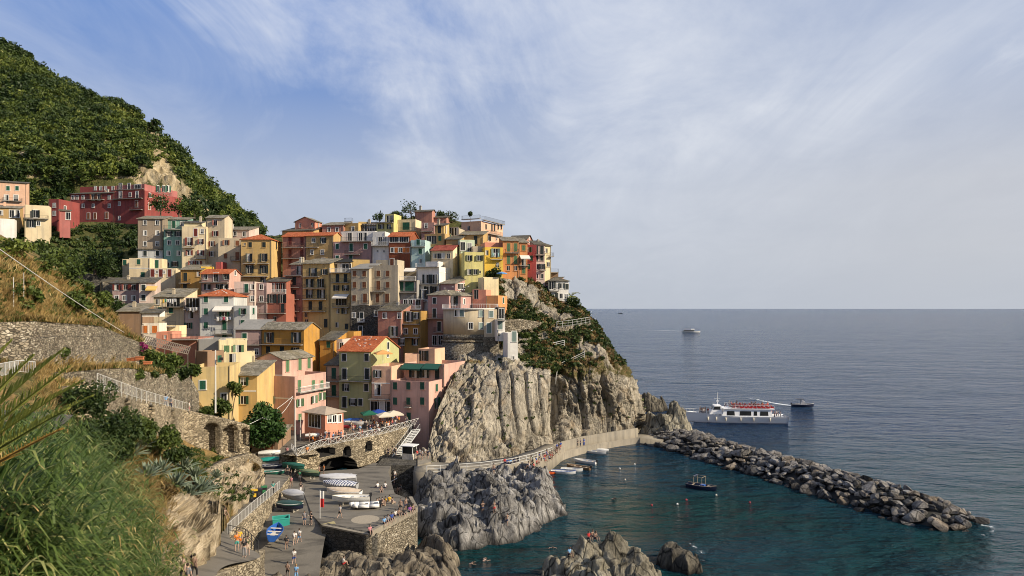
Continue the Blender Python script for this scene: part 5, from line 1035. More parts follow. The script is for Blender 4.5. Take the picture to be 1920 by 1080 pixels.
# agaves
def agave(label, p, r, seed, variegated=False):
    g = np.random.default_rng(seed); V, Q, T, n0 = [], [], [], 0
    for j in range(34):
        a = j*2.4; e = .15+1.25*(j/34)+g.normal(0, .08); dv = np.array([math.cos(a)*math.cos(e), math.sin(a)*math.cos(e), math.sin(e)]); sdv = np.array([-math.sin(a), math.cos(a), 0]); up = np.cross(dv, sdv)*-1; L = r*g.uniform(.8, 1.1); w_ = .085*r
        pr = [(0, .6, 0), (.3, 1., .04), (.6, .8, .03), (.85, .4, -.03), (1., .03, -.09)]
        for s, q, b in pr: c = dv*L*s+np.array([0, 0, b*L]); V += [c-sdv*w_*q+up*.03*r*q, c-up*.02*r, c+sdv*w_*q+up*.03*r*q]
        for m_ in range(4): k = n0+3*m_; Q += [(k, k+1, k+4, k+3), (k+1, k+2, k+5, k+4)]
        n0 += 15; T += list(np.clip(np.repeat(g.random()*.5+.2, 15)+(np.array([.35, -.1, .35]*5) if variegated else 0), 0, 1))
    o = npobj('agave', np.array(V), np.array(Q), GA, attr={'tone': T}); o.location = Vector(p)+Vector((0, 0, .25)); return tag(o, label, 'agave', 'agaves on the grassy edge')
for i, (u, v, r, vg, l) in enumerate([(268,845,1.35,True,'striped agave at the top left of the agave clump'),(250,860,1.2,True,'striped agave at the far left of the agave clump'),(300,895,1.5,False,'large grey agave with a dark centre in the middle of the clump'),(275,900,1.2,False,'grey agave left of the large dark-centred agave'),(345,885,1.5,False,'large grey agave at the upper right of the clump'),(365,900,1.3,False,'grey agave in front of the upper right agave'),(330,920,1.4,False,'grey agave at the lower middle over the rock'),(375,930,1.5,False,'spreading agave at the lower right over the rock'),(407,900,1.0,False,'lone small agave at the foot of the wall'),(320,870,1.0,False,'small agave at the back of the clump'),(395,925,1.1,False,'agave at the right tip of the clump'),(355,935,1.1,False,'low agave hanging over the pale rock')]):
    agave(l, sL(u, v), r*1.2, i, vg)
# palms
def frond(o, p0, p1, sag, lw, leaf, mat, n=46, seed=0):
    g = np.random.default_rng(seed); p0 = np.array(p0); p1 = np.array(p1); V, Q, T, n0 = [], [], [], 0; m = MB(); prev = None
    for j in range(n+1):
        s = j/n; c = p0+(p1-p0)*s+np.array([0, 0, sag*4*s*(1-s)]); t = (p1-p0)+np.array([0, 0, sag*4*(1-2*s)]); t /= np.linalg.norm(t); sdv = np.cross(t, [0, 0, 1.]); sdv /= np.linalg.norm(sdv); up = np.cross(sdv, t)
        if prev is not None: m.bar(prev, c, lw*(1.1-s)*.9+.003, 4)
        prev = c
        if s < .12: continue
        for sg in (-1, 1):
            L = leaf*math.sin(math.pi*min(1, .25+.72*s))*g.uniform(.85, 1.1); dv = t*(.75+.5*s)+sdv*sg*.62+up*.30+g.normal(0, .05, 3); dv /= np.linalg.norm(dv); w_ = up*lw*.55+sdv*lw*.25; e = c+dv*L-np.array([0, 0, .10*L]); mid = c+dv*L*.5
            V += [c-w_*.5, c+w_*.5, mid+w_, mid-w_, e]; V.append(e+w_*.05); Q += [(n0, n0+1, n0+2, n0+3), (n0+3, n0+2, n0+5, n0+4)]; n0 += 6; T += [np.clip(.3+g.normal(0, .2), 0, 1)]*6
    fr = npobj('frond', np.array(V), np.array(Q), mat, attr={'tone': T}, parent=o)
    me = m.mesh('frond_stem', mat); part('stem', me, fr)
PALM = foliage('palm_leaf', (.16, .18, .035), (.40, .40, .09), (.60, .48, .16), .5)
PALMD = foliage('palm_leaf_dry', (.30, .17, .04), (.60, .38, .09), (.65, .45, .13), .45)
po = thing('palm_tree', 'palm tree with long fronds reaching in from the left edge', 'palm tree', P(-300, 1250, 9)+Vector((0, 0, -1)))
hub = P(-300, 1065, 9)
MB().bar((0, 0, -2), hub-po.location, .25, 10, .18).obj('trunk', BARK, po)
for i, (u, v, d, sg, mt) in enumerate([(118,656,9.4,.12,PALM),(126,690,8.6,.10,PALM),(152,716,9.0,.16,PALM),(170,744,8.4,.14,PALM),(60,668,8.8,.08,PALM),(125,768,7.6,.12,PALM),(112,806,7.2,.10,PALMD),(20,640,9.8,.1,PALM),(-200,700,9,.3,PALM),(-480,720,9,.3,PALM),(-420,900,9,.2,PALMD)]):
    frond(po, hub-po.location, P(u, v, d)-po.location, sg, .021, .6, mt, 84, i)
p2 = thing('palm_tree', 'small palm with drooping fronds beside the lone pink and white house', 'palm tree', P(1071, 585, 189))
MB().bar((0, 0, -1), (0, 0, 4.2), .28, 8, .2).obj('trunk', BARK, p2)
for k in range(16):
    a = k*2.4; rr = 2.6; frond(p2, (0, 0, 4.2), (math.cos(a)*rr, math.sin(a)*rr, 4.2+(-1.2 if k % 2 else .9)), .5, .05, .75, PALM, 16, 50+k)
# ---------------------------------------------------------------- walls with niches and arches
def wallgrid(name, label, path, mat, th=1.0, step=.25, niches=(), cat='wall', rough=.06, parent=None, dark=None):
    """path: list of (top point, bottom z). The visible face is a fine grid that is pushed back where a niche lies; niches are (u,v,width m,height m,depth,arched) seen on the face."""
    tops = [Vector(p) for p, zb in path]; zbs = [zb for p, zb in path]; L = [0]
    for a, b in zip(tops, tops[1:]): L.append(L[-1]+math.hypot(b.x-a.x, b.y-a.y))
    n = max(3, int(L[-1]/step)); S = np.linspace(0, L[-1], n); X = np.interp(S, L, [p.x for p in tops]); Y = np.interp(S, L, [p.y for p in tops]); ZT = np.interp(S, L, [p.z for p in tops]); ZB = np.interp(S, L, zbs)
    m = max(3, int(np.max(ZT-ZB)/step)); t = np.linspace(0, 1, m)[:, None]; Z = ZB+(ZT-ZB)*t; D = np.zeros_like(Z)
    tx, ty = np.gradient(X), np.gradient(Y); ln = np.hypot(tx, ty); nx, ny = ty/ln, -tx/ln     # outward (to the viewer side)
    for (u, v, w, h, dep, arched) in niches:
        # nearest column by screen position
        uu = 960+F*X/Y; j = np.argmin(np.abs(uu-u)); zc = CH+(HZ-v)/F*Y[j]; s0 = S[j]
        ds_ = np.abs(S-s0)[None, :]; top = zc+h/2
        if arched: lim = np.where(ds_ < w/2, top-(w/2)*arched+np.sqrt(np.maximum((w/2)**2-ds_**2, 0))*arched, -1e9)
        else: lim = np.where(ds_ < w/2, top, -1e9)
        D = np.where((Z < lim) & (Z > zc-h/2), np.maximum(D, dep), D)
    px = X+0*Z; py = Y+0*Z; nn = fbm(np.stack([px.ravel(), py.ravel(), Z.ravel()], 1)*1.4, 3, 3).reshape(Z.shape)*rough
    px = px-nx*(D-nn); py = py-ny*(D-nn); G = np.stack([px, py, Z], -1)
    e0 = G[:, :1]-np.array([nx[0], ny[0], 0])*th; e1 = G[:, -1:]-np.array([nx[-1], ny[-1], 0])*th; G = np.concatenate([e0, G, e1], 1)
    X, Y, ZT, ZB = (np.r_[a[0], a, a[-1]] for a in (X, Y, ZT, ZB)); nx, ny = np.r_[nx[0], nx, nx[-1]], np.r_[ny[0], ny, ny[-1]]
    bk = np.stack([X-nx*max(th, 0), Y-ny*th, ZT], -1)[None]; bk2 = bk.copy(); bk2[..., 2] = ZB
    H = np.concatenate([G, bk, bk2], 0); V = H.reshape(-1, 3); Q = gridq(*H.shape[:2])
    mi = None
    if dark:   # niche faces coloured near-black: interior shade painted in, no rooms behind
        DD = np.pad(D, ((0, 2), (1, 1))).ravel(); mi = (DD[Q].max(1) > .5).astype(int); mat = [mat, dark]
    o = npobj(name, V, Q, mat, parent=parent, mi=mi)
    if label: tag(o, label, cat)
    return o
def fence_line(name, label, pts, h=1.05, gap=1.6, style='bars', mat=None, cat='railing', bal=.16, r=.02):
    """pts: world points along the foot"""
    o = thing(name, label, cat, pts[0]); m = MB(); b = pts[0]; mat = mat or plain('galvanised', (.55, .55, .52), .45, .1); pm = MB()
    L = [Vector(p)-b for p in pts]
    for a, c in zip(L, L[1:]):
        d = (c-a).length; n = max(1, round(d/gap)); up = Vector((0, 0, h))
        m.bar(a+up, c+up, r*1.5, 5); m.bar(a+up*.08, c+up*.08, r, 4)
        if style == 'x': m.bar(a+up*.5, c+up*.5, r, 4) if False else None
        if style == 'rails': m.bar(a+up*.55, c+up*.55, r, 4)
        for k in range(n+1):
            p = a+(c-a)*k/n; part('post', wmesh(('post', h, mat.name), lambda: MB().bar((0, 0, -.3), (0, 0, h+.03), r*2, 6).mesh('post', mat)), o, p)
            if k < n:
                q = a+(c-a)*(k+1)/n
                if style == 'x': m.bar(p+up*.05, q+up*.98, r*1.2, 4).bar(p+up*.98, q+up*.05, r*1.2, 4)
                if style == 'bars':
                    nb = int((q-p).length/bal)
                    for j in range(1, nb): w_ = p+(q-p)*j/nb; m.bar(w_+up*.08, w_+up, r*.55, 4)
    part('rails', m.mesh('rails', mat), o); return o
WHITEF = plain('fence_white', (.50, .49, .46), .5, .15)
A_ = [(178,722,61),(262,748,76),(345,768,95),(402,781,98),(468,798,101)]
At = [P(*a) for a in A_]
wallgrid('arcade_wall', 'long stone wall with tall blind arches climbing from the street', [(At[0], At[0].z-5), (At[1], At[1].z-6), (At[2], At[2].z-7.5), (At[3], At[3].z-8), (At[4], At[4].z-7.5)], STONE2, 2.6, .22,
  [(238,772,2.4,2.8,2.2,1), (283,780,2.3,3.0,2.2,1), (324,786,2.1,2.8,2.2,1), (397,824,2.0,4.6,1.6,1), (432,824,1.9,4.2,1.6,1), (459,820,.9,2.6,1.0,1)])
# the lane behind the wall
ribbon('lane', [p+Vector((-.2, .4, -.25)) for p in At], [p+Vector((-2.6, 2.6, -.2)) for p in At], .3, PAVE)
fence_line('railing', 'galvanised railing on top of the arcaded wall', [P(u, v, d)+Vector((-.1, .5, 0)) for u, v, d in [(178,724,61),(262,750,76),(340,769,94),(352,772,95.5)]], 1.1, 1.9, 'bars', bal=.42, r=.016)
wallgrid('stone_wall', 'long rubble terrace wall across the dry slope at left', [(P(-60,606,61), 23), (P(60,602,67), 24), (P(120,606,73), 24), (P(190,612,83), 24), (P(262,642,92), 22)], STONE, 1.0, .3, rough=.15)
wallgrid('stone_wall', 'rough stone wall behind the lane with a sunlit right end', [(P(105,700,66), 21), (P(185,692,73), 21), (P(240,690,79), 20), (P(300,702,91), 18), (P(352,698,101), 16), (P(374,738,106), 16)], STONE, 1.0, .3, rough=.15)
wallgrid('stone_wall', 'squared masonry wall below the arcaded wall', [(P(398,880,84), 6), (P(435,862,91), 5), (P(476,850,98), 5), (P(492,862,103), 5)], STONE2, 1.5, .3, rough=.08)
wallgrid('stone_wall', 'short rubble wall under the cream annex and garden', [(P(190,528,176), 32), (P(240,545,176), 30), (P(300,556,176), 28)], STONE, 1, .5, rough=.15)
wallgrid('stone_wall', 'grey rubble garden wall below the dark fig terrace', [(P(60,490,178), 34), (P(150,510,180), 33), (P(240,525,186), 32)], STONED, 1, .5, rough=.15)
# ramp retaining wall and its fence
rw = [PZ(488,1046,9.7), PZ(428,1004,9.4), PZ(478,957,8.1), PZ(526,917,6.8), PZ(548,893,6.2)]
fence_line('railing', 'pale railing along the sloping path above the boat ramp', [p+Vector((-.15, .1, 0)) for p in rw[1:4]], 1.1, 1.6, 'bars', WHITEF, bal=.3, r=.018)
fence_line('railing', 'dark handrail at the lower bend of the path', [p for p in (rw[1], PZ(460,1012,9.3), PZ(484,1035,9.7))], 1.05, 1.3, 'rails', IRON)
wallgrid('stone_wall', 'stone retaining wall between the path and the boat ramp', [(rw[1]+Vector((.0, 0, 0)), 2.5), (rw[2], 3.5), (rw[3], 4.5), (rw[4], 5.0)], STONE2, 2.5, .2, [(476,985,1.2,1.8,.7,1)], rough=.12)
wallgrid('stone_wall', 'low stone wall holding the path landing above the ramp', [(PZ(392,1090,13.4), 4), (PZ(440,1066,11.0), 4), (PZ(488,1046,9.9), 4), (PZ(497,1030,9.2), 4)], STONE2, 2.0, .2, rough=.15)
shore_rock('rock_foot', [(-32, 52), (-27, 56), (-24.5, 62), (-25, 68), (-28, 70), (-31, 66), (-36, 58)], 8.6, 3.5, [(-28, 60, 2.5, 9.3)], rockmat('ledge_rock', 0, 0, 0), (R(55), .22), .2, .8, 63)
# platform walls
pw = [PZ(604,985,5.58), PZ(697,1004,5.58), PZ(783,958,5.58), PZ(772,938,5.58)]
wallgrid('stone_wall', 'dark shaded stone wall on the ramp side of the boat platform', [(pw[0], .5), (pw[1], .0)], STONED, 1, .2, rough=.12)  # darker stone than the sunlit side: its shade is put into the colour
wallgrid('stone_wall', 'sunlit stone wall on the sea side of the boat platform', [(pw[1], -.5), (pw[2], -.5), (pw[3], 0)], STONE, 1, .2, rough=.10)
cp = MB()
for a, b in ((pw[0], pw[1]), (pw[1], pw[2]), (pw[2], pw[3])):
    d = (b-a).normalized(); nrm = Vector((-d.y, d.x, 0)); h = .62 if a is not pw[0] else .12
    q = [a-nrm*.06, b-nrm*.06, b+nrm*.42, a+nrm*.42]; cp.add([(p.x, p.y, 5.45) for p in q]+[(p.x, p.y, 5.5+h) for p in q], [(0, 3, 2, 1), (4, 5, 6, 7), (0, 1, 5, 4), (1, 2, 6, 5), (2, 3, 7, 6), (3, 0, 4, 7)])
tag(cp.obj('parapet', CONC), 'low pale parapet round the edge of the boat platform', 'parapet')
# bridge wall under the terrace
bt = [PZ(546,845,9.0), PZ(556,856,8.95), PZ(600,838,9.4), PZ(660,826,9.6), PZ(722,813,9.65), PZ(764,801,9.7)]
bw = wallgrid('arch_wall', 'curved stone wall with a big boat arch and dark openings under the terrace', [(p, 4.8) for p in bt], STONE2, 3.6, .16, [(601,849,5.4,1.35,1.6,.2), (651,847,1.3,1.7,1.2,1), (691,837,1.3,1.7,1.2,1), (629,875,8.8,3.0,3.0,.6)], rough=.09, dark=plain('painted_niche_shade', (.012, .011, .010), .9))
fence_line('railing', 'white criss-cross timber railing round the crowded terrace', [p+Vector((0, .15, 0)) for p in bt]+[PZ(790,793,9.35)], 1.1, 1.55, 'x', WHITEF, r=.028)
# landing with the kiosk, dark wall below
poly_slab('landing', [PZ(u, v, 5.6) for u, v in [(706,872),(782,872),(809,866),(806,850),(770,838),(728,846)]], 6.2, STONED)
tag(poly_slab('concrete_pier', [PZ(u, v, 5.75) for u, v in [(783,872),(808,866),(808,848),(783,852)]], 6.0, CONC, None), 'square concrete pier below the ticket booth', 'pier')
st = thing('staircase', 'grey metal stairs climbing from the landing to the terrace', 'stairs', PZ(722, 858, 5.6)); m = MB(); a = PZ(735,856,5.6)-st.location; b = PZ(772,806,9.3)-st.location; s_ = Vector((.9, .5, 0))
for k in range(16):
    p = a+(b-a)*k/15; q = p+s_*1.6; d = (b-a)/15; m.add([p, q, q+Vector((d.x, d.y, 0)), p+Vector((d.x, d.y, 0)), p-Vector((0, 0, .12)), q-Vector((0, 0, .12))], [(0, 1, 2, 3), (0, 4, 5, 1)])
part('treads', m.mesh('treads', plain('galvanised', (.55, .55, .52), .45, .1)), st); m = MB()
for off in (Vector((0, 0, 0)), s_*1.6):
    m.bar(a+off-Vector((0, 0, .1)), b+off-Vector((0, 0, .1)), .09, 4).bar(a+off+Vector((0, 0, 1)), b+off+Vector((0, 0, 1)), .03, 4)
    for k in range(14): p = a+off+(b-a)*k/13; m.bar(p, p+Vector((0, 0, 1)), .018, 4)
part('railing', m.mesh('stair_rail', plain('galvanised', 0)), st)
# cliff walk railing and quay
fence_line('railing', 'grey rail along the cliff walk at the foot of the rock face', [PZ(u, v, z) for u, v, z in [(800,886,5.4),(850,883,5.05),(900,879,4.85),(960,871,4.5),(1000,861,4.0),(1035,849,3.2)]], 1.05, 2.2, 'rails', r=.03)
fence_line('railing', 'white pipe railing on the headland terrace edge', [P(u, v, d) for u, v, d in [(1044,613,167),(1065,611,168),(1090,607,170),(1106,604,173)]], 1.3, 1.6, 'rails', WHITEF, r=.032)
fence_line('railing', 'thin white stair rail bending on the headland slope', [P(u, v, d) for u, v, d in [(1112,626,170),(1090,636,167),(1089,658,166)]], 1.0, 1.6, 'rails', WHITEF, r=.032)
fence_line('railing', 'grey footpath rail across the headland scrub', [P(u, v, d) for u, v, d in [(975,664,159),(1015,656,160),(1058,646,162)]], 1.0, 2.2, 'rails', r=.045)
fence_line('railing', 'steep grey stair rail below the lone pink and white house', [P(u, v, d) for u, v, d in [(1036,578,182),(1018,590,180),(1024,604,177),(1034,618,172)]], 1.0, 1.6, 'rails', r=.05)
fence_line('railing', 'rusty mesh fence stretched on the headland brow', [P(u, v, d) for u, v, d in [(1080,704,157),(1090,690,158),(1125,680,159),(1150,668,160)]], 1.7, 1.8, 'x', plain('rusty_mesh', (.20, .12, .06), .8), r=.02)
fence_line('railing', 'white handrail running down to the cliff top', [P(u, v, d) for u, v, d in [(1096,668,158),(1046,692,154),(1042,718,153)]], 1.0, 2.5, 'rails', WHITEF, r=.032)
wallgrid('stone_wall', 'rubble wall carrying the headland terrace railing', [(P(1040,614,167.4), 18), (P(1066,612,168.4), 17.5), (P(1108,605,173), 17)], STONE, 1.2, .35, rough=.2)
wallgrid('stone_wall', 'pale rubble wall beside the slim white tower', [(P(945,600,163), 18), (P(975,598,164), 18), (P(1015,604,167), 18)], STONE, 1.2, .35, rough=.4)

# ---------------------------------------------------------------- buildings and fittings of the harbour
H('small hut with slate roof and brown shutter beside the street', [('brown', (486,521,None), (821,852), 113, -6, 'Ss', 'f d 832 502; f b 834 502', dict(sh='b', tr=0, t=5, chim=False, k=.8, skirt=2))], 'hut', 'hut')
H('restaurant veranda with tan hipped roof against the tall pink house', [('salmon', (571,609.5,644), (777,806), 118, -34, 'Hc', 'f v 789 590; s p 785 618 627 636', dict(tr=1, chim=False, skirt=2))], 'veranda', 'veranda')
kb = PZ(754, 861, 5.6); ko = thing('ticket_booth', 'white ticket booth with flat roof on the landing', 'booth', kb, R(-18)); m = MB(); m.box(0, 2.0, 0, 1.7, 0, 1.0); part('base', m.mesh('booth_base', wm('offwhite')), ko)
m = MB()
for x in (0, 1.9):
    for y in (0, 1.6): m.box(x, x+.1, y, y+.1, 1.0, 2.3)
part('frame', m.mesh('booth_frame', WHITEP), ko); part('roof', MB().box(-.3, 2.3, -.3, 2.0, 2.3, 2.42).mesh('booth_roof', WHITEP), ko); part('pane', MB().box(.1, 1.9, .04, .06, 1.0, 2.3).box(1.94, 1.96, .1, 1.6, 1.0, 2.3).mesh('booth_glass', GLASS), ko)
def parasol(label, p, s, mat, h=2.5, sides=4, group=None, rot=.4):
    o = thing('parasol', label, 'parasol', p, rot, group); part('pole', MB().bar((0, 0, 0), (0, 0, h+.5), .04, 6).mesh('pole', WHITEP), o); m = MB(); V = [(s*math.cos(6.2832*(k+.5)/sides), s*math.sin(6.2832*(k+.5)/sides), h) for k in range(sides)]
    for k in range(sides):
        a, b = V[k], V[(k+1) % sides]; m.add([a, b, (0, 0, h+.62*s/2.2)], [(0, 1, 2)]); m.add([a, b, (b[0], b[1], h-.22), (a[0], a[1], h-.22)], [(0, 3, 2, 1)])
    part('canopy', m.mesh('canopy', mat), o)
cb = plain('canvas_beige', (.56, .50, .38), .85); cbl = plain('canvas_blue', (.012, .045, .24), .8); cgr = plain('canvas_green', (.012, .10, .06), .8); cor = plain('canvas_orange', (.60, .30, .10), .8); clb = plain('canvas_light_blue', (.12, .28, .55), .8)
parasol('square beige parasol nearest the pink house on the terrace', PZ(738, 800, 9.3), 2.3, cb, group='parasols on the terrace'); parasol('square beige parasol left of the other beige parasol', PZ(722, 803, 9.3), 2.1, cb, group='parasols on the terrace')
parasol('blue parasol behind the beige ones on the terrace', PZ(709, 797, 9.3), 2.2, cbl, group='parasols on the terrace'); parasol('green parasol left of the blue one on the terrace', PZ(692, 799, 9.3), 2.0, cgr, group='parasols on the terrace')
parasol('orange parasol on the roof terrace of the peach house', P(718, 682, 138.5), 2.3, cor, 2.2); parasol('light blue parasol on the rim terrace above the orange house', P(941, 527, 172), 1.3, clb, 2.0, 8)
def pole(name, label, p, h, r=.07, lamp=False, cat='pole', mat=None):
    o = thing(name, label, cat, p); part('post', MB().bar((0, 0, -.5), (0, 0, h), r, 8, r*.7).mesh('post', mat or plain('pale_pole', (.55, .54, .50), .5)), o)
    if lamp: part('lamp', MB().bar((0, 0, h*.82), (.9, -.3, h*.85), .03, 5).box(.75, 1.25, -.45, -.2, h*.83, h*.88).mesh('lamp', IRON), o)
    return o
pole('lamp_post', 'tall pale pole with a lamp beside the yellow house', P(404, 768, 101), 8.8, .13, True, 'lamp post')
pole('lamp_post', 'tall pale lamp pole at the start of the terrace railing', PZ(553, 852, 7.6), 9.0, .11, False, 'lamp post'); pole('lamp_post', 'thin pale pole just left of the terrace lamp pole', PZ(563, 857, 6.0), 7.0, .07, False, 'lamp post')
pole('utility_pole', 'thin white pole on the yellow grass slope at left', sL(26, 575)-np.array([0, 0, .3]), 3.6, .05, cat='pole'); pole('utility_pole', 'thin grey stake on the slope right of the white pole', sL(45, 560), 3.0, .04, cat='pole')
def cable(label, a, b, sag, r=.03, mat=None):
    m = MB(); pts = [a+(b-a)*(k/20)-Vector((0, 0, sag*4*(k/20)*(1-k/20))) for k in range(21)]; m.tube(pts, r, 5); tag(m.obj('cable', mat or WHITEP), label, 'cable')
cable('white cable slanting across the dry slope to the village', P(-60, 425, 40), P(262, 640, 100), .3, .03); cable('white cable from the pink house to the hut roof', P(549, 743, 121), P(468, 795, 108), .4, .03); cable('slack white cable looping in front of the round tree', P(549, 745, 121), P(492, 783, 110), 1.6, .03); cable('pale mooring rope from the concrete pier to the platform', P(768, 878, 118), P(703, 912, 110), .6, .06)
fo = thing('flag', 'white over red flag on a thin pole on the boat platform', 'flag', PZ(600, 972, 5.5)); part('pole', MB().bar((0, 0, 0), (0, 0, 3.6), .035, 6).mesh('flag_pole', WHITEP), fo)
for nm, z0, z1, c in (('white_band', 2.5, 3.45, (.66, .64, .6)), ('red_band', 1.4, 2.5, (.50, .03, .03))):
    m = MB()
    for k in range(6):
        m.add([(.04+.08*k, .06*math.sin(k), z0), (.04+.08*(k+1), .06*math.sin(k+1), z0), (.04+.08*(k+1), .06*math.sin(k+1.4), z1), (.04+.08*k, .06*math.sin(k+.4), z1)], [(0, 1, 2, 3)])
    part(nm, m.mesh(nm, plain('flag_'+nm, c, .8)), fo)
dk_ = MB().lathe([(0.01, 0), (1.75, 0)], 28, (0, 0, .012), cap=False).obj('paint_mark', plain('paint_mark', (.30, .26, .20), .9, .35, 6), None, PZ(685, 974, 5.5)); tag(dk_, kind='structure')
dk_ = MB().add([(-.9, -.5, .014), (.9, -.2, .014), (.4, .8, .014)], [(0, 1, 2)]).obj('paint_mark', plain('paint_mark_yellow', (.34, .29, .15), .9, .3, 6), None, PZ(617, 981, 5.5)); tag(dk_, kind='structure')
def bin_(label, p, c, h=1.1):
    o = thing('waste_bin', label, 'bin', p, .4, 'bins by the path wall'); part('body', MB().add([(-.28, -.3, 0), (.28, -.3, 0), (.28, .3, 0), (-.28, .3, 0), (-.34, -.36, h), (.34, -.36, h), (.34, .36, h), (-.34, .36, h)], [(0, 3, 2, 1), (4, 5, 6, 7), (0, 1, 5, 4), (1, 2, 6, 5), (2, 3, 7, 6), (3, 0, 4, 7)]).mesh('body', plain('bin_black', (.018, .018, .02), .5)), o)
    part('lid', MB().box(-.38, .38, -.40, .40, h, h+.1).mesh('lid', plain(*c)), o); part('panel', MB().box(-.2, .2, -.36, -.31, .35, .8).mesh('panel', plain(*c)), o)
for u, v, l, c in [(477,936,'black bin with a yellow panel by the path wall',('bin_yellow', (.6, .38, .03))),(486,933,'plain black bin between the yellow and green bins',('bin_dark', (.03, .03, .035))),(495,929,'black bin with a green lid at the right of the bin row',('bin_green', (.03, .16, .06))),(470,940,'black bin at the left end of the bin row',('bin_grey', (.05, .05, .055)))]: bin_(l, PZ(u, v, 8.05-.02*(u-470)), c)
so_ = thing('container', 'open turquoise container behind the blue rowboat', 'container', PZ(527, 984, 4.9), R(20)); m = MB(); w_, l_, h_ = 1.0, .75, .9
for x0, x1, y0, y1 in ((-w_, w_, -l_, -l_+.08), (-w_, w_, l_-.08, l_), (-w_, -w_+.08, -l_+.08, l_-.08), (w_-.08, w_, -l_+.08, l_-.08)): m.box(x0, x1, y0, y1, 0, h_)
m.box(-w_+.08, w_-.08, -l_+.08, l_-.08, .02, .1); part('body', m.mesh('container_body', plain('turquoise', (.03, .27, .22), .5)), so_)
m = MB(); m.box(-w_-.05, w_+.05, -l_-.05, -l_+.1, h_, h_+.08).box(-w_-.05, w_+.05, l_-.1, l_+.05, h_, h_+.08).box(-w_-.05, -w_+.1, -l_+.1, l_-.1, h_, h_+.08).box(w_-.1, w_+.05, -l_+.1, l_-.1, h_, h_+.08); part('rim', m.mesh('container_rim', plain('turquoise_rim', (.05, .34, .28), .5)), so_)

# shed roofs and garden of the near slope
o = thing('trellis', 'vine trellis with slatted roof above the vegetable garden', 'trellis', P(250, 668, 96)); m = MB(); a = P(262, 643, 97)-o.location; b = P(352, 664, 104)-o.location; bk = Vector((-1.2, 3.4, .9))
for k in range(26): p = a+(b-a)*k/25; m.bar(p, p+bk, .07, 4)
for q in (0, .5, 1): m.bar(a+bk*q, b+bk*q, .08, 4)
part('slats', m.mesh('slats', plain('dark_wood', (.16, .13, .10), .8, .2)), o)
for k in range(5):
    p = a+(b-a)*k/4; part('post', MB().bar((0, 0, -2.6), (0, 0, 0), .07, 5).mesh('post', plain('dark_wood', 0)), o, p)
for i, (u, v, l) in enumerate([(246, 677, 'leftmost terracotta trough in the vegetable garden'), (254, 676, 'middle terracotta trough in the vegetable garden'), (262, 674, 'third terracotta trough from the left in the garden'), (277, 683, 'terracotta trough standing apart at the right of the garden')]):
    p = P(u, v, 84); tag(MB().box(-.45, .45, -.2, .2, 0, .3).box(-.5, .5, -.25, .25, .3, .36).obj('planter', plain('terracotta_pot', (.45, .15, .06), .8), None, p, .2), l, 'planter', 'planters in the garden')
sh_ = thing('shed', 'low shed with weathered plank roof behind the palm fronds', 'shed', P(-20, 818, 36)); c_ = P(72, 806, 38)-sh_.location
A0, A1, A2, A3 = Vector((-4, 0, -.2)), c_+Vector((0, 0, -.9)), c_+Vector((-.6, 4, .1)), Vector((-5, 4, .9)); m = MB(); g = random.Random(4)
for k in range(22):
    f0, f1 = k/22, (k+.92)/22; z = Vector((0, 0, g.uniform(0, .07))); e = g.uniform(-.25, .15)
    q = [A0.lerp(A1, f0)+(A0-A3).normalized()*e+z, A0.lerp(A1, f1)+(A0-A3).normalized()*e+z, A3.lerp(A2, f1)+z, A3.lerp(A2, f0)+z]; m.add(q+[p+Vector((0, 0, .06)) for p in q], [(0, 3, 2, 1), (4, 5, 6, 7), (0, 1, 5, 4), (1, 2, 6, 5), (2, 3, 7, 6), (3, 0, 4, 7)])
part('roof', m.mesh('shed_roof', plain('weathered_plank', (.075, .07, .064), .95, .6, 1.3)), sh_); m = MB(); m.add([(-4, .4, -3), c_+Vector((-.3, .4, -3)), c_+Vector((-.3, .4, -.95)), (-4, .4, -.25)], [(0, 1, 2, 3)]); part('wall', m.mesh('shed_wall', wm('salmon')), sh_)
fence_line('railing', 'grey railing half hidden behind the palm fronds', [sL(u, v)+Vector((0, 0, .1)) if False else Vector(sL(u, v)) for u, v in [(-20,712),(10,705),(35,700),(65,702)]], 1.1, 1.3, 'bars', bal=.18)
# laundry
def laundry(label, p, q, cols):
    o = thing('laundry', label, 'laundry', p); q = Vector(q)-Vector(p); part('line', MB().bar((0, 0, 0), q, .015, 4).mesh('line', WHITEP), o); n = len(cols)
    for k, c in enumerate(cols):
        a = q*((k+.12)/n); b = q*((k+.85)/n); L = random.uniform(.7, 1.3); d = Vector((q.y, -q.x, 0)).normalized()*.08; part('cloth', MB().add([a, b, b*.5+a*.5+d-Vector((0, 0, L*.5)), a-Vector((0, 0, L)), b-Vector((0, 0, L))], [(0, 1, 2), (0, 2, 3), (1, 4, 2), (2, 4, 3)]).mesh('cloth', plain('cloth_%d_%d_%d' % tuple(int(99*x) for x in c), c, .9)), o)
w3 = (.66, .64, .6); laundry('white and grey washing strung under the cream loggia house', P(348, 577, 159.6), P(371, 576, 159.6), [(.05, .05, .06), w3, (.35, .34, .33), w3]); laundry('coloured washing on the balcony of the grey-white house', P(405, 594, 158.2), P(434, 594, 158.2), [w3, (.2, .2, .25), (.35, .05, .09), w3, (.25, .27, .35)])
laundry('yellow and green washing on the loggia of the cream house', P(304, 561, 161), P(330, 560, 161), [(.6, .35, .04), (.03, .22, .12), w3, w3, w3, (.5, .5, .5)]); laundry('aqua and white washing on the vivid yellow balcony', P(923, 474, 178.4), P(936, 474, 178.4), [(.3, .5, .45), w3, (.03, .03, .04), (.3, .5, .45)])
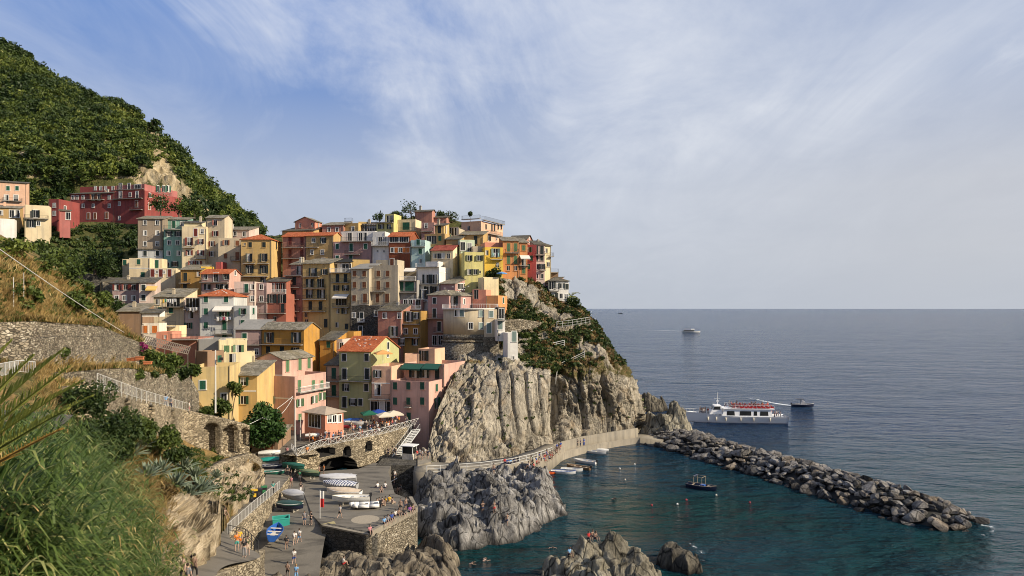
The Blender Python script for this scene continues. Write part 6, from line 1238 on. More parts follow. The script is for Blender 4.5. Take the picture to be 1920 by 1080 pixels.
# ---------------------------------------------------------------- boats
def hull(L, B, Hh, bow=.9, transom=.7, n=18, m=9, sheer=.25, th=.05):
    """open shell: outer + inner skins joined at the gunwale; bow at +X, keel at z=0"""
    def sec(s):
        b = B/2*(1-max(0, (s-.45)/.55)**2.2) if s > .45 else B/2*(transom+(1-transom)*math.sin(min(1, s/.45)*math.pi/2)); z0 = Hh*(.42*max(0, (s-.6)/.4)**2); zt = Hh*(1+sheer*(max(0, (s-.35)/.65)**2)); return max(b, .015), z0, zt
    V, Q = [], []
    def skin(off, flip):
        base = len(V)
        for i in range(n+1):
            s = i/n; b, z0, zt = sec(s); b = max(.01, b-off); z0 = z0+off
            for j in range(2*m+1):
                a = (j-m)/m; t = abs(a); y = b*math.copysign(t**.55, a) if t else 0; z = z0+(zt-z0)*t**1.9; V.append((L*(s-.5)+.18*L*(.5-.5*0)*max(0, s-.85)*(z/zt), y, z))
        for i in range(n):
            for j in range(2*m):
                k = base+i*(2*m+1)+j; f = (k, k+2*m+1, k+2*m+2, k+1); Q.append(f[::-1] if flip else f)
        return base
    a = skin(0, False); b = skin(th, True); w = 2*m+1
    for i in range(n):
        for j in (0, 2*m): Q.append((a+i*w+j, b+i*w+j, b+(i+1)*w+j, a+(i+1)*w+j))
    for j in range(2*m):
        Q.append((a+j, a+j+1, b+j+1, b+j))
    tr = [a+j for j in range(w)]
    return V, Q, tr, sec
def hull_mesh(name, L, B, Hh, mat, **k):
    V, Q, tr, sec = hull(L, B, Hh, **k); m = MB(); m.add(V, Q); m.f.append(tuple(tr)); m.mi.append(0); me = m.mesh(name, mat, False); return me, sec
BM = {}
def bcol(n): 
    C_ = dict(white=(.68, .67, .63), cream=(.60, .55, .44), navy=(.016, .022, .05), green=(.015, .10, .07), darkgreen=(.02, .06, .05), blue=(.02, .09, .33), turq=(.02, .26, .22), grey=(.32, .32, .32), orange=(.62, .10, .02), black=(.02, .02, .022), brown=(.20, .12, .06), olive=(.16, .19, .09), beige=(.55, .44, .32), tan=(.42, .33, .22), red=(.42, .03, .04), lgrey=(.45, .45, .46))
    return plain('boat_'+n, C_[n], .38, .12, 2, .5)
def stripes():
    t = NT('striped_cover'); wv = t.n('ShaderNodeTexWave', wave_type='BANDS', bands_direction='X'); t.l(t.pos(kind='obj', rot=(0, 0, .5)), wv.inputs[0]); wv.inputs['Scale'].default_value = .9; wv.inputs['Distortion'].default_value = .6
    return t.fin(t.ramp(wv.outputs['Fac'], [(.45, (.62, .62, .62)), (.55, (.05, .07, .16))]), .8)
STRIPE = stripes()
def boat(label, p, L, head, col, inner='cream', cover=None, group=None, roll=0, motor=False, name='rowing_boat', B=None, Hh=None, gun='white', seats=3, stand=0, extra=None, cat='boat'):
    B = B or L*.36; Hh = Hh or L*.15; o = thing(name, label, cat, Vector(p)+Vector((0, 0, stand)), R(head), group); o.rotation_euler = (R(roll), 0, R(head))
    key = (round(L, 1), round(B, 2), round(Hh, 2), col)
    me, sec = hull_mesh('hull', L, B, Hh, bcol(col)); part('hull', me, o)
    m = MB(); pr = None
    for sg in (-1, 1):
        pr = None
        for i in range(19):
            s = i/18; b, z0, zt = sec(s); q = Vector((L*(s-.5)+.18*L*.5*max(0, s-.85), sg*(b-.02), zt+.02))
            if pr is not None: m.bar(pr, q, .045, 5)
            pr = q
    part('gunwale', m.mesh('gunwale', bcol(gun)), o)
    if cover:
        V, Q = [], []; n, w = 22, 10; g = np.random.default_rng(int(abs(p[0]*31+p[1]*7)))
        for i in range(n+1):
            s = .01+.97*i/n; b, z0, zt = sec(s)
            for j in range(w+1):
                a = -1+2*j/w; V.append((L*(s-.5)+.18*L*.5*max(0, s-.85), (b+.06)*a, zt+.05+(1-a*a)*(.10+.26*math.sin(math.pi*s))*B/1.6+g.normal(0, .018)-(.16 if abs(a) > .99 else 0)))
        V = np.array(V); part('cover', npmesh('cover', V, gridq(n+1, w+1), STRIPE if cover == 'stripe' else bcol(cover), smooth=True), o)
    else:
        for k in range(seats):
            s = .2+.5*k/max(1, seats-1); b, z0, zt = sec(s); part('bench', MB().box(L*(s-.5)-.13, L*(s-.5)+.13, -b*.9, b*.9, zt-.17, zt-.13).mesh('bench', bcol(inner)), o)
        b0 = sec(.4)[0]; part('floor', MB().box(-L*.42, L*.22, -b0*.55, b0*.55, Hh*.2, Hh*.24).mesh('floor', bcol(inner)), o)
    if motor:
        b, z0, zt = sec(0); part('motor', MB().box(-L/2-.35, -L/2-.02, -.17, .17, zt-.05, zt+.42).box(-L/2-.25, -L/2-.1, -.06, .06, z0-.3, zt-.05).mesh('motor', bcol('black')), o)
    if stand:
        m = MB()
        for s in (-.25, .2): m.box(L*s-.06, L*s+.06, -B*.35, B*.35, -stand, -stand+.12).bar((L*s, -B*.3, -stand+.1), (L*s, -B*.22, .12), .05, 4).bar((L*s, B*.3, -stand+.1), (L*s, B*.22, .12), .05, 4)
        part('cradle', m.mesh('cradle', plain('grey_wood', (.30, .27, .22), .8, .2)), o)
    if extra: extra(o, L, B, Hh, sec)
    return o
GL = 'boats drawn up on the harbour paving'; Z5 = 5.5
boat('grey tarpaulin covered boat in front of the boat arch', PZ(634, 908, Z5), 5.4, 180+8, 'grey', cover='lgrey', group=GL, stand=.35)
boat('boat with blue and white striped cover on the platform', PZ(638, 920, Z5), 5.2, 172, 'grey', cover='stripe', group=GL, stand=.3)
boat('boat with beige cover between the striped and the white boats', PZ(645, 934, Z5), 5.0, 170, 'white', cover='beige', group=GL, stand=.3)
boat('white motorboat with black outboard on the platform', PZ(658, 945, Z5), 4.9, 186, 'white', 'lgrey', None, GL, 0, True, 'motorboat', gun='cream', stand=.3)
boat('wide grey boat with a grey cover and white rim beside the railing', PZ(553, 941, 5.5), 4.2, -38, 'grey', cover='lgrey', group=GL, B=1.9, Hh=.9, stand=.3, gun='white')
boat('dark green covered boat below the wide grey boat', PZ(545, 958, 5.3), 3.9, -20, 'navy', cover='darkgreen', group=GL, B=1.6, Hh=.75, stand=.25, gun='white')
boat('blue rowing boat with white inside on the ramp', PZ(515, 1008, 4.65), 4.2, 100, 'blue', 'cream', None, GL, 6, B=1.85, Hh=.8, gun='blue', seats=3, stand=.15)
boat('green covered rowing boat tilted beside the lamp pole', PZ(550, 884, 6.75), 4.3, -30, 'green', cover='green', group=GL, roll=-18, stand=.35, gun='green'); boat('olive green covered rowing boat left of the boat arch', PZ(579, 897, 6.05), 4.3, -32, 'darkgreen', cover='olive', group=GL, roll=-14, stand=.35, gun='green')
boat('turquoise covered boat behind the navy boat by the masonry wall', PZ(509, 870, 7.0), 3.9, 5, 'turq', cover='turq', group=GL, gun='turq', stand=.2); boat('navy boat second from the top by the masonry wall', PZ(510, 882, 6.55), 4.0, 3, 'navy', 'grey', None, GL, gun='lgrey', stand=.2); boat('green boat with white bow nearest the path wall', PZ(509, 893, 6.15), 3.8, 4, 'green', 'turq', None, GL, gun='white', stand=.2)
boat('white boat with white cover beside the hut', PZ(505, 859, 7.5), 3.4, 12, 'white', cover='white', group=GL, stand=.5)
boat('blue and white covered boat under the green house windows', PZ(660, 797, 9.35), 4.2, 5, 'white', cover='blue', group=GL, stand=.3); boat('red kayak like boat lying on the terrace', PZ(648, 806, 9.35), 3.8, -8, 'red', 'red', None, GL, B=.9, Hh=.4, gun='red', stand=.3); boat('white rowing boat stored on the terrace beside the red one', PZ(664, 803, 9.35), 3.9, -16, 'white', 'cream', None, GL, B=1.2, stand=.6)
boat('blue covered dinghy at the left end of the terrace', PZ(625, 817, 9.35), 2.6, 30, 'blue', cover='blue', group=GL, stand=.2); boat('small boat with white cover beside the veranda', PZ(588, 822, 9.35), 2.8, 12, 'white', cover='white', group=GL, stand=.25)
# inflatable
io = thing('inflatable_boat', 'white inflatable dinghy with outboard at the platform edge', 'boat', PZ(684, 953, Z5)+Vector((0, 0, .35)), R(190), GL); m = MB(); pts = [(-1.9, .62, .1), (-.6, .68, .08), (.8, .66, .12), (1.5, .45, .22), (1.9, .0, .3), (1.5, -.45, .22), (.8, -.66, .12), (-.6, -.68, .08), (-1.9, -.62, .1)]
m.tube(pts, .24, 10); part('tubes', m.mesh('tubes', bcol('white'), True), io); part('floor', MB().box(-1.7, 1.4, -.5, .5, -.12, -.06).mesh('floor', bcol('grey')), io); part('bench', MB().box(-.4, -.1, -.55, .55, .12, .2).mesh('bench', bcol('black')), io); part('motor', MB().box(-2.2, -1.85, -.17, .17, .1, .65).box(-2.1, -1.95, -.06, .06, -.4, .1).mesh('motor', bcol('black')), io)
# afloat in the cove
GA_ = 'boats moored in the cove'; w0 = -.22
boat('white rowing boat nearest the outer quay wall', PZ(1118, 852, w0), 4.6, -30, 'white', 'cream', None, GA_, seats=3); boat('small white covered boat beside the outer quay wall', PZ(1129, 847, w0), 3.0, -22, 'white', cover='white', group=GA_)
boat('white rowing boat with beige benches in the middle of the quay row', PZ(1097, 870, w0), 5.0, 150, 'white', 'beige', None, GA_, 0, True); boat('brown wooden rowing boat in the quay row', PZ(1085, 881, w0), 5.0, 152, 'brown', 'tan', None, GA_, gun='tan', motor=True)
boat('white rowing boat closest to the orange kayak', PZ(1056, 890, w0), 4.8, -14, 'white', 'lgrey', None, GA_, gun='blue'); boat('white rowing boat tucked behind the one next to the kayak', PZ(1072, 885, w0), 4.3, -14, 'white', 'cream', None, GA_)
boat('bright orange kayak moored at the swimming steps', PZ(1024, 890, w0+.1), 3.8, 5, 'orange', 'orange', None, GA_, B=.85, Hh=.4, gun='orange', seats=2)
def canopy(o, L, B, Hh, sec):
    m = MB()
    for x in (-.2*L, .08*L): m.bar((x, -B*.42, Hh), (x, -B*.42, Hh+1.5), .03, 5).bar((x, B*.42, Hh), (x, B*.42, Hh+1.5), .03, 5).bar((x, -B*.42, Hh+1.5), (x, B*.42, Hh+1.5), .03, 5)
    m.bar((-.2*L, -B*.42, Hh+1.5), (.08*L, -B*.42, Hh+1.5), .03, 5).bar((-.2*L, B*.42, Hh+1.5), (.08*L, B*.42, Hh+1.5), .03, 5); part('frame', m.mesh('canopy_frame', bcol('tan')), o); part('folded_cover', MB().box(-.22*L, -.17*L, -B*.42, B*.42, Hh+1.5, Hh+1.62).mesh('folded_cover', bcol('navy')), o)
    part('crate', MB().box(-.02*L, .12*L, -.3, .35, Hh*.3, Hh*1.15).mesh('crate', bcol('blue')), o); part('deck', MB().box(.2*L, .36*L, -B*.24, B*.24, Hh*.9, Hh*1.0).mesh('deck', bcol('tan')), o)
boat('navy motor launch with tan deck and bare canopy frame alone in the cove', PZ(1315, 920, -.3), 5.4, -38, 'navy', 'tan', None, None, 0, False, 'motor_launch', B=2.0, Hh=1.0, gun='tan', extra=canopy)
def speed(o, L, B, Hh, sec):
    part('console', MB().box(-.1*L, .1*L, -.5, .5, Hh*.6, Hh+.8).box(-.1*L, .02*L, -.55, .55, Hh+.8, Hh+1.3).mesh('console', bcol('lgrey')), o)
    part('canopy', MB().box(-.3*L, .05*L, -.8, .8, Hh+1.6, Hh+1.7).bar((-.28*L, -.7, Hh), (-.28*L, -.7, Hh+1.6), .03, 4).bar((-.28*L, .7, Hh), (-.28*L, .7, Hh+1.6), .03, 4).bar((.04*L, .7, Hh), (.04*L, .7, Hh+1.6), .03, 4).bar((.04*L, -.7, Hh), (.04*L, -.7, Hh+1.6), .03, 4).mesh('canopy', bcol('black')), o)
p_ = P(1504, 758, 0) if False else PZ(1505, 764, -.3)
boat('dark speedboat crossing behind the ferry with a white wake', p_, 6.8, -8, 'navy', 'lgrey', None, None, 0, True, 'speedboat', B=2.3, Hh=1.1, gun='white', extra=speed)
def cruise(o, L, B, Hh, sec):
    part('cabin', MB().box(-.42*L, .15*L, -B*.36, B*.36, Hh*.7, Hh+1.7).mesh('cabin', bcol('black')), o); part('deck_roof', MB().box(-.45*L, .2*L, -B*.42, B*.42, Hh+1.7, Hh+1.9).mesh('deck_roof', bcol('white')), o); part('wheelhouse', MB().box(.0*L, .17*L, -B*.25, B*.25, Hh+1.9, Hh+3.4).mesh('wheelhouse', bcol('white')), o); part('awning', MB().box(-.4*L, -.04*L, -B*.4, B*.4, Hh+3.6, Hh+3.75).bar((-.4*L, -1.5, Hh+1.9), (-.4*L, -1.5, Hh+3.6), .06, 4).bar((-.06*L, -1.5, Hh+1.9), (-.06*L, -1.5, Hh+3.6), .06, 4).mesh('awning', bcol('navy')), o)
boat('white excursion boat far out with a long thin wake', PZ(1296, 624.5, -.5), 23, -4, 'white', 'lgrey', None, None, 0, False, 'excursion_boat', B=6, Hh=2.2, gun='white', extra=cruise, seats=1)
boat('tiny dark boat close to the horizon', PZ(1163, 588.5, -.5), 26, 176, 'navy', 'lgrey', None, None, 0, False, 'distant_boat', B=6, Hh=3, gun='black', extra=cruise, seats=1)
# ferry
FX = 27.5; fp = PZ(1380, 795, -.5); fo = thing('ferry', 'white passenger ferry with red upper deck passing behind the breakwater', 'ferry', fp, R(176)); Bf = 5.6
V, Q = [], []; n, m_ = 30, 12
def fsec(s): b = Bf/2*(1-max(0, (s-.55)/.45)**2.0) if s > .55 else Bf/2*(.9+.1*min(1, s/.3)); return max(b, .03), .0+.9*max(0, (s-.7)/.3)**2, 2.5+1.1*max(0, (s-.45)/.55)**1.6
for i in range(n+1):
    s = i/n; b, z0, zt = fsec(s)
    for j in range(2*m_+1):
        a = (j-m_)/m_; t = abs(a); y = b*math.copysign(t**.42, a) if t else 0; z = z0+(zt-z0)*t**2.6; V.append((FX*(s-.5)+max(0, s-.8)*8*(z/zt-.3), y*(.75+.25*z/zt), z))
hm = MB(); hm.add(V, [tuple(int(x) for x in q) for q in gridq(n+1, 2*m_+1)]); hm.f.append(tuple(range(2*m_+1))); hm.mi.append(0)
part('hull', hm.mesh('ferry_hull', plain('ferry_white', (.80, .80, .79), .4, .04), True), fo)
m = MB()
dv = [];
for i in range(n+1):
    s = i/n; b, z0, zt = fsec(s); dv.append((FX*(s-.5)+max(0, s-.8)*8*.62, b*.97, zt-.35)); 
nd = len(dv); m.add(dv+[(x, -y, z) for x, y, z in dv], [(i, i+1, nd+i+1, nd+i) for i in range(nd-1)]); part('deck', m.mesh('ferry_deck', bcol('grey')), fo)
part('waterline', MB().box(-FX*.49, FX*.30, -Bf*.42, Bf*.42, .1, .62).mesh('waterline', bcol('navy')), fo)
FW = plain('ferry_white', 0)
part('cabin', MB().add([(-9.4, -2.4, 2.2), (4.6, -2.4, 2.2), (4.6, 2.4, 2.2), (-9.4, 2.4, 2.2), (-9.0, -2.2, 4.5), (3.6, -2.2, 4.5), (3.6, 2.2, 4.5), (-9.0, 2.2, 4.5)], [(0, 3, 2, 1), (4, 5, 6, 7), (0, 1, 5, 4), (1, 2, 6, 5), (2, 3, 7, 6), (3, 0, 4, 7)]).mesh('cabin', FW), fo)
part('upper_deck', MB().box(-9.8, 4.0, -2.6, 2.6, 4.5, 4.66).mesh('upper_deck', FW), fo)
for sg in (-1, 1):
    for x0, x1 in ((-8.2, -5.9), (-5.2, -4.2), (-3.6, -.4), (.9, 3.1)):
        y = lambda z: sg*(2.43-.2*(z-2.2)/2.3); m = MB(); a = [(x0, y(2.75), 2.75), (x1, y(2.75), 2.75), (x1-.1, y(3.95), 3.95), (x0+.1, y(3.95), 3.95)]; m.add(a if sg < 0 else a[::-1], [(0, 1, 2, 3)]); part('window', m.mesh('window', GLASS), fo)
part('wheelhouse', MB().add([(4.2, -1.5, 2.9), (7.6, -1.5, 2.9), (7.6, 1.5, 2.9), (4.2, 1.5, 2.9), (4.3, -1.35, 5.3), (6.2, -1.35, 5.3), (6.2, 1.35, 5.3), (4.3, 1.35, 5.3)], [(0, 3, 2, 1), (4, 5, 6, 7), (0, 1, 5, 4), (1, 2, 6, 5), (2, 3, 7, 6), (3, 0, 4, 7)]).mesh('wheelhouse', FW), fo)
for a in ([(4.6, -1.49, 4.2), (6.6, -1.49, 4.2), (6.3, -1.40, 5.05), (4.6, -1.40, 5.05)], [(4.6, 1.49, 4.2), (4.6, 1.40, 5.05), (6.3, 1.40, 5.05), (6.6, 1.49, 4.2)], [(6.92, -1.3, 4.2), (6.92, 1.3, 4.2), (6.36, 1.2, 5.1), (6.36, -1.2, 5.1)]): part('window', MB().add(a, [(0, 1, 2, 3)]).mesh('window', GLASS), fo)
part('mast', MB().bar((5.2, 0, 5.3), (5.0, 0, 9.0), .1, 6, .05).bar((4.4, 0, 7.2), (6.0, 0, 7.2), .05, 4).box(4.7, 5.5, -.15, .15, 6.3, 6.5).mesh('mast', FW), fo)
RED = plain('ferry_red', (.42, .02, .02), .5)
for k in range(9):
    for sg in (-1, 1): part('seat', wmesh('fseat', lambda: MB().box(-.35, .35, -.85, .85, .25, .35).box(-.38, -.3, -.85, .85, .25, .95).mesh('seat', RED)), fo, (-8.8+1.25*k, sg*1.4, 4.66))
m = MB()
for sg in (-2.5, 2.5):
    for z in (5.1, 5.6): m.bar((-9.7, sg, z), (2.6, sg, z), .04, 4)
    for k in range(14): m.bar((-9.7+.95*k, sg, 4.66), (-9.7+.95*k, sg, 5.6), .04, 4)
part('railing', m.mesh('railing', WHITEP), fo); part('banner', (lambda m: ([m.box(-9.6+1.18*k, -8.72+1.18*k, sg*2.62-.02, sg*2.62+.02, 4.85, 5.3) for k in range(8) for sg in (-1, 1)], m.mesh('banner', RED))[1])(MB()), fo)
m = MB()
for sg in (-1, 1):
    pr = None
    for i in range(n+1):
        s = i/n
        if s < .62: continue
        b, z0, zt = fsec(s); q = Vector((FX*(s-.5)+max(0, s-.8)*8*.7, sg*b*.97, zt+.75)); m.bar(q, q-Vector((0, 0, .8)), .025, 4)
        if pr is not None: m.bar(pr, q, .03, 4)
        pr = q
part('bow_railing', m.mesh('bow_railing', WHITEP), fo)
for x in (-8.5, -4, -.5, 3.5, 6, 8.2):
    for sg in (-1, 1): part('fender', wmesh('fend', lambda: MB().lathe([(.02, -.55), (.2, -.4), (.22, 0), (.2, .4), (.02, .55)], 8).mesh('fender', bcol('cream'), True)), fo, (x, sg*(fsec(x/FX+.5)[0]+.12), 1.75))
# foam and wakes
def foam_mat():
    t = NT('foam'); p = t.pos(); n = t.noise(p, .9, 6, .7, .6); at = t.n('ShaderNodeAttribute', attribute_name='tone').outputs['Fac']; t.fin((.72, .76, .78), .7)
    tr = t.n('ShaderNodeBsdfTransparent'); mx = t.n('ShaderNodeMixShader'); k = t.ramp(t.math('ADD', n, t.math('SUBTRACT', at, .75)), [(.42, 0.), (.56, .9)]); t.l(k, mx.inputs[0]); t.l(tr.outputs[0], mx.inputs[1]); t.l(t.b.outputs[0], mx.inputs[2]); t.l(mx.outputs[0], t.out.inputs[0]); return t.m
FOAM = foam_mat()
def wake(name, pts, w0_, w1_, z=.10, s0=.75, s1=.35, n=60):
    a = resample([(x, y, z) for x, y in pts], n); d = np.gradient(a, axis=0); nr = np.stack([-d[:, 1], d[:, 0], 0*d[:, 0]], 1); nr /= np.linalg.norm(nr, axis=1, keepdims=True); W_ = np.linspace(w0_, w1_, n)[:, None]; G = np.stack([a-nr*W_, a-nr*W_*.4, a+nr*W_*.4, a+nr*W_], 1); tt = np.linspace(s0, s1, n)[:, None]*np.array([.45, 1, 1, .45])
    tag(npobj(name, G.reshape(-1, 3), gridq(n, 4), FOAM, attr={'tone': tt.ravel()}), kind='stuff')
def w2(u, v): p = PZ(u, v, 0); return (p.x, p.y)
wake('wake', [w2(1490, 762), w2(1455, 757), w2(1420, 750), w2(1390, 744)], 1.2, 2.4, s0=.9, s1=.55); wake('wake', [w2(1281, 621), w2(1220, 619), w2(1150, 617), w2(1090, 614)], 2, 7, s0=.85, s1=.5); wake('wake', [w2(1167, 588.6), w2(1195, 589.2), w2(1230, 590)], 4, 14, s0=.9, s1=.3)
wake('wake', [w2(1296, 794), w2(1330, 797), w2(1400, 797.5), w2(1462, 795), w2(1480, 794)], .5, 1.0, s0=.55, s1=.5)
wake('surf', [w2(1300, 1020), w2(1312, 1032), w2(1316, 1046), w2(1312, 1062)], 1.3, 1.0, s0=.64, s1=.55); wake('surf', [w2(1240, 1016), w2(1252, 1010)], .4, .3, s0=.6, s1=.5); wake('surf', [w2(1200, 770), w2(1215, 772), w2(1236, 768)], 1.2, .8, s0=.7, s1=.6); wake('surf', [w2(1222, 1080), w2(1236, 1074), w2(1232, 1062)], .5, .3, s0=.7, s1=.55)
wake('surf', [w2(1840, 985), w2(1862, 990), w2(1858, 1000), w2(1835, 1006)], .7, .5, s0=.7, s1=.6); wake('surf', [w2(u, v) for u, v in [(1300,858),(1400,893),(1500,920),(1600,955),(1700,990),(1760,1008)]], .35, .35, s0=.5, s1=.55)
wake('surf', [w2(u, v) for u, v in [(845,1032),(940,1024),(1012,996),(1054,962)]], .3, .3, s0=.5, s1=.5)
# floats
def buoy(label, u, v, c, r=.19):
    o = thing('buoy', label, 'buoy', PZ(u, v, 0), 0, 'buoys in the cove'); part('ball', wmesh(('by', c, r), lambda: MB().lathe([(.02, -r), (r*.7, -r*.7), (r, 0), (r*.7, r*.7), (.02, r)], 10).mesh('ball', bcol(c), True)), o, (0, 0, r*.35)); part('ring', wmesh(('byr', r), lambda: MB().lathe([(.03, r), (.07, r*1.1), (.07, r*1.5), (.02, r*1.6)], 6).mesh('ring', bcol('black'))), o, (0, 0, r*.35))
for u, v, c, l in [(1222,948,'red','red buoy in the open middle of the cove'),(1287,938,'red','red buoy nearest the navy launch on its left'),(1270,946,'white','white buoy between the two red buoys'),(1190,871,'white','white buoy nearest the moored rowing boats'),(1162,879,'white','white buoy in front of the brown rowing boat'),(1172,900,'cream','small cream buoy off the kayak end of the quay'),(1343,929,'cream','cream buoy at the bow of the navy launch'),(1406,943,'red','red float alone right of the navy launch')]: buoy(l, u, v, c)
# breakwater boulders
core = [PZ(u, v, 0) for u, v in [(1232,820),(1300,838),(1400,868),(1500,896),(1600,926),(1700,957),(1760,974),(1822,986)]]
cl = resample(core, 90); ctr = []
grb = np.random.default_rng(5)
def boulder_mesh(seed):
    bm = bmesh.new(); bmesh.ops.create_icosphere(bm, subdivisions=3, radius=1.0); g = np.random.default_rng(seed); P_ = np.array([v.co[:] for v in bm.verts]); 
    for _ in range(13):   # cut with random planes for broken faces
        n = g.normal(size=3); n /= np.linalg.norm(n); c = g.uniform(.42, .72); dd = P_@n; P_ = P_-np.maximum(dd-c, 0)[:, None]*n
    P_ = P_*np.array([g.uniform(.95, 1.3), g.uniform(.75, 1.05), g.uniform(.6, .85)])+fbm(P_*2.2+seed, 3, seed)[:, None]*.05*P_
    for v, p in zip(bm.verts, P_): v.co = p
    me = bpy.data.meshes.new('boulder'); bm.to_mesh(me); bm.free(); me.materials.append(BOULD); return me
bms = [boulder_mesh(s) for s in range(9)]
placed = []; tries = 0
def cross(s, q):
    i = s*(len(cl)-1); a = np.array([np.interp(i, np.arange(len(cl)), cl[:, k]) for k in range(3)]); j = min(len(cl)-2, int(i)); d = cl[j+1]-cl[j]; d /= np.linalg.norm(d); nr = np.array([d[1], -d[0], 0]); return a, nr
hw = lambda s: 7.4*(1-.08*s)*(1-max(0, (s-.93)/.07)**2*.5)*(.65+.35*min(1, s/.08)); hh = lambda s: 3.1*(1-max(0, (s-.88)/.12)**1.5*.7)
while len(placed) < 430 and tries < 24000:
    tries += 1; s = grb.random(); q = grb.uniform(-1, 1); r = grb.uniform(.7, 1.5) if grb.random() < .7 else grb.uniform(1.4, 2.3); a, nr = cross(s, q); c = a+nr*q*hw(s)+np.array([0, 0, hh(s)*(1-abs(q)**1.7)-.25])
    if all((c[0]-p[0])**2+(c[1]-p[1])**2+(c[2]-p[2])**2 > (.60*(r+p[3]))**2 for p in placed): placed.append((*c, r))
placed.sort(key=lambda p: p[1])
big = placed[:296]; rest = placed[296:]
for i, (x, y, z, r) in enumerate(big):
    o = link(bpy.data.objects.new('boulder', bms[i % 9])); o.location = (x, y, z); o.scale = (r, r, r); o.rotation_euler = (grb.uniform(-.5, .5), grb.uniform(-.5, .5), grb.uniform(0, 6.28)); tag(o, 'broken grey boulder heaped with others in the long breakwater', 'boulder', 'boulders of the breakwater')
# the core the boulders lie on
V = []; 
for i in range(90):
    s = i/89
    for q in np.linspace(-1.15, 1.15, 9): a, nr = cross(s, q); V.append(a+nr*q*hw(s)+np.array([0, 0, hh(s)*(1-min(1.3, abs(q))**1.7)-1.0]))
tag(npobj('breakwater_core', np.array(V), gridq(90, 9), plain('wet_rubble', (.03, .03, .028), .9)), kind='structure')
if rest:
    VV, QQ, n0 = [], [], 0
    for i, (x, y, z, r) in enumerate(rest):
        me = bms[i % 9]; v = np.array([q.co[:] for q in me.vertices])*r+[x, y, z]; f = np.array([p.vertices[:] for p in me.polygons]); VV.append(v); QQ.append(f+n0); n0 += len(v)
    tag(npobj('boulders', np.concatenate(VV), np.concatenate(QQ), BOULD), kind='stuff')
shore_rock('rubble_shore', wp([(640,905),(700,905),(760,955),(785,960),(775,900),(730,880)], 0)+[], 1.2, 2, [], rockmat('ledge_rock', 0, 0, 0), (R(55), .3), .25, .6, 71)
# ---------------------------------------------------------------- people
from mathutils.bvhtree import BVHTree
SKIN = plain('skin', (.38, .26, .20), .6, .1); SKIN2 = plain('skin_tanned', (.26, .17, .125), .6, .1); HAIRD = plain('hair_dark', (.03, .02, .013), .6); HAIRB = plain('hair_fair', (.28, .17, .07), .6)
def skinned(name, vs, es, mat, sub=1):
    me = bpy.data.meshes.new(name+'_rig'); bm = bmesh.new(); L = bm.verts.layers.skin.verify(); bv = []
    for i, (co, r) in enumerate(vs):
        v = bm.verts.new(co); v[L].radius = (r, r) if not isinstance(r, tuple) else r; v[L].use_root = (i == 0); bv.append(v)
    for a, b in es: bm.edges.new((bv[a], bv[b]))
    bm.to_mesh(me); bm.free(); o = link(bpy.data.objects.new(name, me)); o.modifiers.new('skin', 'SKIN').use_smooth_shade = True
    s = o.modifiers.new('sub', 'SUBSURF'); s.levels = sub; s.render_levels = sub
    dg = bpy.context.evaluated_depsgraph_get(); dg.update(); res = bpy.data.meshes.new_from_object(o.evaluated_get(dg)); bpy.data.objects.remove(o); bpy.data.meshes.remove(me)
    res.name = name; res.materials.clear(); res.materials.append(mat); return res
POSES = {
 'stand': dict(pel=(0, 0, .92), chest=(0, .0, 1.27), neck=(0, .01, 1.47), head=(0, -.02, 1.60), top=(0, -.01, 1.71), kn=[(-.11, -.01, .49), (.11, -.02, .49)], an=[(-.11, .03, .08), (.12, .02, .08)], el=[(-.25, .03, 1.12), (.25, .03, 1.12)], wr=[(-.26, -.05, .87), (.27, -.06, .87)]),
 'walk': dict(pel=(0, 0, .90), chest=(0, -.03, 1.25), neck=(0, -.03, 1.45), head=(0, -.07, 1.58), top=(0, -.06, 1.69), kn=[(-.10, -.20, .50), (.10, .06, .47)], an=[(-.10, -.24, .09), (.10, .38, .16)], el=[(-.24, .14, 1.12), (.24, -.08, 1.12)], wr=[(-.25, .10, .88), (.25, -.28, .96)]),
 'gesture': dict(pel=(0, 0, .92), chest=(0, 0, 1.27), neck=(0, 0, 1.47), head=(.02, -.03, 1.60), top=(.02, -.02, 1.71), kn=[(-.12, -.03, .49), (.13, .0, .49)], an=[(-.14, .0, .08), (.15, .04, .08)], el=[(-.27, -.02, 1.14), (.29, -.06, 1.14)], wr=[(-.17, -.26, 1.18), (.22, -.27, 1.30)]),
 'sit': dict(pel=(0, 0, .12), chest=(0, -.04, .46), neck=(0, -.08, .66), head=(0, -.13, .79), top=(0, -.12, .90), kn=[(-.14, -.42, .30), (.16, -.42, .26)], an=[(-.14, -.50, -.10), (.16, -.54, -.12)], el=[(-.26, -.04, .34), (.26, -.10, .34)], wr=[(-.22, -.30, .30), (.20, -.32, .28)]),
 'swim': dict(pel=(0, .25, -.08), chest=(0, -.1, .0), neck=(0, -.30, .06), head=(0, -.42, .14), top=(0, -.50, .20), kn=[(-.12, .62, -.12), (.14, .60, -.2)], an=[(-.16, 1.0, -.1), (.2, .95, -.3)], el=[(-.42, -.2, .05), (.40, -.3, .03)], wr=[(-.55, -.5, .05), (.45, -.62, .04)])}
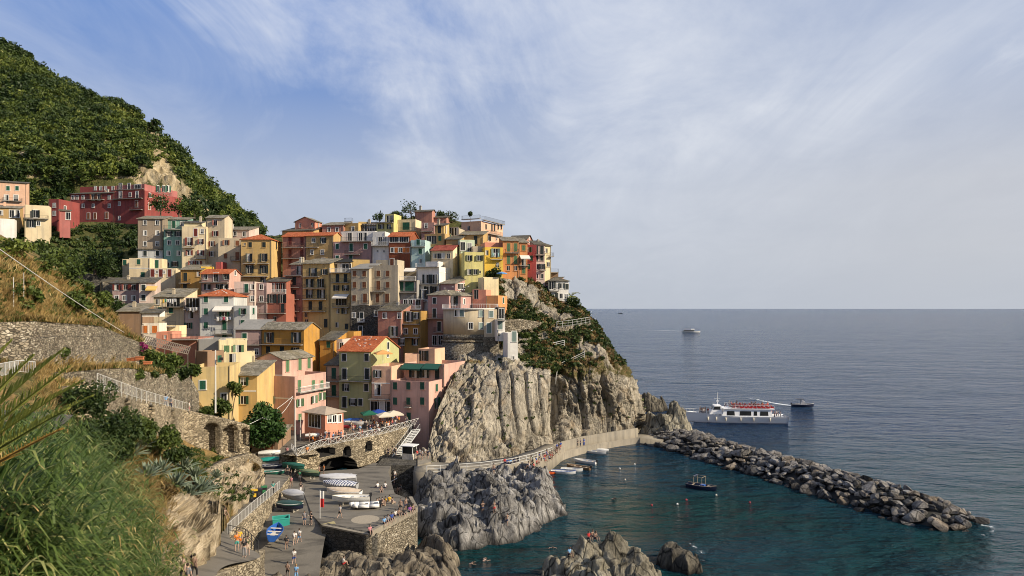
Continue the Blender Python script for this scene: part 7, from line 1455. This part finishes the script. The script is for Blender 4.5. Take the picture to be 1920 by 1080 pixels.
def build_pose(nm):
    p = POSES[nm]; V = lambda t: Vector(t); pel, ch, nk, hd, tp = (V(p[k]) for k in ('pel', 'chest', 'neck', 'head', 'top'))
    vs = [(pel, (.145, .11)), (pel*.5+ch*.5, (.125, .10)), (ch, (.16, .115)), (nk, .058), (hd, (.078, .098)), (tp, (.062, .078))]; es = [(0, 1), (1, 2), (2, 3), (3, 4), (4, 5)]
    f = (hd-tp).cross(Vector((1, 0, 0))).normalized(); f = f if f.y < 0 or nm == 'swim' else -f
    up = (ch-pel).normalized()
    for i, sx in ((0, -1), (1, 1)):
        hip = pel+Vector((sx*.09, 0, -.05)); kn, an = V(p['kn'][i]), V(p['an'][i]); toe = an+Vector((0, -.17, -.045)); n = len(vs)
        vs += [(hip, .088), (kn, .056), ((kn+an)*.5+(an-kn)*-.12, .056), (an, .038), (toe, (.034, .028))]; es += [(0, n), (n, n+1), (n+1, n+2), (n+2, n+3), (n+3, n+4)]
        sh = ch+up*.12+Vector((sx*.17, 0, 0)); el, wr = V(p['el'][i]), V(p['wr'][i]); n = len(vs); d = (wr-el).normalized(); pa = wr+d*.07; side = d.cross(Vector((1, 0, 0))).normalized()
        vs += [(sh, .062), (el, .042), (wr, .028), (pa, (.036, .02))]; es += [(2, n), (n, n+1), (n+1, n+2), (n+2, n+3)]
        for k, (o, L) in enumerate(((-.03, .062), (-.01, .075), (.01, .07), (.03, .055))): m = len(vs); vs.append((pa+side*o+d*L, .009)); es.append((n+3, m))
        m = len(vs); vs.append((wr+d*.05+side*.055, .010)); es.append((n+2, m))
    body = skinned('body', vs, es, SKIN)
    # features of the face on the same mesh would be far below a pixel; a nose ridge and ears are added as part of the head shape
    sv = [(pel+up*.02, (.165, .128)), (pel*.5+ch*.5, (.148, .118)), (ch, (.178, .132)), (nk-up*.04, (.075, .075))]; se = [(0, 1), (1, 2), (2, 3)]
    for i, sx in ((0, -1), (1, 1)):
        sh = ch+up*.12+Vector((sx*.17, 0, 0)); el = V(p['el'][i]); n = len(sv); sv += [(sh, .078), (sh.lerp(el, .72), .062)]; se += [(2, n), (n, n+1)]
    shirt = skinned('shirt', sv, se, SKIN)
    def legs(t, r2, nm_):
        a = [(pel+up*.05, (.162, .126)), (pel-up*.04, (.160, .125))]; e = [(0, 1)]
        for i, sx in ((0, -1), (1, 1)):
            hip = pel+Vector((sx*.09, 0, -.05)); kn, an = V(p['kn'][i]), V(p['an'][i]); n = len(a)
            if t <= 1: a += [(hip, .104), (hip.lerp(kn, t), r2)]; e += [(1, n), (n, n+1)]
            else: a += [(hip, .104), (kn, .076), (kn.lerp(an, .9), r2)]; e += [(1, n), (n, n+1), (n+1, n+2)]
        return skinned(nm_, a, e, SKIN)
    shorts = legs(.75, .085, 'shorts'); tr = legs(2, .062, 'trousers')
    m = MB(); c = hd.lerp(tp, .62)-f*.018; ax = (tp-hd).normalized(); q = ax.to_track_quat('Z', 'Y'); prof = [(.02, .098), (.06, .088), (.088, .055), (.100, .005), (.097, -.05), (.07, -.095)]; N = 12; vsr = []
    for r, z in prof:
        for k in range(N):
            a = 6.2832*k/N; w_ = q @ Vector((r*math.cos(a), r*math.sin(a), 0)); drop = z if z > 0 else (z if w_.dot(f) < .02 else -.0); vsr.append(c+w_+ax*drop)
    m.add(vsr, [(i*N+k, i*N+(k+1) % N, (i+1)*N+(k+1) % N, (i+1)*N+k) for i in range(len(prof)-1) for k in range(N)]+[tuple(range(N))[::-1]])
    hair = m.mesh('hair', HAIRD, True)
    fm = MB(); nz = hd+f*.098; fm.add([nz+ax*.05, nz-ax*.005+Vector((.016, 0, 0)), nz-ax*.005-Vector((.016, 0, 0)), nz+f*.026+ax*.002], [(0, 1, 3), (0, 3, 2), (1, 2, 3)])
    for sx in (-1, 1): fm.lathe([(.004, -.03), (.018, -.01), (.02, .015), (.004, .035)], 6, hd+Vector((sx*.083, 0, .02)))
    nose = fm.mesh('face', SKIN); em = MB()
    for sx in (-1, 1): e = hd+f*.092+ax*.045+Vector((sx*.032, 0, 0)); em.box(e.x-.012, e.x+.012, e.y-.008, e.y+.008, e.z-.007, e.z+.007)
    e = hd+f*.095-ax*.045; em.box(e.x-.024, e.x+.024, e.y-.006, e.y+.006, e.z-.006, e.z+.006)
    return dict(body=body, shirt=shirt, shorts=shorts, trousers=tr, hair=hair, face=nose, features=em.mesh('features', HAIRD))
PM = {k: build_pose(k) for k in POSES}; _pc = {}
CLO = dict(white=(.64, .62, .58), black=(.02, .02, .022), red=(.42, .03, .03), blue=(.03, .07, .28), navy=(.02, .025, .06), orange=(.6, .18, .03), yellow=(.6, .36, .03), green=(.04, .2, .1), teal=(.05, .25, .22), grey=(.2, .2, .21), pink=(.5, .2, .22), lblue=(.18, .36, .6), olive=(.1, .1, .05), beige=(.42, .34, .24), denim=(.06, .10, .2), purple=(.2, .06, .25))
def pmesh(pose, part_, mat):
    k = (pose, part_, mat.name)
    if k not in _pc: me = PM[pose][part_].copy(); me.materials.clear(); me.materials.append(mat); _pc[k] = me
    return _pc[k]
prnd = random.Random(21)
def person(label, p, pose='stand', rot=0, top='white', bot='shorts:navy', hair='d', group=None, s=1.0, fine=True, skin=0):
    o = thing('person', label, 'person', p, R(rot), group); o.scale = (s, s, s); sk_ = SKIN2 if skin else SKIN
    b = part('body', pmesh(pose, 'body', sk_), o)
    if top: part('shirt', pmesh(pose, 'shirt', plain('cloth_'+top, CLO[top], .85)), o)
    if bot: k, c = bot.split(':'); part(k, pmesh(pose, k, plain('cloth_'+c, CLO[c], .85)), o)
    part('hair', pmesh(pose, 'hair', HAIRB if hair == 'f' else HAIRD), o)
    if fine: part('face', pmesh(pose, 'face', sk_), o); part('eyes_and_mouth', pmesh(pose, 'features', HAIRD), o)
    return o
def bvh(names):
    V, Fc = [], []
    for o in COL.objects:
        if o.type == 'MESH' and o.name.split('.')[0] in names and o.parent is None:
            n = len(V); V += [o.matrix_world @ v.co if False else (o.location+v.co) for v in o.data.vertices]; Fc += [tuple(i+n for i in q.vertices) for q in o.data.polygons]
    return BVHTree.FromPolygons(V, Fc)
FL = bvh({'path', 'ramp', 'platform', 'piazza', 'quay', 'cliff_walk', 'landing', 'rock_spur', 'rock_ledge', 'sea_rock', 'lane', 'concrete_pier', 'rubble_shore', 'rock_foot', 'slope', 'parapet', 'quay_wall'})
def ground(u, v):
    d = Vector(((u-960)/F, 1, (HZ-v)/F)); h = FL.ray_cast(Vector((0, 0, CH)), d.normalized()); return h[0] if h[0] else PZ(u, max(v, 800), 5.5)
def at(label, u, v, *a, **k): return person(label, ground(u, v), *a, **k)
at('person in a black shirt and red shorts walking up the path with a backpack', 374, 1057, 'walk', 185, 'black', 'shorts:red'); at('person with dark hair just behind the one in red shorts', 379, 1052, 'stand', 190, 'navy', 'shorts:black')
at('person with bare shoulders and dark trousers in the bottom left group', 364, 1084, 'walk', 180, None, 'trousers:black', skin=1); at('person with fair hair and black trousers at the left of the bottom group', 343, 1094, 'walk', 170, None, 'trousers:black', 'f'); at('person in a grey T-shirt nearest the camera at the bottom left', 352, 1105, 'stand', 175, 'grey', 'shorts:navy'); at('person with dark hair between the fair one and the bare shoulders', 354, 1078, 'walk', 185, 'black', 'trousers:navy')
at('person in a yellow top at the back of the landing group', 449, 1027, 'stand', 20, 'yellow', 'shorts:orange'); at('person in an orange top and teal skirt on the path landing', 444, 1033, 'gesture', 30, 'orange', 'shorts:teal', 'f'); at('person in an olive shirt looking at a phone on the landing', 464, 1042, 'gesture', 40, 'olive', 'shorts:beige'); at('person in black beside the phone reader on the landing', 458, 1045, 'stand', 10, 'black', 'trousers:grey')
at('person in a pink top seated on the landing wall', 434, 1062, 'sit', 200, 'pink', 'shorts:white'); at('person in black seated on the landing wall', 449, 1055, 'sit', 190, 'black', 'trousers:black'); at('person seated alone at the foot of the pale rock beside the path', 420, 968, 'sit', 60, None, 'shorts:olive', skin=1)
at('person in a black swimsuit with a backpack on the lower ramp', 537, 1031, 'walk', 200, 'black', None, skin=1); at('person in white carrying a bag, left one of the pair on the ramp', 552, 1023, 'walk', 190, 'white', 'shorts:beige'); at('person in white with a light blue bag, right one of the pair on the ramp', 561, 1018, 'walk', 170, 'white', 'shorts:lblue'); at('person in a white top with a blue bag walking down the ramp', 551, 1058, 'walk', 185, 'white', 'shorts:blue'); at('person in swimwear at the bottom edge of the ramp', 539, 1083, 'walk', 180, None, 'shorts:black', skin=1); at('person wrapped in light blue at the bottom edge of the ramp', 555, 1088, 'walk', 180, 'lblue', 'trousers:lblue', 'f')
at('person in a grey top and denim shorts left of the flag', 571, 984, 'stand', 10, 'grey', 'shorts:denim'); at('person in a black dress standing left of the flag', 583, 984, 'gesture', -30, 'black', 'shorts:black'); at('person in a white T-shirt crossing the boat platform', 637, 972, 'walk', 150, 'white', 'shorts:black')
at('person in pink walking down the street past the hut', 538, 856, 'walk', 10, 'pink', 'shorts:black'); at('person in a swimsuit walking between the boats', 546, 914, 'walk', 0, 'pink', None, skin=1); at('person with a white bag and green shirt between the boats', 562, 903, 'stand', 180, 'green', 'shorts:white'); at('person in dark clothes and white trousers between the boats', 564, 925, 'walk', 20, 'black', 'trousers:white'); at('person in black, left of two before the green covered boat', 539, 893, 'stand', 30, 'black', 'trousers:black'); at('person in black shorts, right of two before the green covered boat', 545, 895, 'stand', -40, 'black', 'shorts:black'); at('person in navy close to the olive covered boat', 555, 893, 'walk', 120, 'navy', 'shorts:navy'); at('bare-chested person beside the olive covered boat', 599, 893, 'gesture', 60, None, 'shorts:orange', skin=1); at('person in an orange top beside the grey covered boat', 607, 891, 'stand', -60, 'orange', 'shorts:black'); at('person in teal leaning near the bins by the path', 512, 927, 'stand', 200, 'teal', 'trousers:black')
at('bare-chested person standing left on the platform corner', 751, 960, 'stand', 0, None, 'shorts:black', skin=1); at('bare-chested person standing right on the platform corner', 761, 957, 'stand', 60, None, 'shorts:navy', skin=1)
for u, v, t, l in [(741,968,'white','person in white seated on the platform edge'),(747,966,None,'bare-backed person seated on the platform edge'),(734,974,'blue','person in blue seated on the platform edge'),(727,978,'grey','person in grey seated on the platform edge'),(757,965,'black','person in black seated below the standing bathers'),(768,960,'purple','person in purple seated near the platform tip'),(774,957,None,'person with bare shoulders seated at the platform tip'),(720,982,'lblue','person in light blue seated on the platform edge'),(693,998,'pink','person in pink seated at the front corner of the platform')]: at(l, u, v, 'sit', 40, t, 'shorts:navy', skin=t is None)
for i, (u, v) in enumerate([(706,947),(712,945),(718,944),(724,943),(730,941),(722,948),(735,945)]): at('bather sitting in the huddle at the back edge of the boat platform', u, v, 'sit', prnd.uniform(0, 360), prnd.choice([None, 'yellow', 'beige', None]), 'shorts:beige', group='bathers in the platform huddle', skin=i % 2, fine=False)
for i, (u, v) in enumerate([(740,900),(739,915),(715,922),(753,918),(708,915),(746,922),(722,915)]): at('person resting in the shade below the concrete pier', u, v, 'sit' if i > 1 else 'walk', prnd.uniform(0, 360), prnd.choice(['white', 'grey', None]), 'shorts:navy', group='people in the shade below the pier', fine=False)
for i, (u, v) in enumerate([(782,861),(787,859),(792,862),(797,858),(802,861),(778,857),(770,848),(742,855),(735,851),(728,856),(722,852),(748,849)]): at('person waiting on the landing around the ticket booth', u, v, 'stand', prnd.uniform(0, 360), prnd.choice(['white', 'black', 'red', 'beige', 'navy', 'grey']), 'shorts:navy', group='people round the ticket booth', fine=False)
at('person lying back with a white towel on the rock ledge', 643, 1058, 'sit', 120, 'white', 'shorts:red'); at('person in blue leaning on the lane railing, left one', 311, 765, 'stand', 200, 'lblue', 'trousers:grey'); at('person in grey on the lane, right of the one in blue', 320, 768, 'stand', 170, 'grey', 'trousers:navy'); at('person with white top low behind the end of the lane wall', 355, 775, 'stand', 120, 'white', 'shorts:pink')
for u, v, l, pz in [(905,962,'bather climbing the rock spur, left one','gesture'),(927,962,'bather in red standing on the rock spur','stand'),(951,985,'bather low on the rock spur near the water','walk'),(926,888,'bather beside the cliff walk at the top of the spur','stand')]: at(l, u, v, pz, 30, None, 'shorts:red' if 'red' in l else 'shorts:navy', skin=1)
for u, v, l, t in [(946,862,'person in red seated left under the cliff wall',"red"),(951,863,'person in blue seated second under the cliff wall','blue'),(957,863,'person in bright blue seated third under the cliff wall','lblue'),(964,861,'person in navy seated fourth under the cliff wall','navy'),(971,859,'person in black seated at the right end under the cliff wall','black')]: at(l, u, v+6, 'sit', 20, t, 'trousers:navy')
for i in range(34):
    u = prnd.uniform(990, 1052); v = 884-(u-985)*.52+prnd.uniform(-7, 2); at('bather among the crowd on the quay by the moored boats', u, v, prnd.choice(['stand', 'sit', 'sit', 'walk']), prnd.uniform(0, 360), prnd.choice([None, None, 'white', 'blue', 'red', 'black', 'teal']), 'shorts:'+prnd.choice(['black', 'red', 'blue', 'navy']), group='bathers crowding the quay', skin=i % 2, fine=False)
for u, v, l, c in [(1083,838,'person in black leaning on the quay wall, left of three','black'),(1088,837,'person in navy leaning on the quay wall, middle of three','navy'),(1095,836,'person in blue leaning on the quay wall, right of three','blue')]: at(l, u, v, 'stand', 30, c, 'trousers:'+c)
for i in range(92):
    s = prnd.random(); u = 575+200*s; vb = np.interp(u, [556, 600, 660, 722, 764, 790], [858, 841, 829, 816, 803, 796])-prnd.uniform(2, 24); p = PZ(u, vb, 9.3)
    person('one of the many people crowding the terrace behind the white railing', p, prnd.choice(['stand', 'gesture', 'walk', 'sit', 'sit']), prnd.uniform(0, 360), prnd.choice(['white', 'white', 'black', 'pink', 'red', 'navy', 'grey', 'orange', 'lblue', 'beige', None]), 'shorts:'+prnd.choice(['navy', 'black', 'beige', 'denim']), prnd.choice('ddf'), 'people crowding the terrace', 1, False, i % 2)
for u, v, l, t in [(1103,1010,'bather in red on the left peak of the front rock','red'),(1110,1007,'bather beside the one in red on the front rock',None),(1116,1010,'bather at the right of the trio on the front rock',None),(1067,1040,'person in light blue low on the front rock','lblue')]: at(l, u, v, 'sit', 40, t, 'shorts:navy', skin=1)
for i, (u, v, l) in enumerate([(1036,1026,'swimmer closest to the front rock'),(882,1057,'left swimmer of the two off the platform rocks'),(907,1051,'right swimmer of the two off the platform rocks'),(1147,935,'swimmer floating in the middle of the cove')]): person(l, PZ(u, v, -.02), 'swim', prnd.uniform(0, 360), None, 'shorts:black', skin=i % 2)
fmw = Matrix.Translation(fp) @ Matrix.Rotation(R(176), 4, 'Z')
for i in range(46):
    if i < 30: q = Vector((prnd.uniform(-9.2, 3.2), prnd.uniform(-2.1, 2.1), 4.68)); ps = prnd.choice(['stand', 'sit'])
    elif i < 40: q = Vector((prnd.uniform(7.6, 10.5), prnd.uniform(-1.2, 1.2), 2.75+.25*(i % 2))); ps = 'stand'
    else: q = Vector((prnd.uniform(-11.8, -10), prnd.uniform(-2, 2), 2.2)); ps = 'stand'
    if ps == 'sit': q.z += .3
    person('passenger in the crowd on the open decks of the ferry', fmw @ q, ps, prnd.uniform(0, 360), prnd.choice(['black', 'navy', 'white', 'red', 'grey', 'orange']), 'trousers:navy', 'd', 'ferry passengers', 1, False)
